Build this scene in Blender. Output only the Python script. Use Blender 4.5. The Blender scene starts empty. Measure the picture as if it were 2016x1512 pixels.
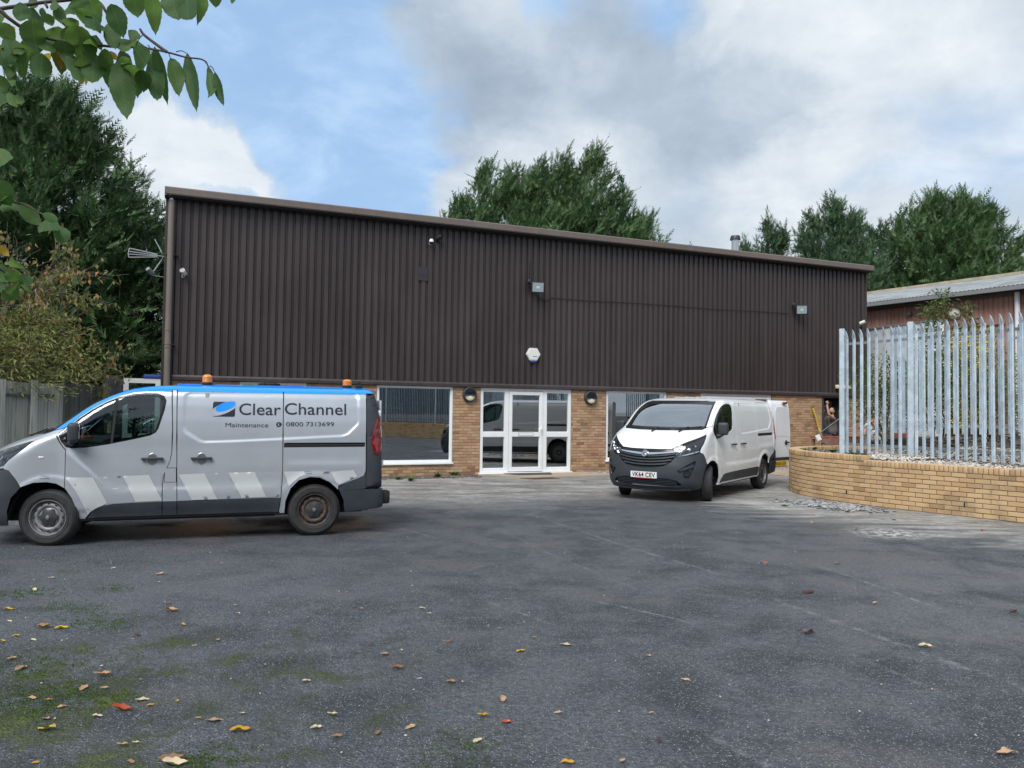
import bpy, bmesh, math, random
import numpy as np
from mathutils import Vector, Matrix, Euler
from mathutils.geometry import delaunay_2d_cdt
random.seed(7)
R = math.radians
scene = bpy.context.scene
COL = scene.collection

# ------------------------------------------------------------------ camera
CAM_H = 1.70
PITCH = math.atan(.033)
ROLL = .0135
FPX = 1514.0
cam_data = bpy.data.cameras.new('camera')
cam_data.sensor_width = 36.0
cam_data.lens = FPX / 2016 * 36.0
cam_data.clip_start = .05
cam_data.clip_end = 3000
cam = bpy.data.objects.new('camera', cam_data)
COL.objects.link(cam)
_f = Vector((0, math.cos(PITCH), math.sin(PITCH)))
_r0 = Vector((1, 0, 0))
_u0 = _r0.cross(_f)
_r = _r0 * math.cos(ROLL) + _u0 * math.sin(ROLL)
_u = _u0 * math.cos(ROLL) - _r0 * math.sin(ROLL)
m = Matrix((( _r.x, _u.x, -_f.x, 0), (_r.y, _u.y, -_f.y, 0), (_r.z, _u.z, -_f.z, CAM_H), (0, 0, 0, 1)))
cam.matrix_world = m
scene.camera = cam

def ray(px, py):
    return _f + _r * ((px - 1008) / FPX) - _u * ((py - 756) / FPX)
def at(px, py, d):
    """point seen at photo pixel (px,py) at world Y = d"""
    v = ray(px, py)
    return Vector((0, 0, CAM_H)) + v * (d / v.y)
def ground_at(px, py, z=0.0):
    v = ray(px, py)
    return Vector((0, 0, CAM_H)) + v * ((z - CAM_H) / v.z)
def project(p):
    v = Vector(p) - Vector((0, 0, CAM_H))
    w = v.dot(_f)
    if w < .01: return (-9999, -9999, w)
    return (1008 + FPX * v.dot(_r) / w, 756 - FPX * v.dot(_u) / w, w)

# ------------------------------------------------------------------ exposure
scene.view_settings.view_transform = 'Standard'
scene.view_settings.look = 'None'
scene.view_settings.exposure = 1.12
scene.view_settings.gamma = 1.0
scene.view_settings.use_curve_mapping = False

# ------------------------------------------------------------------ node helper
class NT:
    def __init__(self, tree):
        self.t = tree; self.n = tree.nodes; self.l = tree.links
    def new(self, kind, **kw):
        nd = self.n.new(kind)
        for k, v in kw.items():
            if k.startswith('i_'):
                nd.inputs[k[2:].replace('_', ' ')].default_value = v
            else:
                setattr(nd, k, v)
        return nd
    def link(self, a, b): self.l.new(a, b)
    def val(self, sock, v):
        if isinstance(v, (int, float)): sock.default_value = v
        elif isinstance(v, (tuple, list)): sock.default_value = v
        else: self.l.new(v, sock)
    def math(self, op, a, b=0.0, c=None, clamp=False):
        nd = self.n.new('ShaderNodeMath'); nd.operation = op; nd.use_clamp = clamp
        self.val(nd.inputs[0], a); self.val(nd.inputs[1], b)
        if c is not None: self.val(nd.inputs[2], c)
        return nd.outputs[0]
    def vmath(self, op, a, b=(0, 0, 0)):
        nd = self.n.new('ShaderNodeVectorMath'); nd.operation = op
        self.val(nd.inputs[0], a); self.val(nd.inputs[1], b)
        return nd
    def maprange(self, v, a, b, c=0.0, d=1.0, smooth=True):
        nd = self.n.new('ShaderNodeMapRange')
        nd.interpolation_type = 'SMOOTHSTEP' if smooth else 'LINEAR'
        self.val(nd.inputs[0], v); nd.inputs[1].default_value = a; nd.inputs[2].default_value = b
        nd.inputs[3].default_value = c; nd.inputs[4].default_value = d
        return nd.outputs[0]
    def mix(self, f, a, b, blend='MIX'):
        nd = self.n.new('ShaderNodeMix'); nd.data_type = 'RGBA'; nd.blend_type = blend
        self.val(nd.inputs[0], f)
        self.val(nd.inputs[6], a if not (isinstance(a, tuple) and len(a) == 3) else (*a, 1))
        self.val(nd.inputs[7], b if not (isinstance(b, tuple) and len(b) == 3) else (*b, 1))
        return nd.outputs[2]
    def noise(self, vec, scale, detail=4, rough=.55, dist=0.0, dim='3D'):
        nd = self.n.new('ShaderNodeTexNoise'); nd.noise_dimensions = dim
        if vec is not None: self.l.new(vec, nd.inputs['Vector'])
        nd.inputs['Scale'].default_value = scale; nd.inputs['Detail'].default_value = detail
        nd.inputs['Roughness'].default_value = rough; nd.inputs['Distortion'].default_value = dist
        return nd.outputs[0], nd.outputs[1]
    def ramp(self, f, stops):
        nd = self.n.new('ShaderNodeValToRGB'); self.val(nd.inputs[0], f)
        e = nd.color_ramp.elements
        while len(e) < len(stops): e.new(.5)
        for el, (p, c) in zip(e, stops):
            el.position = p; el.color = (*c, 1) if len(c) == 3 else c
        return nd.outputs[0]

# ------------------------------------------------------------------ world: sky with cloud
SUN_ELEV, SUN_AZ = R(50), R(-158)     # azimuth measured from +Y (camera forward) towards +X
world = bpy.data.worlds.new('World'); scene.world = world; world.use_nodes = True
W_ = NT(world.node_tree); W_.n.clear()
sky = W_.new('ShaderNodeTexSky'); sky.sky_type = 'NISHITA'; sky.sun_disc = False
sky.sun_elevation = SUN_ELEV; sky.sun_rotation = SUN_AZ
sky.air_density = 1.0; sky.dust_density = 1.2; sky.ozone_density = 1.2
tc = W_.new('ShaderNodeTexCoord')
dirv = W_.vmath('NORMALIZE', tc.outputs['Generated']).outputs[0]
sep = W_.new('ShaderNodeSeparateXYZ'); W_.link(dirv, sep.inputs[0])
den = W_.math('ADD', W_.math('MAXIMUM', sep.outputs[2], 0.0), .28)
comb = W_.new('ShaderNodeCombineXYZ')
W_.link(W_.math('DIVIDE', sep.outputs[0], den), comb.inputs[0])
W_.link(W_.math('DIVIDE', sep.outputs[1], den), comb.inputs[1])
plane = comb.outputs[0]
n1, _ = W_.noise(plane, 1.1, 5, .5, .2)
n2, n2c = W_.noise(plane, 4.0, 6, .6, .3)
n3, _ = W_.noise(dirv, 9.0, 7, .62, .4)
# a little turbulence on the direction so that cloud edges billow
warp = W_.vmath('SCALE', W_.vmath('SUBTRACT', n2c, (.5, .5, .5)).outputs[0]); warp.inputs['Scale'].default_value = .12
warp3n = W_.n.new('ShaderNodeTexNoise'); W_.link(dirv, warp3n.inputs['Vector'])
warp3n.inputs['Scale'].default_value = 11; warp3n.inputs['Detail'].default_value = 9; warp3n.inputs['Roughness'].default_value = .62
warp3 = W_.vmath('SCALE', W_.vmath('SUBTRACT', warp3n.outputs[1], (.5, .5, .5)).outputs[0]); warp3.inputs['Scale'].default_value = .10
dw = W_.vmath('ADD', W_.vmath('ADD', dirv, warp.outputs[0]).outputs[0], warp3.outputs[0]).outputs[0]
dfine = W_.vmath('ADD', dirv, warp3.outputs[0]).outputs[0]
def blob(px, py, rad, src=None, edge=0.0):
    c = ray(px, py).normalized()
    ds = W_.vmath('DISTANCE', src or dw, tuple(c)).outputs['Value']
    return W_.maprange(ds, rad, rad * edge, 0, 1)
def add_all(lst):
    o = lst[0]
    for x in lst[1:]: o = W_.math('ADD', o, x)
    return o
CLEAR = [(540, 90, .21), (610, 180, .20), (690, 270, .19), (600, 330, .16), (430, 60, .20), (780, 320, .10), (1290, 0, .09), (1090, -20, .07)]
clear = W_.math('MINIMUM', add_all([blob(*b, edge=0) for b in CLEAR]), 1.15)
base_cov = W_.maprange(n1, .30, .50, .35, 1.0)
cover = W_.math('SUBTRACT', W_.math('ADD', base_cov, W_.math('MULTIPLY', n2, .28)), W_.math('MULTIPLY', clear, 1.05), clamp=True)
cover = W_.maprange(cover, .0, .95, 0, 1)
# near bank of cumulus, low on the left
CUM = [(330, 250, .062), (400, 290, .058), (455, 335, .05), (350, 350, .07), (500, 370, .04), (250, 330, .08)]
cum = W_.math('MINIMUM', add_all([blob(*b, src=dfine, edge=.25) for b in CUM]), 1.0)
cover = W_.math('MAXIMUM', cover, cum)
DARK = [(850, 130, .13), (700, 60, .12), (960, 220, .10), (1230, 150, .12), (1330, 230, .11), (1180, 60, .09), (1440, 200, .09), (1560, 190, .07)]
dark = W_.math('MINIMUM', add_all([blob(*b, edge=.1) for b in DARK]), 1.0)
LITE = [(1150, 130, .05), (1500, 80, .13), (1750, 120, .22), (1000, 300, .08), (1600, 330, .18), (1900, 300, .16), (1180, 330, .10)]
lite = W_.math('MINIMUM', add_all([blob(*b, edge=.1) for b in LITE]), 1.0)
shade = W_.math('ADD', W_.math('MULTIPLY', W_.math('SUBTRACT', n3, .5), .55), W_.math('MULTIPLY', W_.math('SUBTRACT', n2, .5), .7))
bright = W_.math('ADD', .52, shade)
bright = W_.math('SUBTRACT', bright, W_.math('MULTIPLY', dark, .30))
bright = W_.math('ADD', bright, W_.math('MULTIPLY', lite, .22))
bright = W_.math('ADD', bright, W_.math('MULTIPLY', cum, .28), clamp=True)
ccol = W_.ramp(bright, [(0.0, (3.1, 3.8, 4.8)), (.30, (4.2, 5.0, 6.0)), (.62, (5.7, 6.4, 7.1)), (1.0, (8.2, 8.6, 9.0))])
skyc = W_.mix(1.0, sky.outputs[0], (1.0, 1.0, 1.0), 'MULTIPLY')
skyc = W_.mix(.7, skyc, (3.5, 5.6, 8.7))
veil = W_.maprange(n2, .38, .72, .08, .62)
skyc = W_.mix(veil, skyc, (5.6, 7.4, 9.4))
mixed = W_.mix(cover, skyc, ccol)
bg = W_.new('ShaderNodeBackground'); W_.link(mixed, bg.inputs[0]); bg.inputs[1].default_value = .053
wo = W_.new('ShaderNodeOutputWorld'); W_.link(bg.outputs[0], wo.inputs[0])

# ------------------------------------------------------------------ sun (hazy, behind thin cloud)
sd = bpy.data.lights.new('sun', 'SUN'); sd.energy = 1.75; sd.angle = R(35); sd.color = (1, .975, .94)
sun = bpy.data.objects.new('sun', sd); COL.objects.link(sun)
sv = Vector((math.sin(SUN_AZ) * math.cos(SUN_ELEV), math.cos(SUN_AZ) * math.cos(SUN_ELEV), math.sin(SUN_ELEV)))
sun.rotation_euler = (-sv).to_track_quat('-Z', 'Y').to_euler()
sun.location = (0, 0, 30)

# ------------------------------------------------------------------ materials
MATS = {}
def mat(name, col, rough=.6, metal=0.0, var=0.0, vscale=3.0, bump=0.0, bscale=60.0, spec=.5, coat=0.0, island=0.0, col2=None, trans=0.0, stretch=None, sheen=0.0):
    if name in MATS: return MATS[name]
    mt = bpy.data.materials.new(name); mt.use_nodes = True
    N = NT(mt.node_tree); b = N.n['Principled BSDF']
    b.inputs['Roughness'].default_value = rough; b.inputs['Metallic'].default_value = metal
    b.inputs['Specular IOR Level'].default_value = spec
    b.inputs['Coat Weight'].default_value = coat; b.inputs['Coat Roughness'].default_value = .05
    c = (*col, 1)
    out = None
    tcn = N.new('ShaderNodeTexCoord'); vec = tcn.outputs['Object']
    if stretch:
        mp = N.new('ShaderNodeMapping'); N.link(vec, mp.inputs[0]); mp.inputs['Scale'].default_value = stretch; vec = mp.outputs[0]
    if var or col2:
        f, _ = N.noise(vec, vscale, 6, .6)
        f = N.maprange(f, .3, .7, 0, 1)
        c2 = col2 or tuple(x * (1 - var) for x in col)
        out = N.mix(f, (*col, 1), (*c2, 1))
        if var and not col2:
            out = N.mix(f, tuple(min(1, x * (1 + var)) for x in col), c2)
    if island:
        g = N.new('ShaderNodeNewGeometry'); oi = N.new('ShaderNodeObjectInfo')
        rnd = N.math('FRACT', N.math('ADD', g.outputs['Random Per Island'], oi.outputs['Random']))
        hsv = N.new('ShaderNodeHueSaturation')
        N.val(hsv.inputs['Color'], out if out is not None else c)
        N.link(N.maprange(rnd, 0, 1, 1 - island, 1 + island, False), hsv.inputs['Value'])
        r2 = N.math('FRACT', N.math('MULTIPLY', rnd, 7.31))
        N.link(N.maprange(r2, 0, 1, .5 - island * .06, .5 + island * .05, False), hsv.inputs['Hue'])
        N.link(N.maprange(r2, 0, 1, 1 - island * .5, 1 + island * .4, False), hsv.inputs['Saturation'])
        out = hsv.outputs[0]
    if out is not None: N.link(out, b.inputs['Base Color'])
    else: b.inputs['Base Color'].default_value = c
    if bump:
        f, _ = N.noise(vec, bscale, 5, .6)
        bp = N.new('ShaderNodeBump'); bp.inputs['Strength'].default_value = min(1, bump); bp.inputs['Distance'].default_value = .01
        N.link(f, bp.inputs['Height']); N.link(bp.outputs[0], b.inputs['Normal'])
    if trans:
        tr = N.new('ShaderNodeBsdfTranslucent'); N.val(tr.inputs[0], out if out is not None else c)
        ms = N.new('ShaderNodeMixShader'); ms.inputs[0].default_value = trans
        N.link(b.outputs[0], ms.inputs[1]); N.link(tr.outputs[0], ms.inputs[2])
        N.link(ms.outputs[0], N.n['Material Output'].inputs[0])
    MATS[name] = mt
    return mt

def glass(name, tint=(.6, .7, .68), boost=0.0, rough=0.0):
    if name in MATS: return MATS[name]
    mt = bpy.data.materials.new(name); mt.use_nodes = True
    N = NT(mt.node_tree); N.n.clear()
    t = N.new('ShaderNodeBsdfTransparent'); t.inputs[0].default_value = (*tint, 1)
    g = N.new('ShaderNodeBsdfGlossy'); g.inputs['Roughness'].default_value = rough; g.inputs[0].default_value = (.93, .97, 1, 1)
    lw = N.new('ShaderNodeLayerWeight'); lw.inputs[0].default_value = .5
    fac = N.math('ADD', N.math('MULTIPLY', N.math('POWER', lw.outputs['Facing'], 4.0), .9), .045 + boost, clamp=True)
    ms = N.new('ShaderNodeMixShader'); N.link(fac, ms.inputs[0]); N.link(t.outputs[0], ms.inputs[1]); N.link(g.outputs[0], ms.inputs[2])
    o = N.new('ShaderNodeOutputMaterial'); N.link(ms.outputs[0], o.inputs[0])
    MATS[name] = mt
    return mt

# ------------------------------------------------------------------ object helpers
def tag(o, label=None, cat=None, group=None, kind=None):
    if label: o['label'] = label
    if cat: o['category'] = cat
    if group: o['group'] = group
    if kind: o['kind'] = kind
    return o
def thing(name, label, cat, loc=(0, 0, 0), rz=0, group=None, rot=None):
    o = bpy.data.objects.new(name, None); COL.objects.link(o)
    o.empty_display_size = .1
    o.location = loc; o.rotation_euler = rot or (0, 0, rz)
    tag(o, label, cat, group); return o
def link_obj(name, me, parent=None, loc=None, rot=None, scale=None):
    o = bpy.data.objects.new(name, me); COL.objects.link(o)
    if parent is not None: o.parent = parent
    if loc is not None: o.location = loc
    if rot is not None: o.rotation_euler = rot
    if scale is not None: o.scale = scale
    return o
def mesh_np(name, V, F, mt, smooth=False):
    """V (n,3) array, F (m,3) or (m,4) int array"""
    V = np.asarray(V, np.float32); F = np.asarray(F, np.int32)
    me = bpy.data.meshes.new(name)
    me.vertices.add(len(V)); me.vertices.foreach_set('co', V.ravel())
    k = F.shape[1]
    me.loops.add(F.size); me.loops.foreach_set('vertex_index', F.ravel())
    me.polygons.add(len(F)); me.polygons.foreach_set('loop_start', np.arange(0, F.size, k, dtype=np.int32))
    me.polygons.foreach_set('use_smooth', np.full(len(F), smooth))
    me.update(calc_edges=True); me.validate()
    if mt: me.materials.append(mt)
    return me
class MB:
    """collects shapes for ONE mesh"""
    def __init__(self): self.v = []; self.f = []; self.s = []
    def add(self, vs, fs, smooth=False):
        b = len(self.v); self.v += [tuple(x) for x in vs]
        self.f += [tuple(i + b for i in f) for f in fs]; self.s += [smooth] * len(fs); return self
    def box(self, c, d, rot=None, bev=0.0):
        cx, cy, cz = c; dx, dy, dz = d[0] / 2, d[1] / 2, d[2] / 2
        if bev > 0:
            bm = bmesh.new(); bmesh.ops.create_cube(bm, size=1)
            for v in bm.verts: v.co = Vector((v.co.x * dx * 2, v.co.y * dy * 2, v.co.z * dz * 2))
            bmesh.ops.bevel(bm, geom=bm.edges[:], offset=bev, segments=2, affect='EDGES', profile=.5)
            vs = [v.co.copy() for v in bm.verts]; fs = [[v.index for v in f.verts] for f in bm.faces]; bm.free()
            if rot is not None: vs = [rot @ v for v in vs]
            return self.add([v + Vector(c) for v in vs], fs, True)
        vs = [Vector((x * dx, y * dy, z * dz)) for x in (-1, 1) for y in (-1, 1) for z in (-1, 1)]
        if rot is not None: vs = [rot @ v for v in vs]
        vs = [v + Vector(c) for v in vs]
        return self.add(vs, [(0, 1, 3, 2), (4, 6, 7, 5), (0, 4, 5, 1), (2, 3, 7, 6), (0, 2, 6, 4), (1, 5, 7, 3)])
    def bounds(self, x0, x1, y0, y1, z0, z1, bev=0.0):
        return self.box(((x0 + x1) / 2, (y0 + y1) / 2, (z0 + z1) / 2), (abs(x1 - x0), abs(y1 - y0), abs(z1 - z0)), bev=bev)
    def tube(self, pts, rad, n=8, cap=True, smooth=True):
        pts = [Vector(p) for p in pts]
        rads = rad if isinstance(rad, (list, tuple)) else [rad] * len(pts)
        vs = []; fs = []; up = None
        for i, p in enumerate(pts):
            t = (pts[min(i + 1, len(pts) - 1)] - pts[max(i - 1, 0)]).normalized()
            if up is None:
                a = Vector((0, 0, 1)) if abs(t.z) < .9 else Vector((1, 0, 0))
                up = (a - t * a.dot(t)).normalized()
            else:
                up = (up - t * up.dot(t))
                up = up.normalized() if up.length > 1e-6 else t.orthogonal().normalized()
            sd_ = t.cross(up)
            for k in range(n):
                an = 2 * math.pi * k / n
                vs.append(p + (up * math.cos(an) + sd_ * math.sin(an)) * rads[i])
        for i in range(len(pts) - 1):
            for k in range(n):
                a = i * n + k; b = i * n + (k + 1) % n
                fs.append((a, b, b + n, a + n))
        if cap:
            fs.append(tuple(range(n - 1, -1, -1))); fs.append(tuple((len(pts) - 1) * n + k for k in range(n)))
        return self.add(vs, fs, smooth)
    def lathe(self, prof, n=24, c=(0, 0, 0), axis='z', smooth=True, mat4=None):
        vs = []; fs = []
        for (r, h) in prof:
            for k in range(n):
                a = 2 * math.pi * k / n
                if axis == 'z': v = Vector((r * math.cos(a), r * math.sin(a), h))
                elif axis == 'y': v = Vector((r * math.cos(a), h, r * math.sin(a)))
                else: v = Vector((h, r * math.cos(a), r * math.sin(a)))
                if mat4 is not None: v = mat4 @ v
                vs.append(v + Vector(c))
        for i in range(len(prof) - 1):
            for k in range(n):
                a = i * n + k; b = i * n + (k + 1) % n
                fs.append((a, b, b + n, a + n))
        return self.add(vs, fs, smooth)
    def prism(self, poly, z0, z1, plane='xy'):
        n = len(poly)
        def P(a, b, z):
            return (a, b, z) if plane == 'xy' else ((a, z, b) if plane == 'xz' else (z, a, b))
        vs = [P(a, b, z0) for a, b in poly] + [P(a, b, z1) for a, b in poly]
        fs = [tuple(range(n - 1, -1, -1)), tuple(range(n, 2 * n))] + [(i, (i + 1) % n, (i + 1) % n + n, i + n) for i in range(n)]
        return self.add(vs, fs)
    def mesh(self, name, mt):
        me = bpy.data.meshes.new(name); me.from_pydata(self.v, [], self.f)
        me.polygons.foreach_set('use_smooth', self.s)
        if mt: me.materials.append(mt)
        me.update(); fix_normals(me); return me
    def build(self, name, mt, parent=None, loc=None, rot=None, sharp=None):
        me = self.mesh(name, mt)
        if sharp is None and any(self.s): sharp = 40
        if sharp: set_sharp(me, sharp)
        return link_obj(name, me, parent, loc, rot)
def fix_normals(me):
    bm = bmesh.new(); bm.from_mesh(me); bmesh.ops.recalc_face_normals(bm, faces=bm.faces[:]); bm.to_mesh(me); bm.free()
def set_sharp(me, deg):
    bm = bmesh.new(); bm.from_mesh(me); a = R(deg)
    for e in bm.edges:
        if len(e.link_faces) == 2 and e.calc_face_angle(0) > a: e.smooth = False
    bm.to_mesh(me); bm.free()
M = {}
def mm(key, name, *a, **k): M[key] = mat(name, *a, **k)
mm('white_paint', 'white vehicle paint', (.78, .80, .82), .28, var=.03, vscale=2.5, coat=.6, spec=.5)
mm('silver_paint', 'silver vehicle paint', (.49, .525, .58), .27, metal=.40, var=.04, vscale=2.0, coat=.5, bump=.02, bscale=900)
mm('blue_film', 'blue livery film', (.0, .27, .88), .28, coat=.4)
mm('van_plastic', 'grained grey plastic', (.035, .042, .052), .55, var=.12, vscale=6, bump=.06, bscale=500)
mm('matt_black', 'matt black', (.012, .013, .014), .75)
mm('matt_black_gloss', 'black gloss trim', (.012, .013, .015), .22)
mm('dark_lining', 'dark lining', (.01, .01, .012), .8)
mm('dark_metal', 'dark metal', (.06, .06, .065), .45, metal=.6)
mm('rubber', 'tyre rubber', (.028, .028, .030), .78, var=.25, vscale=9, bump=.1, bscale=220)
mm('steel_rim', 'silver steel rim', (.22, .22, .23), .5, metal=.35, var=.25, vscale=14)
mm('rusty_rim', 'brake dusted rim', (.085, .066, .055), .7, metal=.2, var=.3, vscale=20)
mm('hub_black', 'hub cap plastic', (.03, .033, .038), .55, var=.2, vscale=25)
mm('dull_chrome', 'dull chrome', (.45, .46, .48), .3, metal=.9)
mm('chrome', 'chrome', (.75, .77, .8), .12, metal=1.0)
mm('mirror', 'mirror', (.8, .85, .88), .02, metal=1.0)
mm('red_lens', 'red lens', (.20, .005, .010), .12, coat=.8)
mm('lens_clear', 'clear lens', (.72, .74, .76), .15, coat=.6)
mm('plate_white', 'white reflective plate', (.78, .79, .80), .35)
mm('plate_yellow', 'yellow reflective plate', (.75, .50, .04), .35)
mm('ink', 'black ink', (.012, .012, .014), .45)
mm('navy_ink', 'dark vinyl lettering', (.018, .020, .034), .35)
mm('red_plastic', 'red plastic', (.5, .05, .04), .4)
mm('cabin_grey', 'cabin grey plastic', (.06, .065, .07), .6)
mm('cabin_light', 'pale cabin trim', (.38, .42, .40), .7)
mm('seat_cloth', 'dark seat cloth', (.035, .037, .042), .85, bump=.1, bscale=300)
M['screen_glass'] = glass('windscreen glass', (.45, .58, .60), boost=.42)
M['car_glass'] = glass('side window glass', (.42, .55, .52), boost=.05)
M['lens_glass'] = glass('headlight glass', (.9, .92, .94), boost=.02)
# building
def brick_mat(name, base, dark, bump=.5):
    mt = bpy.data.materials.new(name); mt.use_nodes = True; N = NT(mt.node_tree); b = N.n['Principled BSDF']
    tcn = N.new('ShaderNodeNewGeometry'); oi = N.new('ShaderNodeObjectInfo')
    rnd = N.math('FRACT', N.math('ADD', tcn.outputs['Random Per Island'], oi.outputs['Random']))
    r2 = N.math('FRACT', N.math('MULTIPLY', rnd, 17.7)); r3 = N.math('FRACT', N.math('MULTIPLY', rnd, 5.13))
    pos = tcn.outputs['Position']
    f, _ = N.noise(pos, 26, 6, .65); f2, _ = N.noise(pos, 2.2, 4, .6); f3, _ = N.noise(pos, 140, 3, .6)
    col = N.mix(N.maprange(N.math('ADD', N.math('MULTIPLY', rnd, .75), N.math('MULTIPLY', f, .4)), .25, 1.05), (*base, 1), (*dark, 1))
    col = N.mix(N.maprange(r2, .86, .98), col, tuple(x * .72 for x in dark))
    col = N.mix(N.math('MULTIPLY', N.maprange(r3, .5, 1), .3), col, (base[0] * 1.12, base[1] * .95, base[2] * .8))
    col = N.mix(N.math('MULTIPLY', N.maprange(f2, .50, .72), .4), col, (.12, .10, .085))
    col = N.mix(N.math('MULTIPLY', N.maprange(f3, .64, .74), .35), col, (.06, .045, .04))
    N.link(col, b.inputs['Base Color']); b.inputs['Roughness'].default_value = .88
    bp = N.new('ShaderNodeBump'); bp.inputs['Strength'].default_value = bump; bp.inputs['Distance'].default_value = .006
    N.link(N.math('ADD', f, N.math('MULTIPLY', f3, .6)), bp.inputs['Height']); N.link(bp.outputs[0], b.inputs['Normal'])
    return mt
M['brick'] = brick_mat('buff brown brick', (.45, .295, .175), (.31, .175, .10))
M['brick_yellow'] = brick_mat('yellow buff brick', (.55, .385, .21), (.45, .29, .15))
mm('mortar', 'mortar', (.24, .205, .175), .95, var=.2, vscale=8, bump=.3, bscale=120)
mm('mortar_dark', 'weathered mortar', (.19, .15, .11), .95, var=.25, vscale=8, bump=.3, bscale=120)
def clad_mat(name, col, col2, rough=.38):
    mt = bpy.data.materials.new(name); mt.use_nodes = True; N = NT(mt.node_tree); b = N.n['Principled BSDF']
    g = N.new('ShaderNodeNewGeometry'); pos = g.outputs['Position']; oi = N.new('ShaderNodeObjectInfo')
    mp = N.new('ShaderNodeMapping'); N.link(pos, mp.inputs[0]); mp.inputs['Scale'].default_value = (6, 6, .35)
    f, _ = N.noise(mp.outputs[0], 1.0, 6, .65); f2, _ = N.noise(pos, .6, 4, .5); f3, _ = N.noise(pos, 40, 4, .6)
    c = N.mix(N.maprange(f, .3, .75), (*col, 1), (*col2, 1))
    c = N.mix(N.math('MULTIPLY', N.maprange(f2, .45, .7), .35), c, tuple(x * 1.35 for x in col2))
    hsv = N.new('ShaderNodeHueSaturation'); N.link(c, hsv.inputs['Color']); N.link(N.maprange(oi.outputs['Random'], 0, 1, .93, 1.07, False), hsv.inputs['Value'])
    N.link(hsv.outputs[0], b.inputs['Base Color']); N.link(N.maprange(N.math('ADD', N.math('MULTIPLY', f, .6), N.math('MULTIPLY', f3, .4)), .3, .7, rough - .06, rough + .12), b.inputs['Roughness'])
    bp = N.new('ShaderNodeBump'); bp.inputs['Strength'].default_value = .05; N.link(f2, bp.inputs['Height']); N.link(bp.outputs[0], b.inputs['Normal'])
    return mt
M['clad'] = clad_mat('brown coated steel', (.038, .029, .029), (.053, .042, .042))
M['fascia'] = clad_mat('brown fascia steel', (.13, .105, .095), (.15, .12, .105), .5)
M['clad_red'] = clad_mat('faded red brown steel', (.30, .155, .12), (.42, .24, .19), .7)
mm('upvc', 'white upvc', (.78, .80, .82), .35, var=.03, vscale=5)
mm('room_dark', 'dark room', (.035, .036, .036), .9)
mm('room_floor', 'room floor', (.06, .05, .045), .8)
mm('room_box', 'beige counter', (.30, .27, .20), .8)
M['win_glass'] = glass('building window glass', (.45, .5, .5), boost=.36)
mm('grey_door', 'dark grey door', (.045, .048, .052), .6)
mm('grey_panel', 'grey panel', (.20, .21, .225), .6)
mm('pipe', 'brown grey downpipe', (.17, .145, .125), .55, var=.15, vscale=3, stretch=(1, 1, .3))
mm('lamp_glass', 'cream diffuser', (.62, .58, .42), .4)
mm('alarm', 'alarm box white', (.72, .72, .66), .45)
mm('alarm_blue', 'blue print', (.06, .12, .5), .5)
mm('flood_face', 'floodlight glass', (.28, .34, .38), .12, coat=.5)
mm('stainless', 'stainless flue', (.55, .55, .56), .22, metal=.9)
mm('patch', 'brown patch sheet', (.036, .030, .034), .42, var=.1, vscale=10)
mm('mat_black_rubber', 'rubber mat', (.045, .045, .045), .85, bump=.4, bscale=200)
# outdoors
def galv(name, base=(.47, .56, .63), rough=.5):
    mt = bpy.data.materials.new(name); mt.use_nodes = True; N = NT(mt.node_tree); b = N.n['Principled BSDF']
    g = N.new('ShaderNodeNewGeometry'); oi = N.new('ShaderNodeObjectInfo'); pos = g.outputs['Position']
    v = N.new('ShaderNodeTexVoronoi'); v.inputs['Scale'].default_value = 30; N.link(pos, v.inputs['Vector'])
    f, _ = N.noise(pos, 5, 5, .65); f2, _ = N.noise(pos, 70, 4, .6)
    c = N.mix(N.maprange(f, .35, .7), tuple(x * .82 for x in base), tuple(min(1, x * 1.12) for x in base))
    c = N.mix(N.math('MULTIPLY', N.maprange(f2, .56, .68), .5), c, tuple(min(1, x * 1.45) for x in base))
    hsv = N.new('ShaderNodeHueSaturation'); N.link(c, hsv.inputs['Color']); N.link(N.maprange(oi.outputs['Random'], 0, 1, .85, 1.12, False), hsv.inputs['Value'])
    N.link(hsv.outputs[0], b.inputs['Base Color']); b.inputs['Metallic'].default_value = .25
    N.link(N.maprange(v.outputs['Distance'], 0, .6, rough - .1, rough + .12), b.inputs['Roughness'])
    return mt
M['galv'] = galv('galvanised steel')
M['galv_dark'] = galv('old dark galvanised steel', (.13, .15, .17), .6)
M['galv_rail'] = galv('galvanised rail', (.22, .245, .27), .55)
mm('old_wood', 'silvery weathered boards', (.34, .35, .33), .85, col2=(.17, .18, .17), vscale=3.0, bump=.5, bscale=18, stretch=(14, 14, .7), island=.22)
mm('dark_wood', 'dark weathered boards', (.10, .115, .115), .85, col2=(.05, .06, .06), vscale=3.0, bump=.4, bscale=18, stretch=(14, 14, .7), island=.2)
mm('pebble', 'pale pebbles', (.46, .42, .37), .85, var=.15, vscale=3, island=.38, bump=.2, bscale=60)
mm('dark_stone', 'dark rubble', (.12, .10, .085), .9, island=.4, bump=.4, bscale=60)
mm('slate', 'grey stone chips', (.27, .27, .275), .85, island=.35, bump=.3, bscale=60)
mm('soil', 'dark soil', (.07, .06, .05), .95, var=.4, vscale=6, bump=.8, bscale=40)
mm('yellow', 'yellow paint', (.70, .50, .03), .45, var=.05, vscale=10)
mm('yellow_door', 'yellow roller door', (.80, .58, .02), .5, var=.08, vscale=3)
mm('cone', 'red cone plastic', (.62, .06, .04), .45)
mm('board', 'brown timber', (.22, .13, .10), .75, var=.3, vscale=6, bump=.3, bscale=30)
mm('red_board', 'red brown stain', (.28, .07, .05), .6, var=.3, vscale=8)
mm('white_lorry', 'white lorry side', (.74, .75, .76), .45, var=.04, vscale=1.5)
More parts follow.
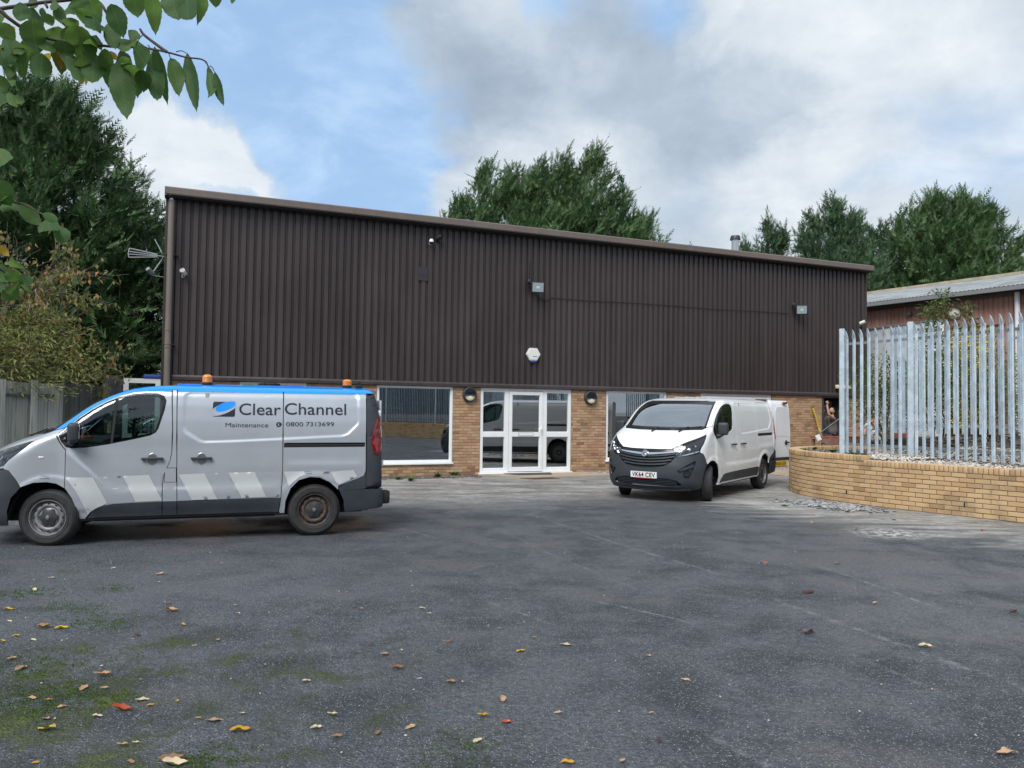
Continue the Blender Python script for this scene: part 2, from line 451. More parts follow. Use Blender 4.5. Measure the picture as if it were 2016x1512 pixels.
mm('roof_grey', 'weathered fibre cement', (.23, .25, .26), .85, var=.3, vscale=1.2, bump=.4, bscale=12)
mm('roof_pale', 'lichened ridge', (.40, .34, .24), .85, var=.2, vscale=2)
mm('blue', 'blue paint', (.03, .07, .35), .4)
mm('skin', 'skin', (.42, .24, .17), .55)
mm('tshirt', 'grey t shirt', (.115, .10, .095), .85, var=.15, vscale=9, bump=.2, bscale=40)
mm('hair', 'dark hair', (.012, .010, .009), .8, bump=.6, bscale=120)
mm('trousers', 'dark trousers', (.05, .055, .07), .85)
mm('shirt_white', 'white shirt', (.55, .58, .64), .8)
mm('beacon', 'amber beacon', (.85, .26, .005), .18, coat=.8)
mm('bark', 'grey brown bark', (.13, .115, .10), .9, var=.35, vscale=9, bump=.8, bscale=40)
mm('twig', 'dark twig', (.07, .055, .05), .8, var=.3, vscale=20, bump=.4, bscale=90)
mm('dark_bark', 'dark bark', (.06, .048, .042), .9, var=.3, vscale=6, bump=.8, bscale=30)

def foliage(name, c1, c2, c3=None, trans=.25, nscale=.35, rough=.65):
    mt = bpy.data.materials.new(name); mt.use_nodes = True; N = NT(mt.node_tree); b = N.n['Principled BSDF']
    g = N.new('ShaderNodeNewGeometry'); oi = N.new('ShaderNodeObjectInfo'); pos = g.outputs['Position']
    f, _ = N.noise(pos, nscale, 4, .6); f2, _ = N.noise(pos, nscale * 7, 3, .6)
    rnd = N.math('FRACT', N.math('ADD', g.outputs['Random Per Island'], oi.outputs['Random']))
    k = N.math('ADD', N.math('ADD', N.math('MULTIPLY', f, .5), N.math('MULTIPLY', f2, .4)), N.math('MULTIPLY', rnd, .3))
    c = N.mix(N.maprange(k, .38, .82), (*c1, 1), (*c2, 1))
    if c3: c = N.mix(N.maprange(N.math('FRACT', N.math('MULTIPLY', rnd, 9.7)), .80, .90), c, (*c3, 1))
    N.link(c, b.inputs['Base Color']); b.inputs['Roughness'].default_value = rough; b.inputs['Specular IOR Level'].default_value = .3
    tr = N.new('ShaderNodeBsdfTranslucent'); N.link(c, tr.inputs[0]); ms = N.new('ShaderNodeMixShader'); ms.inputs[0].default_value = trans
    N.link(b.outputs[0], ms.inputs[1]); N.link(tr.outputs[0], ms.inputs[2]); N.link(ms.outputs[0], N.n['Material Output'].inputs[0])
    return mt
M['conifer_dark'] = foliage('dark conifer spray', (.028, .070, .032), (.10, .19, .065), (.055, .045, .028), .15, .5)
M['conifer'] = foliage('green conifer spray', (.042, .090, .036), (.115, .195, .072), None, .2, .6)
M['conifer_far'] = foliage('blue green conifer spray', (.045, .092, .050), (.11, .185, .085), None, .2, .6)
M['autumn'] = foliage('autumn leaves', (.13, .17, .045), (.27, .24, .09), (.45, .20, .09), .35, 1.5)
M['olive'] = foliage('olive shrub leaves', (.15, .19, .055), (.30, .32, .115), (.17, .13, .07), .3, 1.2)
M['shrub'] = foliage('shrub leaves', (.05, .10, .025), (.13, .19, .05), (.22, .24, .10), .3, 2.0)
M['weed'] = foliage('weed leaves', (.07, .13, .03), (.13, .22, .05), None, .3, 6.0)
M['moss'] = foliage('moss', (.035, .075, .008), (.09, .16, .015), None, .2, 8.0, .9)
def leaf_mat(name, c1, c2, edge, trans=.52):
    mt = bpy.data.materials.new(name); mt.use_nodes = True; N = NT(mt.node_tree); b = N.n['Principled BSDF']
    tcn = N.new('ShaderNodeTexCoord'); oi = N.new('ShaderNodeObjectInfo'); v = tcn.outputs['Object']
    sp = N.new('ShaderNodeSeparateXYZ'); N.link(v, sp.inputs[0])
    # veins: chevrons either side of the midrib
    ax = N.math('ABSOLUTE', sp.outputs[0])
    w = N.math('SINE', N.math('MULTIPLY', N.math('SUBTRACT', sp.outputs[1], N.math('MULTIPLY', ax, .9)), 75.0))
    vein = N.maprange(w, .82, 1.0); mid = N.maprange(ax, .012, .004)
    f, _ = N.noise(v, 6, 4, .6)
    c = N.mix(N.maprange(N.math('ADD', N.math('MULTIPLY', f, .6), N.math('MULTIPLY', oi.outputs['Random'], .5)), .3, .8), (*c1, 1), (*c2, 1))
    spot, _ = N.noise(v, 4.2, 3, .6)
    c = N.mix(N.math('MULTIPLY', N.maprange(N.math('ADD', spot, N.math('MULTIPLY', oi.outputs['Random'], .12)), .66, .74), .8), c, (*edge, 1))
    c = N.mix(N.math('MULTIPLY', N.math('MAXIMUM', vein, mid), .35), c, tuple(min(1, x * 1.9 + .02) for x in c2))
    N.link(c, b.inputs['Base Color']); b.inputs['Roughness'].default_value = .55; b.inputs['Specular IOR Level'].default_value = .25
    bp = N.new('ShaderNodeBump'); bp.inputs['Strength'].default_value = .35; bp.inputs['Distance'].default_value = .02; N.link(N.math('MAXIMUM', vein, mid), bp.inputs['Height']); bp.invert = True
    N.link(bp.outputs[0], b.inputs['Normal'])
    tr = N.new('ShaderNodeBsdfTranslucent'); N.link(N.mix(.35, c, (.20, .34, .03)), tr.inputs[0]); ms = N.new('ShaderNodeMixShader'); ms.inputs[0].default_value = trans
    N.link(b.outputs[0], ms.inputs[1]); N.link(tr.outputs[0], ms.inputs[2]); N.link(ms.outputs[0], N.n['Material Output'].inputs[0])
    return mt
M['leaf_green'] = leaf_mat('cherry leaf', (.052, .115, .046), (.095, .175, .062), (.30, .20, .03))
M['leaf_orange'] = leaf_mat('turning cherry leaf', (.42, .20, .03), (.50, .30, .04), (.25, .25, .04))
def dry(name, c1, c2):
    M[name] = leaf_mat(name.replace('_', ' '), c1, c2, tuple(x * .4 for x in c1), .12)
dry('leaf_yellow', (.55, .36, .03), (.62, .45, .08)); dry('leaf_gold', (.45, .24, .02), (.55, .32, .03)); dry('leaf_cream', (.52, .42, .27), (.62, .52, .36))
dry('leaf_brown', (.22, .11, .06), (.32, .18, .10)); dry('leaf_red', (.34, .06, .02), (.42, .09, .03)); dry('leaf_tan', (.40, .24, .13), (.50, .33, .20)); dry('leaf_dark', (.07, .03, .025), (.12, .05, .04))
# ================================================================== VANS
# the body skin is a surface P(s, z): s runs round the van from the nose centre, z is height
_XF = np.array([(.20,.16),(.28,.06),(.38,.02),(.5,.0),(.68,.01),(.85,.05),(.95,.08),(1.02,.12),(1.08,.17),(1.14,.25),(1.19,.345),(1.24,.46),(1.28,.57),(1.31,.66),(1.34,.76),(1.38,.835),(1.49,.98),(1.63,1.15),(1.72,1.28),(1.80,1.43),(1.87,1.60),(1.91,1.75),(1.94,1.95),(1.96,2.16),(1.971,2.5)])
_W = np.array([(.20,.90),(.35,.945),(.6,.972),(.9,.978),(1.1,.972),(1.3,.952),(1.5,.928),(1.7,.897),(1.82,.866),(1.88,.83),(1.92,.785),(1.945,.72),(1.96,.63),(1.971,.45)])
_LF = np.array([(.2,.55),(.5,.62),(.9,.62),(1.1,.55),(1.25,.46),(1.35,.40),(1.5,.38),(1.8,.38),(1.971,.3)])
_XR = np.array([(.2,4.86),(.4,4.92),(.6,4.90),(1.1,4.89),(1.6,4.86),(1.9,4.80),(1.971,4.72)])
S1 = 1.4; RR = .12
def fN(z): return np.interp(z, [1.15, 1.40], [2.4, 3.4])
def _smooth_tab(t):
    # densify + light smoothing so that no kink shows in the paint
    z = np.linspace(t[0, 0], t[-1, 0], 400); v = np.interp(z, t[:, 0], t[:, 1])
    k = np.hanning(17); k /= k.sum()
    vp = np.concatenate([np.full(8, v[0]) + (np.arange(-8, 0)) * (v[1] - v[0]), v, np.full(8, v[-1]) + (np.arange(1, 9)) * (v[-1] - v[-2])])
    return z, np.convolve(vp, k, 'valid')
_XF, _W, _LF, _XR = [_smooth_tab(t) for t in (_XF, _W, _LF, _XR)]
def fXF(z): return np.interp(z, *_XF)
def fW(z): return np.interp(z, *_W)
def fLF(z): return np.interp(z, *_LF)
def fXR(z): return np.interp(z, *_XR)
def sx(x, z):
    """s of the side point (x, z)"""
    xf = fXF(z); L = fLF(z); xs = xf + L
    if x >= xs:
        xc = fXR(z) - RR
        if x <= xc: return S1 + x - xs
        ph = math.asin(min(1, (x - xc) / RR)); return S1 + xc - xs + ph * RR
    t = min(1, max(0, (x - xf) / L)); c = (1 - t) ** (fN(z) / 2)
    return math.acos(min(1, c)) / (math.pi / 2) * S1
def sy(y, z):
    """s of the nose point (y, z), signed"""
    t = min(1, abs(y) / fW(z)); a = math.asin(t ** (fN(z) / 2)) / (math.pi / 2) * S1
    return a if y >= 0 else -a
RECESS = [(2.38,1.76),(2.385,1.82),(2.41,1.85),(2.46,1.86),(3.57,1.875),(4.49,1.88),(4.54,1.865),(4.56,1.83),(4.56,1.51),(4.55,1.47),(4.43,1.35),(4.40,1.33),(4.34,1.315),(3.58,1.275),(2.95,1.245),(2.63,1.235),(2.57,1.25),(2.41,1.355),(2.385,1.39),(2.378,1.43)]
def _seg_dist(px, pz, poly, closed=True):
    d = np.full(px.shape, 1e9); n = len(poly)
    for i in range(n if closed else n - 1):
        a = poly[i]; b = poly[(i + 1) % n]; vx, vz = b[0] - a[0], b[1] - a[1]; L2 = vx * vx + vz * vz + 1e-12
        t = np.clip(((px - a[0]) * vx + (pz - a[1]) * vz) / L2, 0, 1)
        d = np.minimum(d, np.hypot(px - a[0] - t * vx, pz - a[1] - t * vz))
    return d
def _inside(px, pz, poly):
    r = np.zeros(px.shape, bool); n = len(poly)
    for i in range(n):
        x1, z1 = poly[i]; x2, z2 = poly[(i + 1) % n]
        if z1 == z2: continue
        c = ((z1 > pz) != (z2 > pz)) & (px < (x2 - x1) * (pz - z1) / (z2 - z1) + x1)
        r ^= c
    return r
SCAL = [(1.08,1.17),(1.25,1.0),(1.43,.82),(1.52,.74),(1.60,.70),(1.74,.68),(2.2,.675),(3.0,.68),(3.55,.70)]
def _ss(x): x = np.clip(x, 0, 1); return x * x * (3 - 2 * x)
def disp(x, z):
    """outward displacement of the side panels"""
    d = np.zeros(x.shape)
    sd = _seg_dist(x, z, RECESS); ins = _inside(x, z, RECESS); sd = np.where(ins, sd, -sd)
    d -= .012 * _ss((sd + .020) / .042)
    # swage under the scallop of the door and along the sill
    xs = np.array([p[0] for p in SCAL]); zs = np.array([p[1] for p in SCAL])
    zl = np.interp(x, xs, zs, left=1.3, right=.70)
    dd = zl - z
    m = _ss((x - 1.0) / .12) * _ss((3.62 - x) / .1)
    d += m * .016 * _ss((dd + .01) / .05) * _ss((z - .38) / .06)
    # the lifting flare over the rear arch
    for (cx, cz) in ((.933, .33), (4.0, .33)):
        r = np.hypot(x - cx, (z - cz))
        d += .016 * _ss((.54 - r) / .07)
    # belt line hollow
    d -= .010 * np.exp(-((z - 1.12) / .16) ** 2) * _ss((x - 1.3) / .4)
    d += .006 * np.exp(-((z - .92) / .05) ** 2) * _ss((x - 3.6) / .1) * _ss((4.65 - x) / .1)
    return d
def P0(s, z):
    sg = np.where(s < 0, -1.0, 1.0); a = np.abs(s)
    w = fW(z); xf = fXF(z); L = fLF(z); xr = fXR(z); xs = xf + L; xc = xr - RR
    th = np.clip(a / S1, 0, 1) * (math.pi / 2)
    q = 2 / fN(z); y = w * np.sin(th) ** q; x = xf + L * (1 - np.clip(np.cos(th), 0, 1) ** q)
    ss = a - S1; x = np.where(ss > 0, xs + ss, x); y = np.where(ss > 0, w, y)
    sr = ss - (xc - xs); ph = np.clip(sr / RR, 0, math.pi / 2)
    x = np.where(sr > 0, xc + RR * np.sin(ph), x); y = np.where(sr > 0, w - RR + RR * np.cos(ph), y)
    s3 = sr - RR * math.pi / 2; y = np.where(s3 > 0, w - RR - s3, y)
    return x, y * sg
def Psurf(s, z, off=0.0, dsp=True):
    s = np.asarray(s, float); z = np.asarray(z, float)
    x, y = P0(s, z); e = .004
    x1, y1 = P0(s + e, z); x0, y0 = P0(s - e, z)
    xu, yu = P0(s, z + e); xd, yd = P0(s, z - e)
    ts = np.stack([x1 - x0, y1 - y0, np.zeros_like(x)], -1); tz = np.stack([xu - xd, yu - yd, np.full_like(x, 2 * e)], -1)
    n = np.cross(ts, tz); l = np.linalg.norm(n, axis=-1, keepdims=True); l[l < 1e-9] = 1; n /= l
    # outward = away from body axis
    c = np.stack([x - np.clip(x, 1.5, 4.2), y, (z - 1.0) * .3], -1)
    flip = np.sum(n * c, -1) < 0; n[flip] *= -1
    o = off
    if dsp:
        side = (np.abs(s) > S1 * .8)
        o = off + np.where(side, disp(x, z), 0)
    P = np.stack([x, y, z], -1) + n * (np.asarray(o)[..., None] if np.ndim(o) else o)
    return P, n
def chaikin(p, it):
    for _ in range(it):
        q = []
        for i in range(len(p)):
            a = p[i]; b = p[(i + 1) % len(p)]
            q.append((a[0] * .75 + b[0] * .25, a[1] * .75 + b[1] * .25)); q.append((a[0] * .25 + b[0] * .75, a[1] * .25 + b[1] * .75))
        p = q
    return p
def to_s(poly, sg=1, step=.03, sm=0):
    """poly of (x,z) side points or ('y',y,z) nose points -> dense (s,z) loop"""
    out = []
    conv = []
    for p in poly:
        if p[0] == 'y': conv.append(('y', p[1] , p[2]))
        elif p[0] == 's': conv.append(('s', p[1], p[2]))
        else: conv.append(('x', p[0], p[1]))
    def S(t, a, z):
        return sy(a, z) if t == 'y' else (a if t == 's' else sx(a, z))
    n = len(conv)
    for i in range(n):
        a = conv[i]; b = conv[(i + 1) % n]
        sa = S(*a); sb = S(*b)
        L = math.hypot(sb - sa, b[2] - a[2]); k = max(1, int(L / step))
        for j in range(k):
            t = j / k; z = a[2] + (b[2] - a[2]) * t
            if a[0] == b[0]: out.append((S(a[0], a[1] + (b[1] - a[1]) * t, z), z))
            else: out.append((sa + (sb - sa) * t, z))
    if sm: out = chaikin(out, sm)
    return [(s * sg, z) for s, z in out]
def inset_loop(l, d):
    n = len(l); A = sum(l[i][0] * l[(i + 1) % n][1] - l[(i + 1) % n][0] * l[i][1] for i in range(n))
    sg = 1 if A > 0 else -1; out = []
    for i in range(n):
        p = l[i - 1]; c = l[i]; q = l[(i + 1) % n]
        t = Vector((q[0] - p[0], q[1] - p[1])); 
        if t.length < 1e-9: out.append(c); continue
        t.normalize(); out.append((c[0] - t.y * d * sg, c[1] + t.x * d * sg))
    return out
def cdt(loops, g, extra=()):
    pts = []; edges = []
    for l in loops:
        b = len(pts); pts += l; edges += [(b + i, b + (i + 1) % len(l)) for i in range(len(l))]
    xs = [p[0] for p in loops[0]]; zs = [p[1] for p in loops[0]]
    if g:
        gx = np.arange(min(xs), max(xs), g); gz = np.arange(min(zs), max(zs), g)
        X, Z = np.meshgrid(gx, gz); X = X + (np.arange(X.shape[0]) % 2)[:, None] * g * .5; X = X.ravel(); Z = Z.ravel()
        ok = _inside(X, Z, loops[0]) & (_seg_dist(X, Z, loops[0]) > g * .35)
        for h in loops[1:]: ok &= ~_inside(X, Z, h) & (_seg_dist(X, Z, h) > g * .35)
        pts = pts + list(zip(X[ok].tolist(), Z[ok].tolist()))
    if len(extra):
        ex = np.array([p for l in extra for p in l])
        if g:   # keep the grid clear of the ridge so that the crease meshes cleanly
            nb = len(pts) - int(ok.sum()); keep = []
            mid_ = extra[len(extra) // 2]; gp = np.array(pts[nb:])
            if len(gp): keep = _seg_dist(gp[:, 0], gp[:, 1], mid_) > .040; pts = pts[:nb] + [tuple(p) for p in gp[keep].tolist()]
        for l in extra:
            la = np.array(l); ok2 = _inside(la[:, 0], la[:, 1], loops[0]) & (_seg_dist(la[:, 0], la[:, 1], loops[0]) > .006)
            for h in loops[1:]: ok2 &= ~_inside(la[:, 0], la[:, 1], h) & (_seg_dist(la[:, 0], la[:, 1], h) > .006)
            ix = {}
            for i, p in enumerate(la.tolist()):
                if ok2[i]: ix[i] = len(pts); pts.append(tuple(p))
            for i in ix:
                j = (i + 1) % len(l)
                if j in ix: edges.append((ix[i], ix[j]))
    r = delaunay_2d_cdt([Vector(p) for p in pts], edges, [], 0, 1e-5)
    V = np.array([tuple(v) for v in r[0]]); F = np.array([f for f in r[2] if len(f) == 3])
    c = V[F].mean(1); ok = _inside(c[:, 0], c[:, 1], loops[0])
    for h in loops[1:]: ok &= ~_inside(c[:, 0], c[:, 1], h)
    return V, F[ok]
def ridge_pts():
    return [inset_loop(chaikin(to_s(RECESS, 1, .03), 1), dd) for dd in (-.030, -.021, -.013, -.005, .003, .011, .019, .028)]
RIDGE = ridge_pts()
def skin(name, poly, mt, parent, sg=1, holes=(), off=0.0, g=.045, rim=.014, gap=.0018, sm=0, dsp=True, ridge=False, raw=False, hgap=None):
    loops = [poly if raw else to_s(poly, sg, sm=sm)]
    loops += [h if raw else to_s(h, sg, sm=sm if not isinstance(sm, tuple) else sm[1]) for h in holes]
    if gap: loops = [inset_loop(loops[0], gap)] + [inset_loop(h, -(gap if hgap is None else hgap)) for h in loops[1:]]
    ex = [[(s * sg, z) for s, z in l] for l in RIDGE] if ridge else ()
    V, F = cdt(loops, g, ex)
    P, n = Psurf(V[:, 0], V[:, 1], off, dsp)
    P = P.copy(); 
    vs = P.tolist(); fs = F.tolist()
    # orientation outward
    a, b, c = P[F[:, 0]], P[F[:, 1]], P[F[:, 2]]; nn = np.cross(b - a, c - a)
    fl = np.sum(nn * n[F[:, 0]], -1) < 0
    F = F.copy(); F[fl] = F[fl][:, ::-1]; fs = F.tolist(); sm_ = [True] * len(fs)
    if rim:
        for l in loops:
            la = np.array(l); Pl, nl = Psurf(la[:, 0], la[:, 1], off, dsp); k = len(l); b0 = len(vs)
            vs += Pl.tolist() + (Pl - nl * rim).tolist()
            for i in range(k):
                j = (i + 1) % k; fs.append([b0 + i, b0 + j, b0 + k + j, b0 + k + i]); sm_.append(False)
    me = bpy.data.meshes.new(name); me.from_pydata(vs, [], fs); me.polygons.foreach_set('use_smooth', sm_)
    me.materials.append(mt); me.update()
    return link_obj(name, me, parent)
def surf_xz(x, z, sg=1, off=0.0):
    s = sx(x, z) * sg; P, n = Psurf(np.array([s]), np.array([z]), off); return Vector(P[0]), Vector(n[0])
def surf_yz(y, z, off=0.0):
    P, n = Psurf(np.array([sy(y, z)]), np.array([z]), off); return Vector(P[0]), Vector(n[0])
def strip_on(name, pts_s, w, mt, parent, off=.004, thick=.006):
    """raised strip following a polyline of (s,z)"""
    mb = MB(); vs = []
    n = len(pts_s)
    for i, (s, z) in enumerate(pts_s):
        a = pts_s[max(i - 1, 0)]; b = pts_s[min(i + 1, n - 1)]
        t = Vector((b[0] - a[0], b[1] - a[1])).normalized(); ww = w[i] if isinstance(w, list) else w
        for k, o in ((-1, off - thick), (-1, off), (1, off), (1, off - thick)):
            P, _ = Psurf(np.array([s - t.y * k * ww / 2]), np.array([z + t.x * k * ww / 2]), o); vs.append(tuple(P[0]))
    fs = []
    for i in range(n - 1):
        for k in range(4):
            a = i * 4 + k; b = i * 4 + (k + 1) % 4; fs.append((a, b, b + 4, a + 4))
    fs += [(0, 1, 2, 3), ((n - 1) * 4, (n - 1) * 4 + 3, (n - 1) * 4 + 2, (n - 1) * 4 + 1)]
    mb.add(vs, fs); return mb.build(name, mt, parent)

AF = [(.50,.25),(.49,.42),(.53,.58),(.63,.705),(.76,.755),(.9,.76),(1.0,.74),(1.09,.69),(1.17,.57),(1.225,.42),(1.25,.31)]
AR = [(3.62,.31),(3.63,.47),(3.69,.63),(3.79,.735),(3.93,.775),(4.06,.765),(4.19,.70),(4.30,.60),(4.37,.45),(4.39,.30)]
WIN = [(1.0,1.315),(1.075,1.395),(1.20,1.515),(1.34,1.625),(1.49,1.72),(1.63,1.785),(1.77,1.822),(1.93,1.842),(2.07,1.84),(2.14,1.81),(2.17,1.75),(2.155,1.64),(2.12,1.51),(2.09,1.40),(2.06,1.35),(2.0,1.315),(1.82,1.27),(1.53,1.205),(1.31,1.17),(1.14,1.16),(1.08,1.18),(1.03,1.24)]
DOORTOP = [(1.065,1.398),(1.215,1.542),(1.355,1.650),(1.498,1.740),(1.64,1.810),(1.785,1.848),(1.93,1.866),(2.1,1.868)]

def text_mesh(body, size, bold=0.0, res=4):
    cu = bpy.data.curves.new('t', 'FONT'); cu.body = body; cu.size = size; cu.offset = bold; cu.resolution_u = res
    ob = bpy.data.objects.new('t', cu); COL.objects.link(ob)
    dg = bpy.context.evaluated_depsgraph_get(); me = bpy.data.meshes.new_from_object(ob.evaluated_get(dg))
    V = np.array([tuple(v.co) for v in me.vertices]); F = [tuple(p.vertices) for p in me.polygons]
    bpy.data.objects.remove(ob); bpy.data.curves.remove(cu); bpy.data.meshes.remove(me)
    return V, F
def text_on_side(name, body, x0, x1, z0, z1, mt, parent, bold=0.0, off=.004, slope=0.0):
    V, F = text_mesh(body, 1.0, bold)
    a, b = V[:, 0].min(), V[:, 0].max(); c, d = V[:, 1].min(), V[:, 1].max()
    x = x0 + (V[:, 0] - a) / (b - a) * (x1 - x0); z = z0 + (V[:, 1] - c) / (d - c) * (z1 - z0) + slope * (V[:, 0] - a) / (b - a)
    s = np.array([-sx(xx, zz) for xx, zz in zip(x, z)]); P, n = Psurf(s, z, off)
    me = bpy.data.meshes.new(name); me.from_pydata(P.tolist(), [], F); me.materials.append(mt); me.update()
    return link_obj(name, me, parent)

def make_wheel(parent, x, y, sg, steer=0.0, hub_col='hub black', rim_mat=None):
    """sg = -1: outer face towards -y"""
    w = thing('wheel', None, None); w.parent = parent; w.location = (x, y, .335)
    w.rotation_euler = (0, 0, steer if sg < 0 else steer + math.pi)
    # built with outer face towards -y
    T = .105
    ty = MB(); prof = [(.208, .085), (.225, T - .004), (.262, T + .006), (.30, T), (.322, T - .018), (.334, T - .036)]
    for k in range(4):
        y0 = .069 - k * .040; prof += [(.336, y0), (.336, y0 - .026), (.327, y0 - .028), (.327, y0 - .038)]
    prof += [(.334, -T + .036), (.322, -T + .018), (.30, -T), (.262, -T - .006), (.225, -T + .004), (.208, -.085), (.195, -.06), (.195, .06), (.208, .085)]
    ty.lathe(prof, 56, axis='y'); tyre = ty.build('tyre', M['rubber'], w, sharp=25)
    side = MB(); side.lathe([(.24, -T - .0045), (.243, -T - .007), (.246, -T - .0045)], 48, axis='y'); side.lathe([(.288, -T - .003), (.291, -T - .006), (.294, -T - .003)], 48, axis='y')
    side.build('sidewall_ring', M['rubber'], w)
    rm = MB(); rm.lathe([(.207, -.088), (.214, -.092), (.211, -.1), (.203, -.098), (.199, -.075), (.193, -.05), (.182, -.045), (.172, -.062), (.150, -.074), (.128, -.070), (.118, -.055), (.105, -.060), (.095, -.066), (.03, -.066), (.001, -.066)], 48, axis='y')
    rm.lathe([(.203, -.098), (.203, .08)], 40, axis='y'); rm.lathe([(.2, .02), (.001, .02)], 24, axis='y')
    rm.build('rim', rim_mat or M['steel_rim'], w, sharp=50)
    hl = MB()
    for k in range(12):
        a = 2 * math.pi * k / 12
        rot = Matrix.Rotation(-a, 3, 'Y'); hl.box(rot @ Vector((.162, -.069, 0)), (.016, .012, .034), rot, bev=.005)
    hl.build('vent_hole', M['matt_black'], w)
    hb = MB(); prof = []
    n = 40; vs = [(0, -.095, 0)]; fs = []
    rings = [(.022, -.097), (.03, -.092), (.05, -.09), (.078, -.084), (1, -.078), (1.02, -.06)]
    for r, h in rings:
        for k in range(n):
            a = 2 * math.pi * k / n
            lob = .098 + .009 * (1 if math.cos(6 * a) > 0 else -1) * min(1, abs(math.cos(6 * a)) * 2)
            rr = r if r < .5 else lob * r
            vs.append((rr * math.cos(a), h, rr * math.sin(a)))
    for k in range(n): fs.append((0, 1 + k, 1 + (k + 1) % n))
    for i in range(len(rings) - 1):
        for k in range(n):
            a = 1 + i * n + k; b = 1 + i * n + (k + 1) % n; fs.append((a, b, b + n, a + n))
    hb.add(vs, fs, True); hb.build('hub_cap', M['hub_black'], w, sharp=35)
    e = MB(); e.lathe([(.019, -.099), (.021, -.101), (.019, -.102), (.001, -.102)], 24, axis='y'); e.build('hub_badge', M['dull_chrome'], w)
    return w

def make_van(name, label, cat, loc, rz, white, scale=1.0):
    v = thing(name, label, cat, loc, rz); v.scale = (scale,) * 3
    body = M['white_paint'] if white else M['silver_paint']
    top = M['white_paint'] if white else M['blue_film']
    trim = M['van_plastic']
    tw = M['dark_lining']
    # ---- hollow under-skin: dark liner that closes every gap
    for sg in (-1, 1):
        L = [(1.30, .30), (3.58, .30), (3.58, .6), (3.7, .8), (3.95, .83), (4.2, .80), (4.38, .6), (4.42, .3), (4.80, .36), (4.80, 1.84), (2.2, 1.84), (2.2, 1.4), (2.05, 1.28), (1.5, 1.16), (1.1, 1.1), (1.12, .8), (1.24, .6)]
        skin('body_liner', L, tw, v, sg, off=-.030, g=.15, rim=0, gap=0)
    # floor / underbody, wheel housings
    ub = MB(); ub.bounds(.45, 4.75, -.62, .62, .27, .36); ub.bounds(1.35, 3.5, -.9, .9, .27, .33); ub.bounds(1.0, 1.1, -.6, .6, .36, 1.1); ub.bounds(4.45, 4.8, -.8, .8, .34, .4)
    ub.tube([(1.2, -.3, .25), (3.3, -.35, .24), (4.7, -.4, .26)], .035); ub.bounds(3.85, 4.15, -.7, .7, .28, .36)
    ub.build('underbody', M['matt_black'], v)
    for (cx, rr) in ((.93, .44), (4.0, .445)):
        for sg in (-1, 1):
            wb = MB(); vs = []; fs = []
            for i in range(17):
                a = math.pi * (i / 16); px = cx + rr * math.cos(a); pz = .30 + (rr + .03) * math.sin(a)
                vs += [(px, sg * .93, pz), (px, sg * .58, pz)]
            for i in range(16): fs.append((2 * i, 2 * i + 1, 2 * i + 3, 2 * i + 2))
            wb.add(vs, fs, True)
            wb.prism([(cx + rr * math.cos(math.pi * i / 16), .30 + (rr + .03) * math.sin(math.pi * i / 16)) for i in range(17)], sg * .58, sg * .57, 'xz')
            wb.build('wheel_housing', M['matt_black'], v)
    # ---- nose
    hood = [('y', 0, .972), ('y', .3, .975), ('y', .5, .99), ('y', .71, 1.115), (.74, 1.252), (.86, 1.330), ('y', .845, 1.365), ('y', .80, 1.330), ('y', .4, 1.312), ('y', 0, 1.308)]
    def sym(p):
        q = to_s(p, 1)
        k = len(q)
        # open chain from first to last (both on the centre line)
        n_last = max(i for i, (s, z) in enumerate(q) if s > 1e-6)
        ch = q[:n_last + 2] if n_last + 1 < k else q
        ch = [c for c in ch]
        right = [(-s, z) for s, z in ch[::-1] if s > 1e-6]
        return ch + right
    def symclosed(p, **kw):
        loop = sym(p); return loop
    hl = symclosed(hood)
    skin('bonnet', hl, body, v, raw=True, g=.035, dsp=False)
    sk = [('y', 0, 1.28), ('y', .845, 1.30), ('y', .845, 1.35), ('y', .79, 1.34), ('y', 0, 1.33)]
    # windscreen with its black frit and clear pane
    ws = [('y', 0, 1.314), ('y', .4, 1.318), ('y', .79, 1.337), ('y', .830, 1.372), ('y', .820, 1.45), ('y', .800, 1.6), ('y', .775, 1.75), ('y', .735, 1.86), ('y', .69, 1.878), ('y', .4, 1.886), ('y', 0, 1.888)]
    wo = sym(ws); wi = inset_loop(wo, .062)
    skin('windscreen_border', wo, M['matt_black_gloss'], v, raw=True, holes=[wi], off=-.003, g=.05, dsp=False, gap=.002)
    skin('windscreen', inset_loop(wo, .055), M['screen_glass'], v, raw=True, off=-.006, g=.06, dsp=False, gap=0, rim=0)
    # bumper
    low = [('y', .0, .446), ('y', .44, .442), ('y', .60, .415), ('y', .68, .345), ('y', .66, .318), ('y', .50, .298), ('y', 0, .292)]
    gr_lo = [('y', .57, .835), ('y', .50, .735), ('y', .38, .67), ('y', .2, .64), ('y', 0, .628)]
    bp_out = [('y', 0, .215), ('y', .3, .215), ('y', .6, .225), ('y', .8, .24)] + AF[:4] + [(.575, .80), (.50, .90), (.44, .918), ('y', .76, .862), ('y', .575, .832)] + gr_lo
    fogo = [('y', .62, .585), ('y', .74, .68), ('y', .83, .745), ('y', .885, .775), ('y', .875, .68), ('y', .835, .54), ('y', .80, .47), ('y', .74, .46), ('y', .67, .52)]
    bl = sym(bp_out); lol = sym(low)
    fg = [to_s(fogo, s_, sm=1) for s_ in (1, -1)]
    skin('front_bumper', bl, trim, v, raw=True, holes=[lol] + fg, g=.035, dsp=False)
    skin('lower_grille_recess', inset_loop(lol, -.015), M['matt_black'], v, raw=True, off=-.05, g=.1, rim=0, dsp=False)
    for z in (.325, .355, .385, .415):
        strip_on('grille_bar', [(sy(y, z), z) for y in np.linspace(-.60, .60, 25)], .011, trim, v, off=-.008, thick=.02)
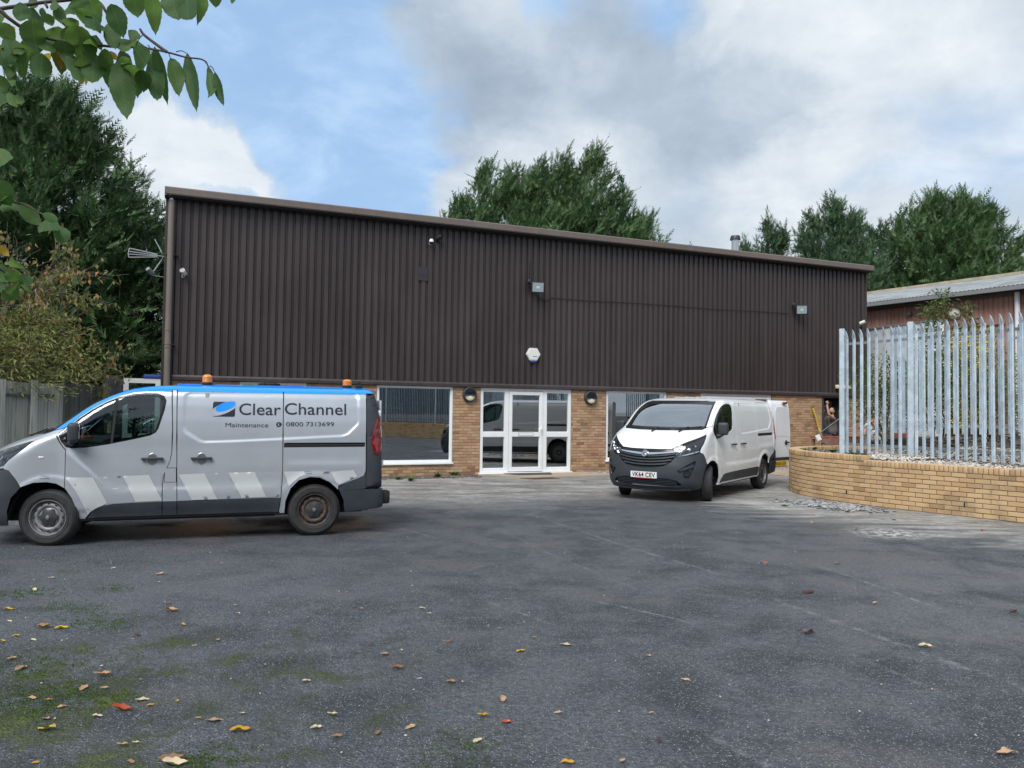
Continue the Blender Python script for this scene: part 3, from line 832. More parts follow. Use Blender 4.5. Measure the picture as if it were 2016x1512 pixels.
    for s_, f_ in zip((1, -1), fg):
        skin('fog_recess', inset_loop(f_, -.01), trim, v, raw=True, off=-.035, g=.06, rim=0, dsp=False)
        p, n_ = surf_yz(.77 * s_, .555, -.03); q = n_.to_track_quat('Z', 'Y').to_matrix().to_4x4()
        mb = MB(); mb.lathe([(.065, 0), (.068, .018), (.055, .02), (.05, .004), (.001, .002)], 28, c=p, mat4=q); mb.build('fog_lamp_blank', M['matt_black'], v)
        skin('fog_fin', [('y', .64, .60), ('y', .74, .665), ('y', .86, .70), ('y', .87, .655), ('y', .76, .62), ('y', .66, .575)], trim, v, s_, off=-.012, g=.05, rim=.02, dsp=False)
    skin('bumper_lip', sym([('y', 0, .235), ('y', .5, .238), ('y', .78, .255), ('y', .80, .235), ('y', .5, .212), ('y', 0, .21)]), trim, v, raw=True, off=.012, g=0, rim=.03, dsp=False)
    # grille
    gpoly = [('y', 0, .967), ('y', .30, .970), ('y', .50, .982), ('y', .565, .95)] + [('y', .575, .90)] + gr_lo
    gl = sym(gpoly)
    skin('grille_backing', inset_loop(gl, -.012), M['matt_black'], v, raw=True, off=-.035, g=.1, rim=0, dsp=False)
    skin('grille_top', sym([('y', 0, .966), ('y', .30, .969), ('y', .50, .980), ('y', .56, .95), ('y', .565, .935), ('y', .3, .918), ('y', 0, .908)]), M['matt_black_gloss'], v, raw=True, off=-.006, g=.06, dsp=False)
    for i in range(4):
        z0 = .845 - i * .052; hw = .555 - max(0, i - 1) * .05 - (.03 if i == 3 else 0)
        pts = [(sy(y, z0 + .055 * (abs(y) / .55) ** 2), z0 + .055 * (abs(y) / .55) ** 2) for y in np.linspace(-hw, hw, 27)]
        strip_on('grille_bar', pts, .024, trim, v, off=-.004, thick=.02)
    pts = [(sy(y, .885 + .045 * (abs(y) / .55) ** 1.5), .885 + .045 * (abs(y) / .55) ** 1.5) for y in np.linspace(-.555, .555, 31)]
    strip_on('chrome_bar', pts, [.020 + .022 * (1 - abs(i - 15) / 15) for i in range(31)], M['chrome'], v, off=.006, thick=.02)
    p, n_ = surf_yz(0, .885, .0); q = n_.to_track_quat('Z', 'Y').to_matrix().to_4x4()
    mb = MB(); mb.lathe([(.064, -.005), (.066, .018), (.060, .024), (.054, .018), (.052, .012)], 40, c=p, mat4=q)
    em = mb.build('emblem', M['chrome'], v)
    mb = MB(); mb.lathe([(.053, .013), (.001, .013)], 32, c=p, mat4=q); mb.build('emblem_face', M['dull_chrome'], em)
    if white:
        mb = MB(); q3 = q.to_3x3()
        def eb(pts, w):
            mb.tube([p + q3 @ Vector((a, b, .018)) for a, b in pts], w, 6)
        eb([(-.03, -.028), (-.02, .005), (.0, .028), (.022, .032), (.034, .02)], .006); eb([(.034, .02), (.016, .01), (.012, -.008), (.022, -.02), (.014, -.036), (-.002, -.034)], .0055); eb([(-.012, .012), (-.03, .016)], .004); eb([(-.002, -.004), (-.012, -.018)], .004)
        mb.build('emblem_motif', M['chrome'], em)
        # registration plate
        z0, z1 = .442, .553
        pl = skin('number_plate', [('y', -.262, z0), ('y', .262, z0), ('y', .262, z1), ('y', -.262, z1)], M['plate_white'], v, off=.014, g=0, rim=.012, dsp=False, gap=0)
        V, F = text_mesh('VK64 CEV', 1.0, .012)
        a, b = V[:, 0].min(), V[:, 0].max(); c, d = V[:, 1].min(), V[:, 1].max()
        y = .232 - (V[:, 0] - a) / (b - a) * .464; y = -y
        zz = .460 + (V[:, 1] - c) / (d - c) * .079
        s = np.array([sy(-yy, z_) for yy, z_ in zip(y, zz)]); PP, _ = Psurf(s, zz, .016, False)
        # text must read correctly from the front: the van's right side (+y) is on the viewer's left
        me = bpy.data.meshes.new('plate_characters'); me.from_pydata(PP.tolist(), [], F); me.materials.append(M['ink']); me.update(); link_obj('plate_characters', me, pl)
        st = [(sy(y_, .438), .438) for y_ in np.linspace(-.17, .19, 9)]
        strip_on('plate_sticker', st, .016, M['red_plastic'], pl, off=.016, thick=.002)
    # headlights
    for sg in (-1, 1):
        hp = [('y', .585, .836), ('y', .545, .93), ('y', .515, .992), ('y', .71, 1.105), (.735, 1.245), (.66, 1.18), (.57, 1.10), (.48, 1.02), (.435, .96), (.43, .925), ('y', .76, .868)]
        hs = to_s(hp, sg)
        hb = skin('headlight', hs, M['matt_black_gloss'], v, raw=True, off=-.05, g=.05, rim=0, dsp=False)
        skin('lens', hs, M['lens_glass'], hb, raw=True, off=-.001, g=.04, rim=.01, dsp=False)
        for (yy, z_, r_) in ((.63, .935, .062), (.765, .985, .052), (.85, 1.06, .032)):
            p, n_ = surf_yz(yy * sg, z_, -.045); fw_ = (n_ + Vector((-1.2, 0, 0))).normalized(); q = fw_.to_track_quat('Z', 'Y').to_matrix().to_4x4()
            mb = MB(); mb.lathe([(r_, .03), (r_ * .98, .024), (r_ * .8, .004), (r_ * .5, -.008), (r_ * .2, -.012), (.001, -.012)], 24, c=p, mat4=q); mb.lathe([(r_ * .25, -.01), (r_ * .22, .016), (.001, .02)], 12, c=p, mat4=q)
            mb.build('reflector_bowl', M['chrome'], hb)
        skin('bright_trim', [('y', .60, .850), ('y', .76, .880), (.44, .938), (.45, .965), ('y', .80, .915), ('y', .70, .885)], M['chrome'], hb, sg, off=-.03, g=0, rim=.006, dsp=False, gap=0)
        # wing
        wing = [(.63, .708), (.76, .757), (.9, .762), (1.0, .742), (1.088, .69), (1.084, 1.14), (1.055, 1.17), (1.01, 1.24), (.975, 1.315), (1.053, 1.400), ('y', .850, 1.368), (.86, 1.332), (.745, 1.252), (.67, 1.18), (.58, 1.10), (.49, 1.02), (.443, .96), (.44, .92), (.50, .90), (.575, .80)]
        skin('wing', wing, body, v, sg, g=.024)
        p, n_ = surf_xz(.83, 1.055, sg, .0)
        mb = MB(); mb.box(p, (.055, .012, .026), bev=.006); mb.build('side_indicator', M['lens_clear'] if not white else M['lens_clear'], v)
        # A pillar
        pil = [(1.055, 1.404)] + DOORTOP[1:] + [(2.224, 1.866), (2.226, 1.892), (1.99, 1.893), ('y', .69, 1.893), ('y', .738, 1.865), ('y', .779, 1.75), ('y', .804, 1.6), ('y', .824, 1.45), ('y', .835, 1.375)]
        skin('a_pillar', pil, top, v, sg, g=.028, gap=.002, dsp=False)
        # front door
        door = [(1.092, .69), (1.088, 1.14), (1.06, 1.17), (1.015, 1.24), (.98, 1.315)] + DOORTOP + [(2.225, 1.865), (2.25, 1.4), (2.25, 1.11), (2.232, 1.0), (2.165, .82), (2.155, .72), (2.158, .50), (1.85, .493), (1.62, .482), (1.50, .465), (1.42, .43), (1.36, .38), (1.32, .33), (1.31, .312), (1.252, .31), (1.225, .42), (1.17, .57)]
        dr = skin('front_door', door, body, v, sg, holes=[WIN], g=.024, hgap=0)
        wl = to_s(WIN, sg, .03); wl = chaikin(wl, 1)
        skin('window_seal', wl, M['matt_black_gloss'], dr, raw=True, holes=[inset_loop(wl, .022)], off=-.006, g=0, rim=.012, gap=0)
        skin('window_glass', inset_loop(wl, .018), M['car_glass'], dr, raw=True, off=-.014, g=.08, rim=0, gap=0, dsp=False)
        skin('mirror_corner', [(1.02, 1.31), (1.08, 1.385), (1.19, 1.49), (1.20, 1.40), (1.20, 1.26), (1.235, 1.18), (1.14, 1.175), (1.09, 1.19), (1.04, 1.25)], M['matt_black_gloss'], dr, sg, off=-.004, g=.05, rim=.01, gap=0, dsp=False)
        skin('window_divider', [(1.560, 1.215), (1.585, 1.215), (1.625, 1.785), (1.590, 1.775)], M['matt_black'], dr, sg, off=-.010, g=0, rim=.012, gap=0, dsp=False)
        # black sill trim pieces and doors
        skin('sill_trim', [(1.335, .322), (1.375, .385), (1.43, .437), (1.51, .474), (1.62, .488), (1.85, .497), (2.155, .502), (2.157, .325)], trim, v, sg, off=.006, g=.06)
        skin('b_pillar_panel', [(2.229, 1.888), (2.285, 1.888), (2.325, .50), (2.162, .50), (2.159, .72), (2.169, .82), (2.236, 1.0), (2.254, 1.11), (2.254, 1.4)], body, v, sg, g=.05, holes=[[(2.175, .735), (2.178, .915), (2.312, .915), (2.316, .735)]])
        skin('fuel_flap', [(2.178, .738), (2.181, .912), (2.308, .912), (2.312, .738)], body, v, sg, g=.05, off=.001)
        skin('sill_trim', [(2.162, .325), (2.162, .497), (2.324, .497), (2.327, .325)], trim, v, sg, off=.006, g=.06)
        # sliding door and rear quarter
        skin('sliding_door', [(2.289, 1.888), (3.578, 1.888), (3.58, 1.17), (3.583, .79), (3.568, .515), (2.33, .503)], body, v, sg, g=.026, ridge=True)
        skin('sill_trim', [(2.332, .325), (2.33, .500), (3.567, .512), (3.545, .33)], trim, v, sg, off=.006, g=.06)
        railh = [(3.60, 1.165), (3.60, 1.222), (4.645, 1.225), (4.645, 1.170)]
        rear = [(3.583, 1.888), (4.665, 1.888), (4.66, .84), (4.635, .78), (4.56, .745), (4.30, .655)] + [(4.30, .60), (4.19, .70), (4.06, .765), (3.93, .775), (3.79, .735), (3.69, .63), (3.63, .47), (3.62, .31), (3.55, .312), (3.573, .515), (3.588, .79), (3.585, 1.17)]
        skin('rear_quarter_panel', rear, body, v, sg, g=.026, ridge=True, holes=[railh])
        skin('slide_rail', railh, M['matt_black'], v, sg, off=-.018, g=.1, rim=0, gap=-.004)
        strip_on('rail_track', [(sg * sx(x, 1.197), 1.197) for x in np.linspace(3.61, 4.64, 20)], .016, M['dark_metal'], v, off=-.008, thick=.012)
        skin('sill_lip', [(1.25, .318), (3.56, .332), (3.56, .300), (1.25, .285)], M['matt_black_gloss'] if not white else body, v, sg, off=.002, g=.1, rim=.03)
        # rear corner
        cm = M['van_plastic'] if not white else body
        rc = [(4.668, 1.93), (4.664, .845), (4.83, .855), ('s', 0, 0)]
        def srear(z, e): # s at distance e past the start of the rear face
            return sx(10, z) + e
        rcl = [(sx(4.669, z), z) for z in np.linspace(1.925, .60 if not white else .86, 30)] 
        back = [(srear(z, .03), z) for z in np.linspace(.60 if not white else .86, 1.925, 30)]
        if not white: rcl[-1] = (sx(4.60, .60), .60)
        skin('rear_corner_panel', [(s * sg, z) for s, z in rcl + back], cm, v, raw=True, off=.001, g=.05, dsp=False)
        if white:
            blk = [(sx(4.64, .78), .78), (sx(4.665, .85), .85)] + [(srear(.85, .03), .85), (srear(.6, .03), .60)] + [(sx(4.31, .60), .60), (sx(4.31, .655), .655), (sx(4.56, .74), .74)]
            skin('rear_bumper_corner', [(s * sg, z) for s, z in blk], trim, v, raw=True, off=.002, g=.05, dsp=False)
        else:
            blk = [(sx(4.305, .66), .66), (sx(4.56, .75), .75), (sx(4.635, .785), .785), (sx(4.662, .85), .85), (sx(4.668, .61), .61), (sx(4.60, .60), .60), (sx(4.31, .595), .595)]
            skin('rear_bumper_corner', [(s * sg, z) for s, z in blk], trim, v, raw=True, off=.003, g=.05, dsp=False)
        lowr = [(4.312, .598), (4.378, .45), (4.40, .300)]
        lb = [(sx(x, z), z) for x, z in lowr] + [(sx(4.80, .335), .335), (srear(.36, .03), .36), (srear(.597, .03), .597)]
        lbs = []
        for i in range(len(lb)):
            a = lb[i]; b = lb[(i + 1) % len(lb)]
            for k in range(5): lbs.append((a[0] + (b[0] - a[0]) * k / 5, a[1] + (b[1] - a[1]) * k / 5))
        skin('rear_bumper', [(s * sg, z) for s, z in lbs], trim, v, raw=True, off=.014, g=.05, rim=.02, dsp=False)
        # tail light
        tlz = [(4.765, 1.08), (4.755, 1.38), (4.80, 1.54), (4.845, 1.575)]
        tl = [(sx(x, z), z) for x, z in tlz] + [(srear(1.575, -.01), 1.575), (srear(1.07, -.01), 1.07), (sx(4.80, 1.065), 1.065)]
        t_ = skin('tail_light', [(s * sg, z) for s, z in tl], M['red_lens'], v, raw=True, off=.012, g=.04, rim=.015, dsp=False)
        wl2 = [(srear(1.43, -.055), 1.43), (srear(1.45, -.012), 1.45), (srear(1.28, -.012), 1.28), (srear(1.30, -.05), 1.30)]
        skin('reversing_lens', [(s * sg, z) for s, z in wl2], M['lens_clear'], t_, raw=True, off=.015, g=0, rim=.004, dsp=False, gap=0)
        # door handles
        for hx, hz in ((2.035, 1.025), (2.60, 1.025)):
            p, n_ = surf_xz(hx, hz, sg, .0)
            mb = MB(); q = Vector((0, sg, 0)).to_track_quat('Z', 'Y').to_matrix().to_4x4()
            mb.lathe([(.078, .002), (.072, .006), (.05, .004), (.001, .001)], 24, c=p + Vector((0, sg * .001, -.002)), mat4=q @ Matrix.Diagonal((.75, 1, 1, 1)))
            d_ = mb.build('handle_dish', M['dull_chrome'] if not white else body, v)
            mb = MB(); mb.box(p + Vector((0, sg * .032, .006)), (.25, .022, .034), bev=.010); mb.box(p + Vector((-.105, sg * .014, .006)), (.03, .03, .026)); mb.box(p + Vector((.105, sg * .014, .006)), (.03, .03, .026))
            mb.build('door_handle', M['van_plastic'], v)
        # mirror
        p, n_ = surf_xz(1.12, 1.25, sg, 0); c = Vector((1.17, sg * 1.085, 1.345))
        bm = bmesh.new(); bmesh.ops.create_cube(bm, size=1)
        for q_ in bm.verts:
            k = 1.0 if q_.co.z > 0 else .9
            fx = .9 if q_.co.y * sg > 0 else 1.0
            q_.co = Vector((q_.co.x * .13 * k, q_.co.y * .20 * fx, q_.co.z * .25 * k)); q_.co.x += -.02 * (q_.co.z) + abs(q_.co.y) * .1
        bmesh.ops.bevel(bm, geom=bm.edges[:], offset=.045, segments=4, affect='EDGES', profile=.5)
        rotm = Matrix.Rotation(-sg * .18, 3, 'Z')
        vs = [rotm @ q_.co + c for q_ in bm.verts]; fs = [[q_.index for q_ in f.verts] for f in bm.faces]; bm.free()
        mb = MB(); mb.add(vs, fs, True)
        mb.tube([c + Vector((.0, -sg * .02, -.10)), c + Vector((-.03, -sg * .10, -.13)), Vector(p) + Vector((0, 0, -.02))], [.035, .032, .03], 10)
        mr = mb.build('door_mirror', M['van_plastic'] if not white else M['van_plastic'], v)
        mb = MB(); mb.box(c + rotm @ Vector((.069, 0, .02)), (.012, .145, .17), rotm, bev=.004); mb.build('mirror_glass', M['mirror'], mr)
    # ---- roof
    zl = [1.892, 1.905, 1.92, 1.933, 1.944, 1.953, 1.961, 1.967, 1.971]
    ns = 60; vs = []; fs = []
    for z in zl:
        smax = sx(10, z) + .02
        sv_ = np.linspace(-smax, smax, 2 * ns + 1); P, _ = Psurf(sv_, np.full(sv_.shape, z), 0, False); vs += P.tolist()
    n = 2 * ns + 1
    for i in range(len(zl) - 1):
        for k in range(n - 1): fs.append((i * n + k, i * n + k + 1, (i + 1) * n + k + 1, (i + 1) * n + k))
    b0 = (len(zl) - 1) * n
    for k in range(ns):
        a, b = b0 + ns - k, b0 + ns + k; 
        if k == 0: fs.append((b0 + ns, b0 + ns + 1, b0 + ns - 1)); continue
        if k < ns: fs.append((a, b, b + 1, a - 1))
    mb = MB(); mb.add(vs, fs, True); rf = mb.build('roof', top, v, sharp=60)
    ribs = MB()
    for y in (-.36, -.12, .12, .36): ribs.box((3.35, y, 1.974), (2.2, .05, .01), bev=.004)
    ribs.build('roof_rib', top, rf)
    # ---- wipers
    for (ya, za, yb, zb, yc, zc) in ((.28, 1.30, -.20, 1.312, .10, 1.285), (-.30, 1.30, -.76, 1.365, -.44, 1.29)):
        za += .025; zb += .02; a, _ = surf_yz(ya, za, .014); b, _ = surf_yz(yb, zb, .014); c, _ = surf_yz(yc, zc - .005, .012); mdl, _ = surf_yz((ya + yb) / 2, (za + zb) / 2, .03)
        mb = MB(); k = 8
        bl_ = [surf_yz(ya + (yb - ya) * i / k, za + (zb - za) * i / k, .012)[0] for i in range(k + 1)]
        mb.tube(bl_, .007, 6); mb.tube([c, mdl, surf_yz((ya * .45 + yb * .55), (za * .45 + zb * .55), .016)[0]], [.012, .009, .006], 6); mb.lathe([(.018, -.01), (.018, .012), (.001, .014)], 12, c=c)
        mb.build('wiper', M['matt_black'], v)
    # ---- cabin
    mb = MB(); mb.bounds(1.0, 1.45, -.80, .80, .75, 1.20, bev=.05); mb.box((1.16, 0, 1.225), (.60, 1.5, .07), bev=.03); mb.build('dashboard', M['cabin_grey'], v)
    mb = MB(); mb.bounds(2.62, 2.66, -.86, .86, .36, 1.86); mb.build('bulkhead', M['cabin_light'], v)
    mb = MB(); mb.bounds(1.1, 2.65, -.84, .84, .38, .44); mb.build('cabin_floor', M['cabin_grey'], v)
    mb = MB(); mb.bounds(1.90, 2.63, -.70, .70, 1.86, 1.875); mb.build('headlining', M['cabin_light'], v)
    for y0, wd in ((-.42, .72), (.46, .46)):
        s_ = thing('seat', None, None); s_.parent = v
        mb = MB(); mb.box((2.05, y0, .80), (.50, wd, .16), bev=.05); mb.build('cushion', M['seat_cloth'], s_)
        mb = MB(); mb.box((2.34, y0, 1.12), (.13, wd, .58), Matrix.Rotation(.16, 3, 'Y'), bev=.045); mb.build('backrest', M['seat_cloth'], s_)
        for yy in ([y0] if wd < .5 else [y0 - .18, y0 + .18]):
            mb = MB(); mb.box((2.44, yy, 1.50), (.09, .24, .17), bev=.04); mb.tube([(2.42, yy, 1.38), (2.44, yy, 1.46)], .008); mb.build('headrest', M['seat_cloth'], s_)
    q = Matrix.Rotation(R(-55), 4, 'Y'); mb = MB(); c = Vector((1.60, .42, 1.17)); ring = []
    for k in range(25):
        a = 2 * math.pi * k / 24; ring.append(c + q.to_3x3() @ Vector((.185 * math.cos(a), .185 * math.sin(a), 0)))
    mb.tube(ring, .015, 8, cap=False); mb.tube([c + q.to_3x3() @ Vector((0, -.18, 0)), c, c + q.to_3x3() @ Vector((0, .18, 0))], .014, 6); mb.tube([c, c + Vector((-.28, 0, -.14))], .03, 8); mb.build('steering_wheel', M['matt_black'], v)
    mb = MB(); mb.box((1.62, 0, 1.80), (.02, .22, .07), bev=.01); mb.build('inside_mirror', M['matt_black'], v)
    # ---- wheels
    st = R(20) if white else R(-13)
    make_wheel(v, .933, -.845, -1, steer=st if white else st)
    make_wheel(v, .933, .845, 1, steer=st)
    make_wheel(v, 4.0, -.845, -1, rim_mat=None if white else M['rusty_rim']); make_wheel(v, 4.0, .845, 1)
    # ---- rear
    if white:
        # both barn doors swung open, hinged on the corners
        for sg in (-1, 1):
            dr = thing('rear_door', None, None); dr.parent = v
            hx, hy = 4.90, sg * .86
            dr.location = (hx, hy, 0); 
            ang = R(12) * sg * -1
            dr.rotation_euler = (0, 0, (-R(13) if sg < 0 else R(20)))
            prof = [(.42, .0), (.8, .0), (1.2, 0.0), (1.5, -.012), (1.75, -.035), (1.88, -.06), (1.955, -.10)]
            nx = 8; vs = []; fs = []
            for i, (z, dy) in enumerate(prof):
                for k in range(nx + 1):
                    x = .02 + .76 * k / nx
                    if z > 1.9: x = .05 + .70 * k / nx
                    vs.append((x, sg * (.02 + dy), z))
            m_ = nx + 1
            for i in range(len(prof) - 1):
                for k in range(nx): fs.append((i * m_ + k, i * m_ + k + 1, (i + 1) * m_ + k + 1, (i + 1) * m_ + k))
            n0 = len(vs); vs2 = [(x, y - sg * .06, z) for x, y, z in vs]; fs2 = [tuple(n0 + i for i in f[::-1]) for f in fs]
            rimf = []
            bnd = [k for k in range(m_)] + [i * m_ + nx for i in range(1, len(prof))] + [(len(prof) - 1) * m_ + k for k in range(nx - 1, -1, -1)] + [i * m_ for i in range(len(prof) - 2, 0, -1)]
            for i in range(len(bnd)):
                a = bnd[i]; b = bnd[(i + 1) % len(bnd)]; rimf.append((a, b, b + n0, a + n0))
            mb = MB(); mb.add(vs + vs2, fs + fs2 + rimf, True); mb.build('door_skin', body, dr, sharp=35)
            mb = MB(); mb.prism([(.10, 1.12), (.12, 1.72), (.16, 1.80), (.62, 1.80), (.68, 1.72), (.70, 1.12)], sg * .021 - .003, sg * .021 + .003, 'xz'); mb.build('door_panel', body, dr)
            mb = MB(); mb.bounds(.03, .77, sg * .020, sg * .034, .575, .64, bev=.004); mb.build('door_rub_strip', trim, dr)
            mb = MB(); mb.box((.60, sg * .045, .98), (.20, .024, .035), bev=.01); mb.lathe([(.06, .001), (.05, .006), (.001, .004)], 16, c=(.6, sg * .02, .975), mat4=Matrix.Rotation(-sg * R(90), 4, 'X')); mb.build('door_handle', M['van_plastic'], dr)
            if sg < 0:
                pl = MB(); pl.bounds(.08, .60, sg * .021, sg * .032, .44, .55); pl.build('number_plate', M['plate_yellow'], dr)
                mb = MB(); mb.box((.58, sg * -.03 - .02, 1.90), (.16, .05, .05), bev=.012); mb.build('high_brake_light', M['red_lens'], dr)
                V, F = text_mesh('VK64 CEV', 1.0, .012); V[:, 0] -= V[:, 0].min(); V[:, 1] -= V[:, 1].min(); V[:, 0] *= .46 / V[:, 0].max(); V[:, 1] *= .075 / V[:, 1].max()
                me = bpy.data.meshes.new('plate_characters'); me.from_pydata([(.11 + x, -.0335, .458 + y) for x, y, _ in V], [], F); me.materials.append(M['ink']); link_obj('plate_characters', me, dr)
        mb = MB(); mb.bounds(4.86, 4.92, -.85, .85, .34, .52, bev=.02); mb.build('rear_step', trim, v)
        mb = MB(); mb.bounds(4.60, 4.70, -.83, -.80, .45, 1.85); mb.bounds(4.60, 4.70, .80, .83, .45, 1.85); mb.bounds(2.7, 4.7, -.8, .8, .42, .46); mb.build('load_bay', M['cabin_grey'], v)
    else:
        for sg in (-1, 1):
            mb = MB(); mb.bounds(4.868, 4.90, sg * .01, sg * .75, .55, 1.80, bev=.012); d_ = mb.build('rear_door', body, v)
            mb = MB(); mb.bounds(4.89, 4.905, sg * .12, sg * .65, 1.22, 1.70, bev=.01); mb.build('window', M['matt_black_gloss'], d_)
        mb = MB(); mb.bounds(4.85, 4.93, -.80, .80, .36, .56, bev=.03); mb.bounds(4.92, 5.0, -.80, .80, .38, .50, bev=.025); mb.build('rear_step', trim, v)
        mb = MB(); mb.bounds(4.90, 5.02, -.86, -.70, .38, .56, bev=.03); mb.build('tow_step', M['matt_black'], v)
        mb = MB(); mb.box((4.86, -.80, 1.62), (.04, .04, .08), bev=.008); mb.box((4.90, -.80, .93), (.05, .05, .08), bev=.008); mb.build('door_hinge', M['plate_white'], v)
    return v
# ================================================================== THE WAREHOUSE
BANG = .39248472
BO = Vector((-7.57129, 17.14559, 0))
bd = Vector((math.cos(BANG), math.sin(BANG), 0)); bn = Vector((-math.sin(BANG), math.cos(BANG), 0))
def bw(s, t, z): return BO + bd * s + bn * t + Vector((0, 0, z))
BL = 20.62
bld = thing('warehouse', 'long brown ribbed metal warehouse above a low buff brick ground floor', 'building', BO, BANG)
NSH = 20; SHW = BL / NSH; NR = 6; PIT = SHW / NR
def sheet_mesh():
    mb = MB(); z0, z1 = 2.33, 6.32; prof = []
    for r in range(NR):
        x = r * PIT
        prof += [(x, -.052), (x + .098, -.052), (x + .108, -.012), (x + .122, -.012), (x + .127, -.024), (x + .141, -.024), (x + .146, -.012), (x + PIT - .010, -.012)]
    prof.append((SHW + .012, -.052))
    vs = []
    for x, y in prof: vs += [(x, y, z0), (x, y, z1)]
    fs = [(2 * i, 2 * i + 2, 2 * i + 3, 2 * i + 1) for i in range(len(prof) - 1)]
    mb.add(vs, fs)
    me = bpy.data.meshes.new('cladding_sheet'); me.from_pydata(mb.v, [], mb.f); me.materials.append(M['clad']); me.update(); return me
shm = sheet_mesh()
for i in range(NSH):
    o = link_obj('cladding_sheet', shm, bld, (i * SHW, -.002 * (i % 2), 0))
mb = MB(); mb.bounds(0, BL, .0, .04, 2.25, 6.4); mb.build('backing_wall', M['dark_lining'], bld)
# drip flashing, corner trims
mb = MB(); mb.add([(-.02, -.052, 2.37), (BL, -.052, 2.37), (BL, -.075, 2.33), (-.02, -.075, 2.33), (BL, -.075, 2.265), (-.02, -.075, 2.265), (BL, .02, 2.262), (-.02, .02, 2.262)], [(0, 1, 2, 3), (3, 2, 4, 5), (5, 4, 6, 7)]); mb.build('drip_flashing', M['clad'], bld)
mb = MB(); mb.bounds(-.235, -.018, -.058, .0, .0, 6.32); mb.build('corner_trim', M['clad'], bld)
mb = MB(); mb.bounds(BL + .01, BL + .05, -.06, .2, 2.3, 6.32); mb.build('corner_trim', M['clad'], bld)
# fascia gutter in lengths
NF = 5; x0 = -.26; FL = (BL + .36) / NF
for i in range(NF):
    mb = MB(); a = x0 + i * FL + .002; b = a + FL - .004
    pr = [(-.30, 6.335), (-.315, 6.36), (-.315, 6.49), (-.29, 6.515), (.0, 6.545), (.0, 6.50), (-.27, 6.47), (-.27, 6.335)]
    mb.prism([(y, z) for y, z in pr], a, b, 'yz'); o = mb.build('fascia', M['fascia'], bld)
mb = MB(); mb.bounds(x0, BL + .09, -.27, .0, 6.30, 6.33); mb.build('soffit', M['dark_lining'], bld)
# roof behind the fascia and the other walls
mb = MB(); mb.add([(-.26, 0, 6.53), (BL + .09, 0, 6.53), (BL + .09, 7.5, 7.0), (-.26, 7.5, 7.0), (BL + .09, 15, 6.5), (-.26, 15, 6.5)], [(0, 1, 2, 3), (3, 2, 4, 5)]); mb.build('roof', M['roof_grey'], bld)
mb = MB(); mb.bounds(-.24, -.20, .0, 14.8, 2.3, 6.5); mb.bounds(BL + .02, BL + .06, .2, 14.8, 2.3, 6.5); mb.bounds(0, BL, 14.7, 14.8, 0, 6.5); mb.build('side_cladding', M['clad'], bld)
mb = MB(); mb.bounds(-.20, .0, .0, 14.8, 0, 2.3); mb.build('side_brickwork', M['brick'], bld)
mb = MB(); mb.bounds(BL - .25, BL, .12, 14.8, 0, 2.3); mb.build('side_brickwork', M['brick'], bld)
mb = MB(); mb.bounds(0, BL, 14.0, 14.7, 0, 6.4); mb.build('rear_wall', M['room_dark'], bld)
# interior seen through the panes
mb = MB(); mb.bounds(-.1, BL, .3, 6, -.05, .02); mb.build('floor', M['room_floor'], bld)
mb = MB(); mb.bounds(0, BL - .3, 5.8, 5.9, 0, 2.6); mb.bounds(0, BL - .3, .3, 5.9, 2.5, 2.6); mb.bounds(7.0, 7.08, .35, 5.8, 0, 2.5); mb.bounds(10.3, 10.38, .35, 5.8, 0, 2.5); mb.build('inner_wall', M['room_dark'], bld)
# ---- openings: s0, s1, z0, z1
OPEN = [(1.41, 2.92, .29, 2.27), (4.60, 6.57, .29, 2.27), (7.32, 9.95, 0, 2.27), (11.04, 13.02, .29, 2.27), (14.19, 16.81, 0, 2.27), (18.82, 19.80, 0, 2.22)]
# ---- bricks in stretcher bond
BRL, BRH = .225, .075
bspots = []
for c in range(31):
    z = c * BRH; off = 0 if c % 2 == 0 else -BRL / 2
    if z > 2.27: break
    x = off
    while x < BL:
        a, b = max(x, 0), min(x + BRL, BL - .002); zt = min(z + BRH, 2.268); segs = [(a, b)]
        for (s0, s1, q0, q1) in OPEN:
            if z + BRH * .5 > q0 and z + BRH * .5 < q1:
                ns_ = []
                for (u, v_) in segs:
                    if v_ <= s0 or u >= s1: ns_.append((u, v_)); continue
                    if u < s0 - .02: ns_.append((u, s0))
                    if v_ > s1 + .02: ns_.append((s1, v_))
                segs = ns_
        for (u, v_) in segs:
            if v_ - u > .03: bspots.append((u, v_, z, zt))
        x += BRL
def brick_mesh(name, L, Hh, D, mt):
    mb = MB(); l, h = L / 2, Hh / 2; e = .004
    vs = [(-l, D, -h), (l, D, -h), (l, D, h), (-l, D, h), (-l, e, -h), (l, e, -h), (l, e, h), (-l, e, h), (-l + e, 0, -h + e), (l - e, 0, -h + e), (l - e, 0, h - e), (-l + e, 0, h - e)]
    fs = [(0, 1, 5, 4), (1, 2, 6, 5), (2, 3, 7, 6), (3, 0, 4, 7), (4, 5, 9, 8), (5, 6, 10, 9), (6, 7, 11, 10), (7, 4, 8, 11), (8, 9, 10, 11)]
    mb.add(vs, fs); return mb
BMESH = brick_mesh('brick', BRL - .011, BRH - .011, .03, None).mesh('brick', M['brick'])
cand = []
for (u, v_, z, zt) in bspots:
    p = bw((u + v_) / 2, 0, (z + zt) / 2); q = project(p)
    hid = (q[0] < 745 and q[1] > 762) or (1215 < q[0] < 1545 and q[1] > 792) or q[0] > 1662
    cand.append((q[2] + (1000 if hid else 0) + (100 if v_ - u < .1 else 0), (u, v_, z, zt)))
cand.sort(key=lambda t: t[0])
rr = random.Random(3)
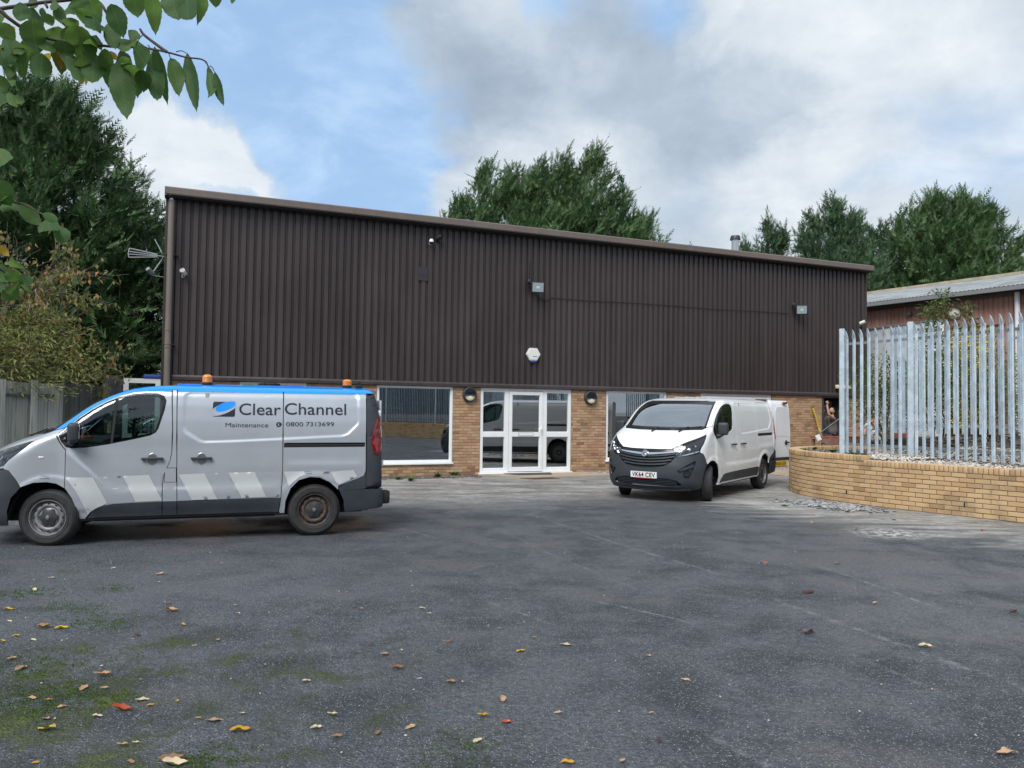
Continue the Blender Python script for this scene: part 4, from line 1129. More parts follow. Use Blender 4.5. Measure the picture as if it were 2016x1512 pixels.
for _, (u, v_, z, zt) in cand[:300]:
    o = link_obj('brick', BMESH, bld, ((u + v_) / 2, -.002 + rr.uniform(-.0025, .0025), (z + zt) / 2), (rr.uniform(-.012, .012), 0, rr.uniform(-.008, .008)))
    if abs((v_ - u) - BRL) > .004 or abs(zt - z - BRH) > .004: o.scale = ((v_ - u - .011) / (BRL - .011), 1, (zt - z - .011) / (BRH - .011))
mb = MB()
for _, (u, v_, z, zt) in cand[300:]:
    t = brick_mesh('b', v_ - u - .011, max(.02, zt - z - .011), .03, None); dy = -.002 + rr.uniform(-.0025, .0025)
    mb.add([(x + (u + v_) / 2, y + dy, zz + (z + zt) / 2) for x, y, zz in t.v], t.f)
o = mb.build('brickwork', M['brick'], bld); o['kind'] = 'stuff'
# mortar slab behind the bricks, cut round the openings
mb = MB(); xs = 0
for (s0, s1, q0, q1) in OPEN + [(BL, BL, 0, 0)]:
    if s0 > xs: mb.bounds(xs, s0, .006, .12, 0, 2.27)
    if q0 > 0: mb.bounds(s0, s1, .006, .12, 0, q0 - .006)
    xs = s1
mb.build('mortar', M['mortar'], bld)['kind'] = 'stuff'

def pane(x0, x1, z0, z1, y, parent, name='pane'):
    mb = MB(); mb.add([(x0, y, z0), (x1, y, z0), (x1, y, z1), (x0, y, z1)], [(0, 1, 2, 3)])
    me = bpy.data.meshes.new(name); me.from_pydata(mb.v, [], mb.f); me.materials.append(M['win_glass']); return link_obj(name, me, parent)
def frame(mb, x0, x1, z0, z1, w, y0, y1, wb=None):
    wb = wb or w
    mb.bounds(x0, x1, y0, y1, z1 - w, z1); mb.bounds(x0, x1, y0, y1, z0, z0 + wb); mb.bounds(x0, x0 + w, y0, y1, z0 + wb, z1 - w); mb.bounds(x1 - w, x1, y0, y1, z0 + wb, z1 - w)
    # glazing bead, a little deeper
    b = .014
    mb.bounds(x0 + w, x1 - w, y0 + .016, y1, z1 - w - b, z1 - w); mb.bounds(x0 + w, x1 - w, y0 + .016, y1, z0 + wb, z0 + wb + b); mb.bounds(x0 + w, x0 + w + b, y0 + .016, y1, z0 + wb + b, z1 - w - b); mb.bounds(x1 - w - b, x1 - w, y0 + .016, y1, z0 + wb + b, z1 - w - b)
def window(s0, s1, z0, z1, mid=None):
    w = thing('window', None, None); w.parent = bld
    mb = MB(); frame(mb, s0 + .004, s1 - .004, z0 + .04, z1 - .004, .055, .018, .075)
    if mid:
        mb.bounds(mid - .035, mid + .035, .020, .075, z0 + .095, z1 - .06)
    mb.build('frame', M['upvc'], w)
    mb = MB(); mb.bounds(s0 - .03, s1 + .02, -.045, .07, z0 - .004, z0 + .036, bev=.006); mb.build('sill', M['upvc'], w)
    pane(s0 + .05, s1 - .05, z0 + .09, z1 - .05, .05, w)
    return w
window(1.41, 2.92, .29, 2.26); window(4.60, 6.57, .29, 2.27); window(11.04, 13.02, .29, 2.27)
mb = MB(); mb.bounds(4.3, 5.15, 1.3, 1.9, .02, .95, bev=.01); mb.build('counter', M['room_box'], bld)
# entrance screen with the glazed door
es = thing('entrance_door', None, None); es.parent = bld
mb = MB()
mb.bounds(7.325, 9.945, .014, .085, 2.185, 2.262); mb.bounds(7.325, 7.40, .014, .085, .05, 2.185); mb.bounds(9.87, 9.945, .014, .085, .05, 2.185)
mb.bounds(8.005, 8.115, .014, .085, .05, 2.185); mb.bounds(9.115, 9.225, .014, .085, .05, 2.185)
for (a, b) in ((7.40, 8.005), (9.225, 9.87)):
    mb.bounds(a, b, .016, .085, .98, 1.10); mb.bounds(a, b, .016, .085, .05, .15); mb.bounds(a, b, .03, .085, 2.15, 2.185); mb.bounds(a, b, .03, .085, .15, .165); mb.bounds(a, b, .03, .085, 1.10, 1.115); mb.bounds(a, b, .03, .085, .965, .98)
mb.build('frame', M['upvc'], es)
mb = MB(); mb.bounds(7.29, 9.985, -.06, .09, .0, .045, bev=.008); mb.build('threshold', M['upvc'], es)
mb = MB(); frame(mb, 8.125, 9.105, .065, 2.175, .085, .0, .07, .10); mb.bounds(8.21, 9.02, .0, .07, .985, 1.105); lf = mb.build('door_leaf', M['upvc'], es)
mb = MB(); mb.bounds(8.40, 8.82, -.008, .0, 1.01, 1.08); mb.build('letterbox', M['upvc'], lf)
mb = MB(); mb.bounds(8.40, 8.82, -.006, -.0005, 1.003, 1.0095); mb.bounds(8.40, 8.82, -.006, -.0005, 1.0805, 1.087); mb.bounds(8.394, 8.3995, -.006, -.0005, 1.003, 1.087); mb.bounds(8.8205, 8.826, -.006, -.0005, 1.003, 1.087); mb.build('letterbox_rim', M['ink'], lf)
mb = MB(); mb.bounds(9.045, 9.085, -.012, .0, 1.02, 1.26, bev=.004); mb.tube([(9.065, -.01, 1.19), (9.065, -.055, 1.19), (8.95, -.058, 1.185)], .011, 8); mb.build('handle', M['plate_white'], lf)
for (a, b) in ((7.40, 8.005), (9.225, 9.87)):
    pane(a, b, 1.10, 2.185, .06, es); pane(a, b, .15, .98, .06, es)
pane(8.21, 9.02, 1.105, 2.09, .04, lf); pane(8.21, 9.02, .165, .985, .04, lf)
# second door set, mostly behind the white van: solid white leaves and a side light
ds = thing('double_door', None, None); ds.parent = bld
mb = MB(); mb.bounds(14.20, 16.80, .014, .085, 2.18, 2.262); mb.bounds(14.20, 14.27, .014, .085, 0, 2.18); mb.bounds(16.73, 16.80, .014, .085, 0, 2.18); mb.bounds(16.04, 16.13, .014, .085, 0, 2.18); mb.build('frame', M['upvc'], ds)
for a, b in ((14.28, 15.15), (15.16, 16.03)):
    mb = MB(); frame(mb, a, b, .02, 2.17, .09, .0, .07); mb.bounds(a + .1, b - .1, .035, .06, .12, 2.07); mb.build('door_leaf', M['upvc'], ds)
mb = MB(); frame(mb, 16.14, 16.72, .02, 2.17, .05, .005, .07); mb.build('side_light_frame', M['upvc'], ds); pane(16.19, 16.67, .08, 2.11, .05, ds)
mb = MB()
for k in range(9): mb.bounds(16.19, 16.67, .07, .075, 1.5 + k * .07, 1.53 + k * .07)
mb.build('blind_slat', M['grey_panel'], ds)
# recessed doorway where the man is working
rc = thing('recessed_doorway', None, None); rc.parent = bld
mb = MB(); mb.bounds(18.82, 18.90, .0, .6, 0, 2.22); mb.bounds(19.74, 19.80, .0, .6, 0, 2.22); mb.bounds(18.82, 19.80, .58, .62, 0, 2.22); mb.bounds(18.82, 19.80, 0, .6, 2.20, 2.25); mb.build('frame', M['grey_door'], rc)
mb = MB(); mb.bounds(19.42, 19.74, .50, .56, .05, 2.12); mb.build('door_leaf', M['grey_panel'], rc)
mb = MB(); mb.bounds(18.92, 19.2, .47, .5, .9, 1.7); mb.build('black_bag', M['matt_black'], rc)
# ---- downpipe
dp = thing('downpipe', 'fat grey brown downpipe on the left corner of the warehouse', 'pipe', bw(-.115, -.15, 0), BANG)
mb = MB(); mb.lathe([(.066, 0), (.066, 6.25)], 20); mb.build('pipe', M['pipe'], dp)
for z in (3.36, 3.05, 2.98):
    mb = MB(); mb.lathe([(.066, z - .02), (.074, z - .018), (.074, z + .018), (.066, z + .02)], 20); mb.build('collar', M['pipe'], dp)
mb = MB(); mb.bounds(-.09, .14, -.02, .09, 3.02, 3.045); mb.bounds(-.09, .16, -.02, .09, 5.02, 5.035); mb.build('bracket', M['matt_black'], dp)
mb = MB(); mb.lathe([(.05, 6.25), (.05, 6.36)], 16); mb.build('outlet', M['stainless'], dp)
# ---- wall lamps
def bulkhead(s, z, label):
    t = thing('wall_lamp', label, 'wall lamp', bw(s, -.01, z), BANG, group='round wall lamps by the entrance')
    q = Matrix.Rotation(R(90), 4, 'X')
    mb = MB(); mb.lathe([(.15, -.0), (.19, .0), (.195, .03), (.185, .075), (.168, .095), (.150, .088)], 36, mat4=q); mb.build('housing', M['van_plastic'], t)
    mb = MB(); n = 24; vs = [(0, -.075, 0)]
    for k in range(n + 1):
        a = math.pi * k / n; vs.append((.155 * math.cos(a), -.086, .155 * math.sin(a)))
    vs += [(-.155, -.086, -.02), (.155, -.086, -.02)]
    mb.add(vs, [(0, i, i + 1) for i in range(1, n + 1)] + [(0, n + 1, n + 2), (0, n + 2, n + 3), (0, n + 3, 1)]); mb.build('hood', M['matt_black'], t)
    for k in range(3):
        mb = MB(); hw = math.sqrt(.15 ** 2 - (.03 + k * .035) ** 2); mb.bounds(-hw, hw, -.105, -.088, .03 + k * .035, .04 + k * .035); mb.build('louvre', M['van_plastic'], t)
    mb = MB(); vs = [(0, -.11, -.04)]
    for k in range(n + 1):
        a = math.pi + math.pi * k / n; vs.append((.148 * math.cos(a), -.07, .148 * math.sin(a) - .02))
    mb.add(vs, [(0, i, i + 1) for i in range(1, n + 1)] + [(0, n + 1, 1)], True); mb.build('diffuser', M['lamp_glass'], t, sharp=80)
    mb = MB(); mb.bounds(-.17, .17, -.112, -.085, -.03, -.004, bev=.004); mb.build('crossbar', M['van_plastic'], t)
bulkhead(7.00, 2.07, 'round black half moon wall lamp between the big window and the glazed door')
bulkhead(10.52, 2.05, 'round black half moon wall lamp on the brick pier right of the glazed door')
# ---- floodlights
def flood(s, z, label, w=.30, h=.24, yaw=0.0, up=.35):
    t = thing('floodlight', label, 'floodlight', bw(s, -.06, z), BANG, group='floodlights on the cladding')
    rot = Matrix.Rotation(yaw, 3, 'Z') @ Matrix.Rotation(R(90) - up, 3, 'X')
    c = Vector((0, -.20, 0))
    mb = MB(); mb.box(c, (w, h, .05), rot, bev=.012)
    for k in range(7): mb.box(c + rot @ Vector((-w * .4 + k * w * .133, 0, -.035)), (.008, h * .8, .03), rot)
    mb.build('housing', M['matt_black'], t)
    mb = MB(); mb.box(c + rot @ Vector((0, 0, .026)), (w * .82, h * .80, .004), rot); mb.build('glass', M['flood_face'], t)
    mb = MB(); mb.box(c + rot @ Vector((0, 0, .030)), (w * .22, h * .2, .004), rot); mb.build('led_chip', M['lamp_glass'], t)
    mb = MB(); mb.tube([(-w * .55, 0, .10), (-w * .55, -.1, .04), (-w * .53, -.19, 0)], .010, 6); mb.tube([(w * .55, 0, .10), (w * .55, -.1, .04), (w * .53, -.19, 0)], .010, 6); mb.bounds(-w * .6, w * .6, -.02, .0, .09, .13); mb.build('bracket', M['matt_black'], t)
    mb = MB(); mb.lathe([(.001, .05), (.035, .04), (.045, 0), (.035, -.03), (.001, -.04)], 14, c=(-w * .55, -.07, .17)); mb.build('motion_sensor', M['van_plastic'], t)
    return t
flood(8.79, 4.94, 'larger floodlight high on the cladding above the glazed door', .36, .30, yaw=-.2, up=-.12)
flood(17.75, 4.90, 'smaller floodlight at the far right of the brown cladding', .36, .30, yaw=-.5, up=-.12)
# cable between the floodlights
mb = MB(); pts = [(8.65, -.06, 5.65), (8.63, -.06, 5.0), (8.9, -.06, 4.70), (9.1, -.06, 4.62)]; pts2 = [(9.1, -.06, 4.62), (9.3, -.07, 4.72)]
for k in range(1, 49): pts2.append((9.3 + k * .169, -.062 - .008 * (k % 2), 4.72 - .05 * math.sin(k * .25) * .2 + .0012 * k))
mb.tube(pts, .009, 6); mb.tube(pts2, .009, 6)
cb = mb.build('cable', M['matt_black'], None); cb.location = BO; cb.rotation_euler = (0, 0, BANG); tag(cb, 'thin black cable strung along the cladding between the two floodlights', 'cable')
# alarm box: hexagon
t = thing('alarm_box', 'white hexagonal alarm box on the cladding above the glazed door', 'alarm box', bw(8.75, -.055, 3.17), BANG)
hexa = [(.20 * math.cos(R(60 * k)), .19 * math.sin(R(60 * k))) for k in range(6)]
mb = MB(); mb.prism(hexa, -.075, 0, 'xz'); o = mb.build('cover', M['alarm'], t)
mb = MB(); mb.prism([(a * .85, b * .85) for a, b in hexa], -.085, -.075, 'xz'); mb.build('front_face', M['alarm'], t)
mb = MB(); mb.bounds(-.085, .085, -.07, 0, -.215, -.172, bev=.01); mb.build('strobe', M['blue'], t)
mb = MB()
for k, w_ in enumerate((.018, .012, .016, .014, .012, .018)): mb.bounds(-.02 + k * .021, -.02 + k * .021 + w_, -.0865, -.085, -.072, -.045)
mb.build('maker_mark', M['alarm_blue'], t)
# patch panel, cameras
mb = MB(); mb.bounds(-.13, .13, -.010, .0, -.17, .17); mb.bounds(-.12, .13, -.016, -.010, -.03, .0); o = mb.build('patch_panel', M['patch'], None); o.location = bw(5.70, -.056, 5.08); o.rotation_euler = (0, 0, BANG); tag(o, 'small square brown patch screwed over the ribs of the cladding', 'patch panel')
def camera_thing(s, z, label, kind='bullet', yaw=0):
    t = thing('security_camera', label, 'security camera', bw(s, -.055, z), BANG, group='security cameras on the warehouse')
    mb = MB(); mb.lathe([(.045, 0), (.045, .02), (.001, .025)], 14, mat4=Matrix.Rotation(R(90), 4, 'X')); mb.tube([(0, -.02, 0), (0, -.08, .0), (0, -.10, .05)], .014, 8); mb.build('bracket', M['grey_panel'] if kind != 'dark' else M['matt_black'], t)
    rot = Matrix.Rotation(yaw, 4, 'Z') @ Matrix.Rotation(R(68), 4, 'X')
    if kind == 'dome':
        mb = MB(); mb.lathe([(.001, .07), (.035, .062), (.055, .03), (.06, -.01), (.05, -.02)], 18, c=(0, -.10, .04)); mb.build('cover', M['plate_white'], t)
        mb = MB(); mb.lathe([(.05, -.02), (.042, -.05), (.02, -.068), (.001, -.072)], 16, c=(0, -.10, .04)); mb.build('lens_dome', M['matt_black_gloss'], t)
    else:
        mb = MB(); mb.lathe([(.001, -.09), (.05, -.085), (.055, -.05), (.055, .08), (.048, .085)], 18, c=(0, -.12, .08), mat4=rot); mb.build('housing', M['alarm'] if kind == 'bullet' else M['matt_black'], t)
        mb = MB(); mb.lathe([(.046, .078), (.001, .078)], 16, c=(0, -.12, .08), mat4=rot); mb.build('lens_face', M['matt_black_gloss'], t)
camera_thing(.16, 4.58, 'grey bullet camera low on the far left ribs beside the downpipe', 'bullet', -.3)
camera_thing(5.88, 5.86, 'small white dome camera high under the eaves', 'dome')
camera_thing(6.08, 5.94, 'black sensor just right of the white dome camera', 'dark', .8)
camera_thing(20.35, 4.58, 'grey camera at the right end of the cladding by the fence top', 'bullet', .6)
t = thing('security_camera', 'camera on an arm sticking out of the left side of the warehouse', 'security camera', bw(-.235, .1, 4.55), BANG, group='security cameras on the warehouse')
mb = MB(); mb.tube([(0, 0, 0), (-.22, -.05, .02), (-.27, -.06, .06)], .012, 6); mb.build('bracket', M['grey_panel'], t)
mb = MB(); mb.lathe([(.001, -.1), (.05, -.09), (.05, .09), (.001, .095)], 14, c=(-.28, -.08, .10), mat4=Matrix.Rotation(R(50), 4, 'X') @ Matrix.Rotation(R(-35), 4, 'Y')); mb.build('housing', M['grey_panel'], t)
# tv aerial pointing left off the corner
t = thing('television_aerial', 'silver television aerial sticking out from the left corner of the warehouse', 'aerial', bw(-.23, .15, 5.03), BANG)
mb = MB(); mb.tube([(0, 0, 0), (-.30, -.02, 0)], .012, 6); mb.build('boom', M['stainless'], t)
for k, (z, sp) in enumerate(((.09, .04), (.03, .02), (-.02, -.02), (-.08, -.05))):
    mb = MB(); mb.tube([(-.16, -.02, z * .35), (-.72, -.04 - .02 * k, z * 1.25)], .014, 6); mb.build('director_rod', M['stainless'], t)
mb = MB(); mb.tube([(-.72, -.04, .11), (-.74, -.08, 0), (-.72, -.10, -.10)], .008, 6); mb.build('end_loop', M['stainless'], t)
for sg in (-1, 1):
    mb = MB(); mb.tube([(-.04, -.02, sg * .04), (-.22, -.06, sg * .36)], .014, 6); mb.build('reflector_arm', M['stainless'], t)
# cream strip light
mb = MB(); mb.box((0, 0, 0), (.62, .09, .12), bev=.02); o = mb.build('strip_light', M['lamp_glass'], None); o.location = bw(19.60, -.11, 2.56); o.rotation_euler = (0, 0, BANG); tag(o, 'cream strip light fixed to the cladding above the man in the doorway', 'light')
# flue on the roof
p = bw(19.9, 5.6, 0); t = thing('chimney_flue', 'stainless steel flue with a capped top on the warehouse roof', 'flue', (p.x, p.y, 6.85))
mb = MB(); mb.lathe([(.14, 0), (.14, 1.62)], 20); mb.build('pipe', M['stainless'], t)
mb = MB(); mb.lathe([(.155, 1.10), (.155, 1.14)], 20); mb.build('joint_band', M['stainless'], t)
mb = MB(); mb.lathe([(.001, 1.80), (.17, 1.76), (.20, 1.66), (.20, 1.60), (.15, 1.60)], 20); mb.build('cap', M['dark_metal'], t)
# rubber mat
# open white door at the left flank
t = thing('open_door', 'white door standing open on the left side of the warehouse with blue top', 'door', (-7.93, 17.35, 0), R(200))
mb = MB(); frame(mb, 0, .75, .05, 2.28, .09, -.03, .03); mb.bounds(.09, .66, -.02, .02, .95, 1.05); mb.build('door_leaf', M['upvc'], t)
pane(.09, .66, 1.05, 2.19, 0, t); pane(.09, .66, .14, .95, 0, t)
mb = MB(); mb.bounds(-.15, .35, -.05, .05, 2.29, 2.37, bev=.01); mb.build('blue_cap', M['blue'], t)
# ================================================================== GROUND
def ground_material():
    mt = bpy.data.materials.new('weathered tarmac'); mt.use_nodes = True; N = NT(mt.node_tree); b = N.n['Principled BSDF']
    g = N.new('ShaderNodeNewGeometry'); pos = g.outputs['Position']
    sp = N.new('ShaderNodeSeparateXYZ'); N.link(pos, sp.inputs[0]); X, Y = sp.outputs[0], sp.outputs[1]
    # distance in front of the warehouse wall
    dF = N.math('SUBTRACT', 18.7378, N.math('ADD', N.math('MULTIPLY', X, -math.sin(BANG)), N.math('MULTIPLY', Y, math.cos(BANG))))
    sF = N.math('ADD', N.math('MULTIPLY', X, math.cos(BANG)), N.math('MULTIPLY', Y, math.sin(BANG)))
    big, _ = N.noise(pos, .35, 5, .55); mid, _ = N.noise(pos, 1.6, 6, .62, .3); fine, _ = N.noise(pos, 9, 6, .65); vfine, _ = N.noise(pos, 75, 3, .6)
    # streaky noise along the wall
    mp = N.new('ShaderNodeMapping'); N.link(pos, mp.inputs[0]); mp.inputs['Rotation'].default_value = (0, 0, -BANG * .55); mp.inputs['Scale'].default_value = (.55, 2.6, 1)
    st, _ = N.noise(mp.outputs[0], 1.1, 7, .68, .6)
    vor = N.new('ShaderNodeTexVoronoi'); vor.inputs['Scale'].default_value = 85; N.link(pos, vor.inputs['Vector'])
    vor2 = N.new('ShaderNodeTexVoronoi'); vor2.inputs['Scale'].default_value = 42; N.link(pos, vor2.inputs['Vector'])
    col = N.mix(N.maprange(mid, .3, .7), (.026, .031, .041), (.064, .071, .087))
    col = N.mix(N.math('MULTIPLY', N.maprange(N.math('ADD', N.math('MULTIPLY', big, .65), N.math('MULTIPLY', mid, .35)), .42, .60), .60), col, (.098, .107, .124))
    gr, _ = N.noise(pos, 24, 5, .75)
    col = N.mix(1.0, col, N.mix(N.maprange(N.math('ADD', N.math('MULTIPLY', gr, .6), N.math('MULTIPLY', vfine, .4)), .36, .64), (.50, .50, .50), (1.55, 1.55, 1.55)), 'MULTIPLY')
    # aggregate: pale stones worn out of the binder
    chip = N.math('LESS_THAN', vor.outputs['Distance'], .36)
    rs = N.new('ShaderNodeSeparateColor'); N.link(vor.outputs['Color'], rs.inputs[0])
    dens = N.math('ADD', .30, N.math('MULTIPLY', big, .85))
    chipm = N.math('MULTIPLY', chip, N.math('GREATER_THAN', rs.outputs[0], dens))
    col = N.mix(N.math('MULTIPLY', chipm, .75), col, N.mix(rs.outputs[1], (.15, .16, .175), (.56, .56, .55)))
    # brown dust zones
    dz, _ = N.noise(pos, .8, 5, .6)
    col = N.mix(N.math('MULTIPLY', N.maprange(dz, .52, .70), .30), col, (.105, .085, .062))
    mp2 = N.new('ShaderNodeMapping'); N.link(pos, mp2.inputs[0]); mp2.inputs['Rotation'].default_value = (0, 0, -.12); mp2.inputs['Scale'].default_value = (1.0, 2.7, 1)
    st2, _ = N.noise(mp2.outputs[0], 1.5, 9, .74, 1.1)
    # the pale, lime crusted strip before the building and round the planter
    wallX = N.math('SUBTRACT', N.math('ADD', X, N.math('MULTIPLY', Y, .80)), 16.6)    # >0 close to the planter
    e1 = N.maprange(N.math('ADD', dF, N.math('MULTIPLY', N.math('SUBTRACT', st, .5), 5.5)), 7.0, 4.2)
    e2 = N.maprange(N.math('ADD', wallX, N.math('MULTIPLY', N.math('SUBTRACT', st, .5), 5.0)), -2.8, -.2)
    pale = N.math('MAXIMUM', e1, e2)
    patch = N.maprange(N.math('ADD', N.math('MULTIPLY', st, .75), N.math('MULTIPLY', fine, .25)), .36, .58)
    pale2 = N.math('MULTIPLY', pale, N.math('ADD', .25, N.math('MULTIPLY', patch, .75)))
    pc = N.mix(N.maprange(mid, .3, .7), (.27, .265, .255), (.47, .46, .44))
    pc = N.mix(N.math('MULTIPLY', N.maprange(dz, .45, .6), .45), pc, (.17, .14, .10))
    col = N.mix(pale2, col, pc)
    col = N.mix(N.math('MULTIPLY', pale, N.math('MULTIPLY', N.math('MULTIPLY', N.maprange(st2, .50, .60), N.maprange(fine, .35, .60)), .70)), col, (.055, .055, .058))
    col = N.mix(N.math('MULTIPLY', pale, N.math('MULTIPLY', N.math('MULTIPLY', N.maprange(st2, .47, .38), N.maprange(fine, .40, .62)), .65)), col, (.50, .49, .46))
    # lime bloom, nearly white
    wsp = N.math('MULTIPLY', N.maprange(st, .60, .70), N.maprange(fine, .42, .6))
    col = N.mix(N.math('MULTIPLY', N.math('MULTIPLY', wsp, pale), .85), col, (.62, .61, .58))
    # thin scattered bloom farther out
    wf = N.math('MULTIPLY', N.maprange(st, .60, .72), N.maprange(Y, 7.0, 11.0))
    col = N.mix(N.math('MULTIPLY', wf, .32), col, (.19, .185, .175))
    # scrape lines (tyre / drag marks)
    def line(p, q, w, k, amount, bx=.55):
        a = ground_at(*p); c = ground_at(*q); dx, dy = c.x - a.x, c.y - a.y; L = math.hypot(dx, dy); dx /= L; dy /= L
        u = N.math('ADD', N.math('MULTIPLY', N.math('SUBTRACT', X, a.x), dx), N.math('MULTIPLY', N.math('SUBTRACT', Y, a.y), dy))
        v = N.math('ADD', N.math('MULTIPLY', N.math('SUBTRACT', X, a.x), -dy), N.math('MULTIPLY', N.math('SUBTRACT', Y, a.y), dx))
        bend = N.math('MULTIPLY', N.math('MULTIPLY', u, N.math('SUBTRACT', L, u)), k)
        v = N.math('ADD', N.math('ADD', v, bend), N.math('MULTIPLY', N.math('SUBTRACT', mid, .5), .12))
        mk = N.math('MULTIPLY', N.maprange(N.math('ABSOLUTE', v), w, w * .3), N.math('MULTIPLY', N.maprange(u, -.1, .3), N.maprange(u, L + .3, L - .3)))
        return N.math('MULTIPLY', N.math('MULTIPLY', mk, N.maprange(N.math('ADD', fine, N.math('MULTIPLY', vfine, .5)), bx + .1, bx + .35)), amount)
    LN = [((1040, 1010), (1420, 1130), .030, .012, .45), ((960, 1030), (1260, 1160), .025, .015, .3), ((1500, 1170), (2010, 1350), .050, .006, .36), ((1700, 1300), (2000, 1420), .04, .0, .22), ((1360, 1430), (1560, 1530), .04, .01, .25), ((950, 1180), (1090, 1230), .03, 0, .3), ((1160, 1180), (1380, 1230), .02, .01, .6), ((1600, 1110), (1860, 1200), .03, 0, .5), ((760, 1030), (860, 1060), .03, 0, .6)]
    ll = None
    for l in LN:
        x = line(*l); ll = x if ll is None else N.math('MAXIMUM', ll, x)
    col = N.mix(ll, col, (.36, .355, .34))
    # white spill
    sp1 = ground_at(1750, 1050)
    ds = N.vmath('DISTANCE', pos, (sp1.x, sp1.y, 0)).outputs['Value']
    col = N.mix(N.math('MULTIPLY', N.maprange(ds, .75, .1), N.maprange(fine, .46, .56)), col, (.55, .54, .52))
    # moss
    mz, _ = N.noise(pos, 2.3, 7, .72, .3)
    mm_ = N.math('MULTIPLY', N.maprange(X, .8, -2.2), N.maprange(Y, 7.5, 4.0)); mm_ = N.math('MAXIMUM', mm_, N.math('MULTIPLY', N.maprange(Y, 4.2, 3.0), .42))
    moss = N.math('MULTIPLY', N.maprange(N.math('ADD', mz, N.math('MULTIPLY', mm_, .20)), .68, .77), N.maprange(mm_, .02, .4))
    mc = N.mix(N.maprange(vfine, .4, .6), (.015, .030, .004), (.13, .19, .012))
    moss = N.math('MULTIPLY', moss, N.maprange(N.math('ADD', fine, N.math('MULTIPLY', vfine, .6)), .62, .86)); col = N.mix(N.math('MULTIPLY', moss, .85), col, mc)
    thin = N.math('MULTIPLY', N.maprange(N.math('ADD', mz, N.math('MULTIPLY', mm_, .16)), .52, .72), N.math('MULTIPLY', N.maprange(mm_, 0, .5), .45))
    col = N.mix(thin, col, (.035, .042, .016))
    N.link(col, b.inputs['Base Color'])
    # polished, damp looking areas
    damp = N.maprange(N.math('ADD', N.math('MULTIPLY', big, .6), N.math('MULTIPLY', mid, .4)), .42, .56)
    rough = N.math('SUBTRACT', .72, N.math('MULTIPLY', damp, .38))
    rough = N.math('ADD', rough, N.math('MULTIPLY', pale2, .2)); rough = N.math('ADD', rough, N.math('MULTIPLY', moss, .3), clamp=True)
    N.link(rough, b.inputs['Roughness']); b.inputs['Specular IOR Level'].default_value = .6
    h = N.math('ADD', N.math('MULTIPLY', N.maprange(vor.outputs['Distance'], .5, .1, 0, 1, False), .55), N.math('MULTIPLY', vfine, .5))
    h = N.math('ADD', h, N.math('MULTIPLY', moss, 1.2)); h = N.math('ADD', h, N.math('MULTIPLY', fine, .8))
    bp = N.new('ShaderNodeBump'); bp.inputs['Strength'].default_value = .85; bp.inputs['Distance'].default_value = .016
    h = N.math('ADD', h, N.math('MULTIPLY', N.maprange(vor2.outputs['Distance'], .55, .05, 0, 1, False), .6)); N.link(h, bp.inputs['Height']); N.link(bp.outputs[0], b.inputs['Normal'])
    return mt
# one big gently uneven sheet
gx = np.concatenate([np.linspace(-600, -20, 10)[:-1], np.linspace(-20, 20, 81), np.linspace(20, 600, 10)[1:]])
gy = np.concatenate([np.linspace(-400, -6, 8)[:-1], np.linspace(-6, 26, 65), np.linspace(26, 700, 10)[1:]])
XX, YY = np.meshgrid(gx, gy)
near = np.exp(-((XX) / 14) ** 2 - ((YY - 7) / 9) ** 2)
ZZ = near * (.006 * np.sin(XX * 1.3 + .5) * np.cos(YY * 1.1) - .004)
nx_ = len(gx); ny_ = len(gy); idx = np.arange(nx_ * ny_).reshape(ny_, nx_)
Fq = np.stack([idx[:-1, :-1], idx[:-1, 1:], idx[1:, 1:], idx[1:, :-1]], -1).reshape(-1, 4)
o = link_obj('ground', mesh_np('ground', np.stack([XX, YY, ZZ], -1).reshape(-1, 3), Fq, ground_material(), True)); tag(o, kind='structure')

def slab(name, pts, z, mt, th=.1):
    mb = MB(); mb.prism([(p[0], p[1]) for p in pts], z - th, z); return mb.build(name, mt)
mm('concrete_tan', 'tan concrete', (.33, .265, .19), .9, var=.15, vscale=2.5, bump=.3, bscale=50)
mm('concrete_grey', 'worn grey concrete', (.26, .255, .24), .9, col2=(.16, .155, .14), vscale=1.6, bump=.4, bscale=30)
def fp(s, d):  # point s along the wall and d metres in front of it
    p = bw(s, -d, 0); return (p.x, p.y)
o = slab('doorstep_path', [fp(7.15, .0), fp(10.05, .0), fp(10.75, .55), fp(10.9, 1.15), fp(8.15, 1.25), fp(7.9, .9)], .022, M['concrete_tan'], .06); tag(o, kind='structure')
o = slab('concrete_apron', [fp(6.9, 1.3), fp(7.6, .75), fp(7.88, .93), fp(8.13, 1.28), fp(10.92, 1.18), fp(11.5, .9), fp(11.5, 1.8), fp(9.9, 2.1), fp(8.0, 2.25), fp(7.0, 2.0)], .012, M['concrete_grey'], .06); tag(o, kind='structure')
o = slab('concrete_path', [fp(15.2, .6), fp(18.4, .5), fp(18.3, 2.2), fp(15.2, 2.4)], .014, M['concrete_tan'], .06); tag(o, kind='structure')
mb = MB(); mb.prism([fp(7.95, .12), fp(9.3, .10), fp(9.1, .62), fp(8.15, .62)], .024, .036); o = mb.build('rubber_mat', M['mat_black_rubber']); tag(o, 'dark rubber mat lying before the glazed entrance door', 'mat')
mb = MB(); mb.prism([fp(7.85, 1.42), fp(8.75, 1.36), fp(8.85, 1.62), fp(8.1, 1.70)], .013, .022); o = mb.build('drain_cover', M['mat_black_rubber']); tag(o, 'dark drain cover set in the concrete just before the doorstep', 'drain cover')

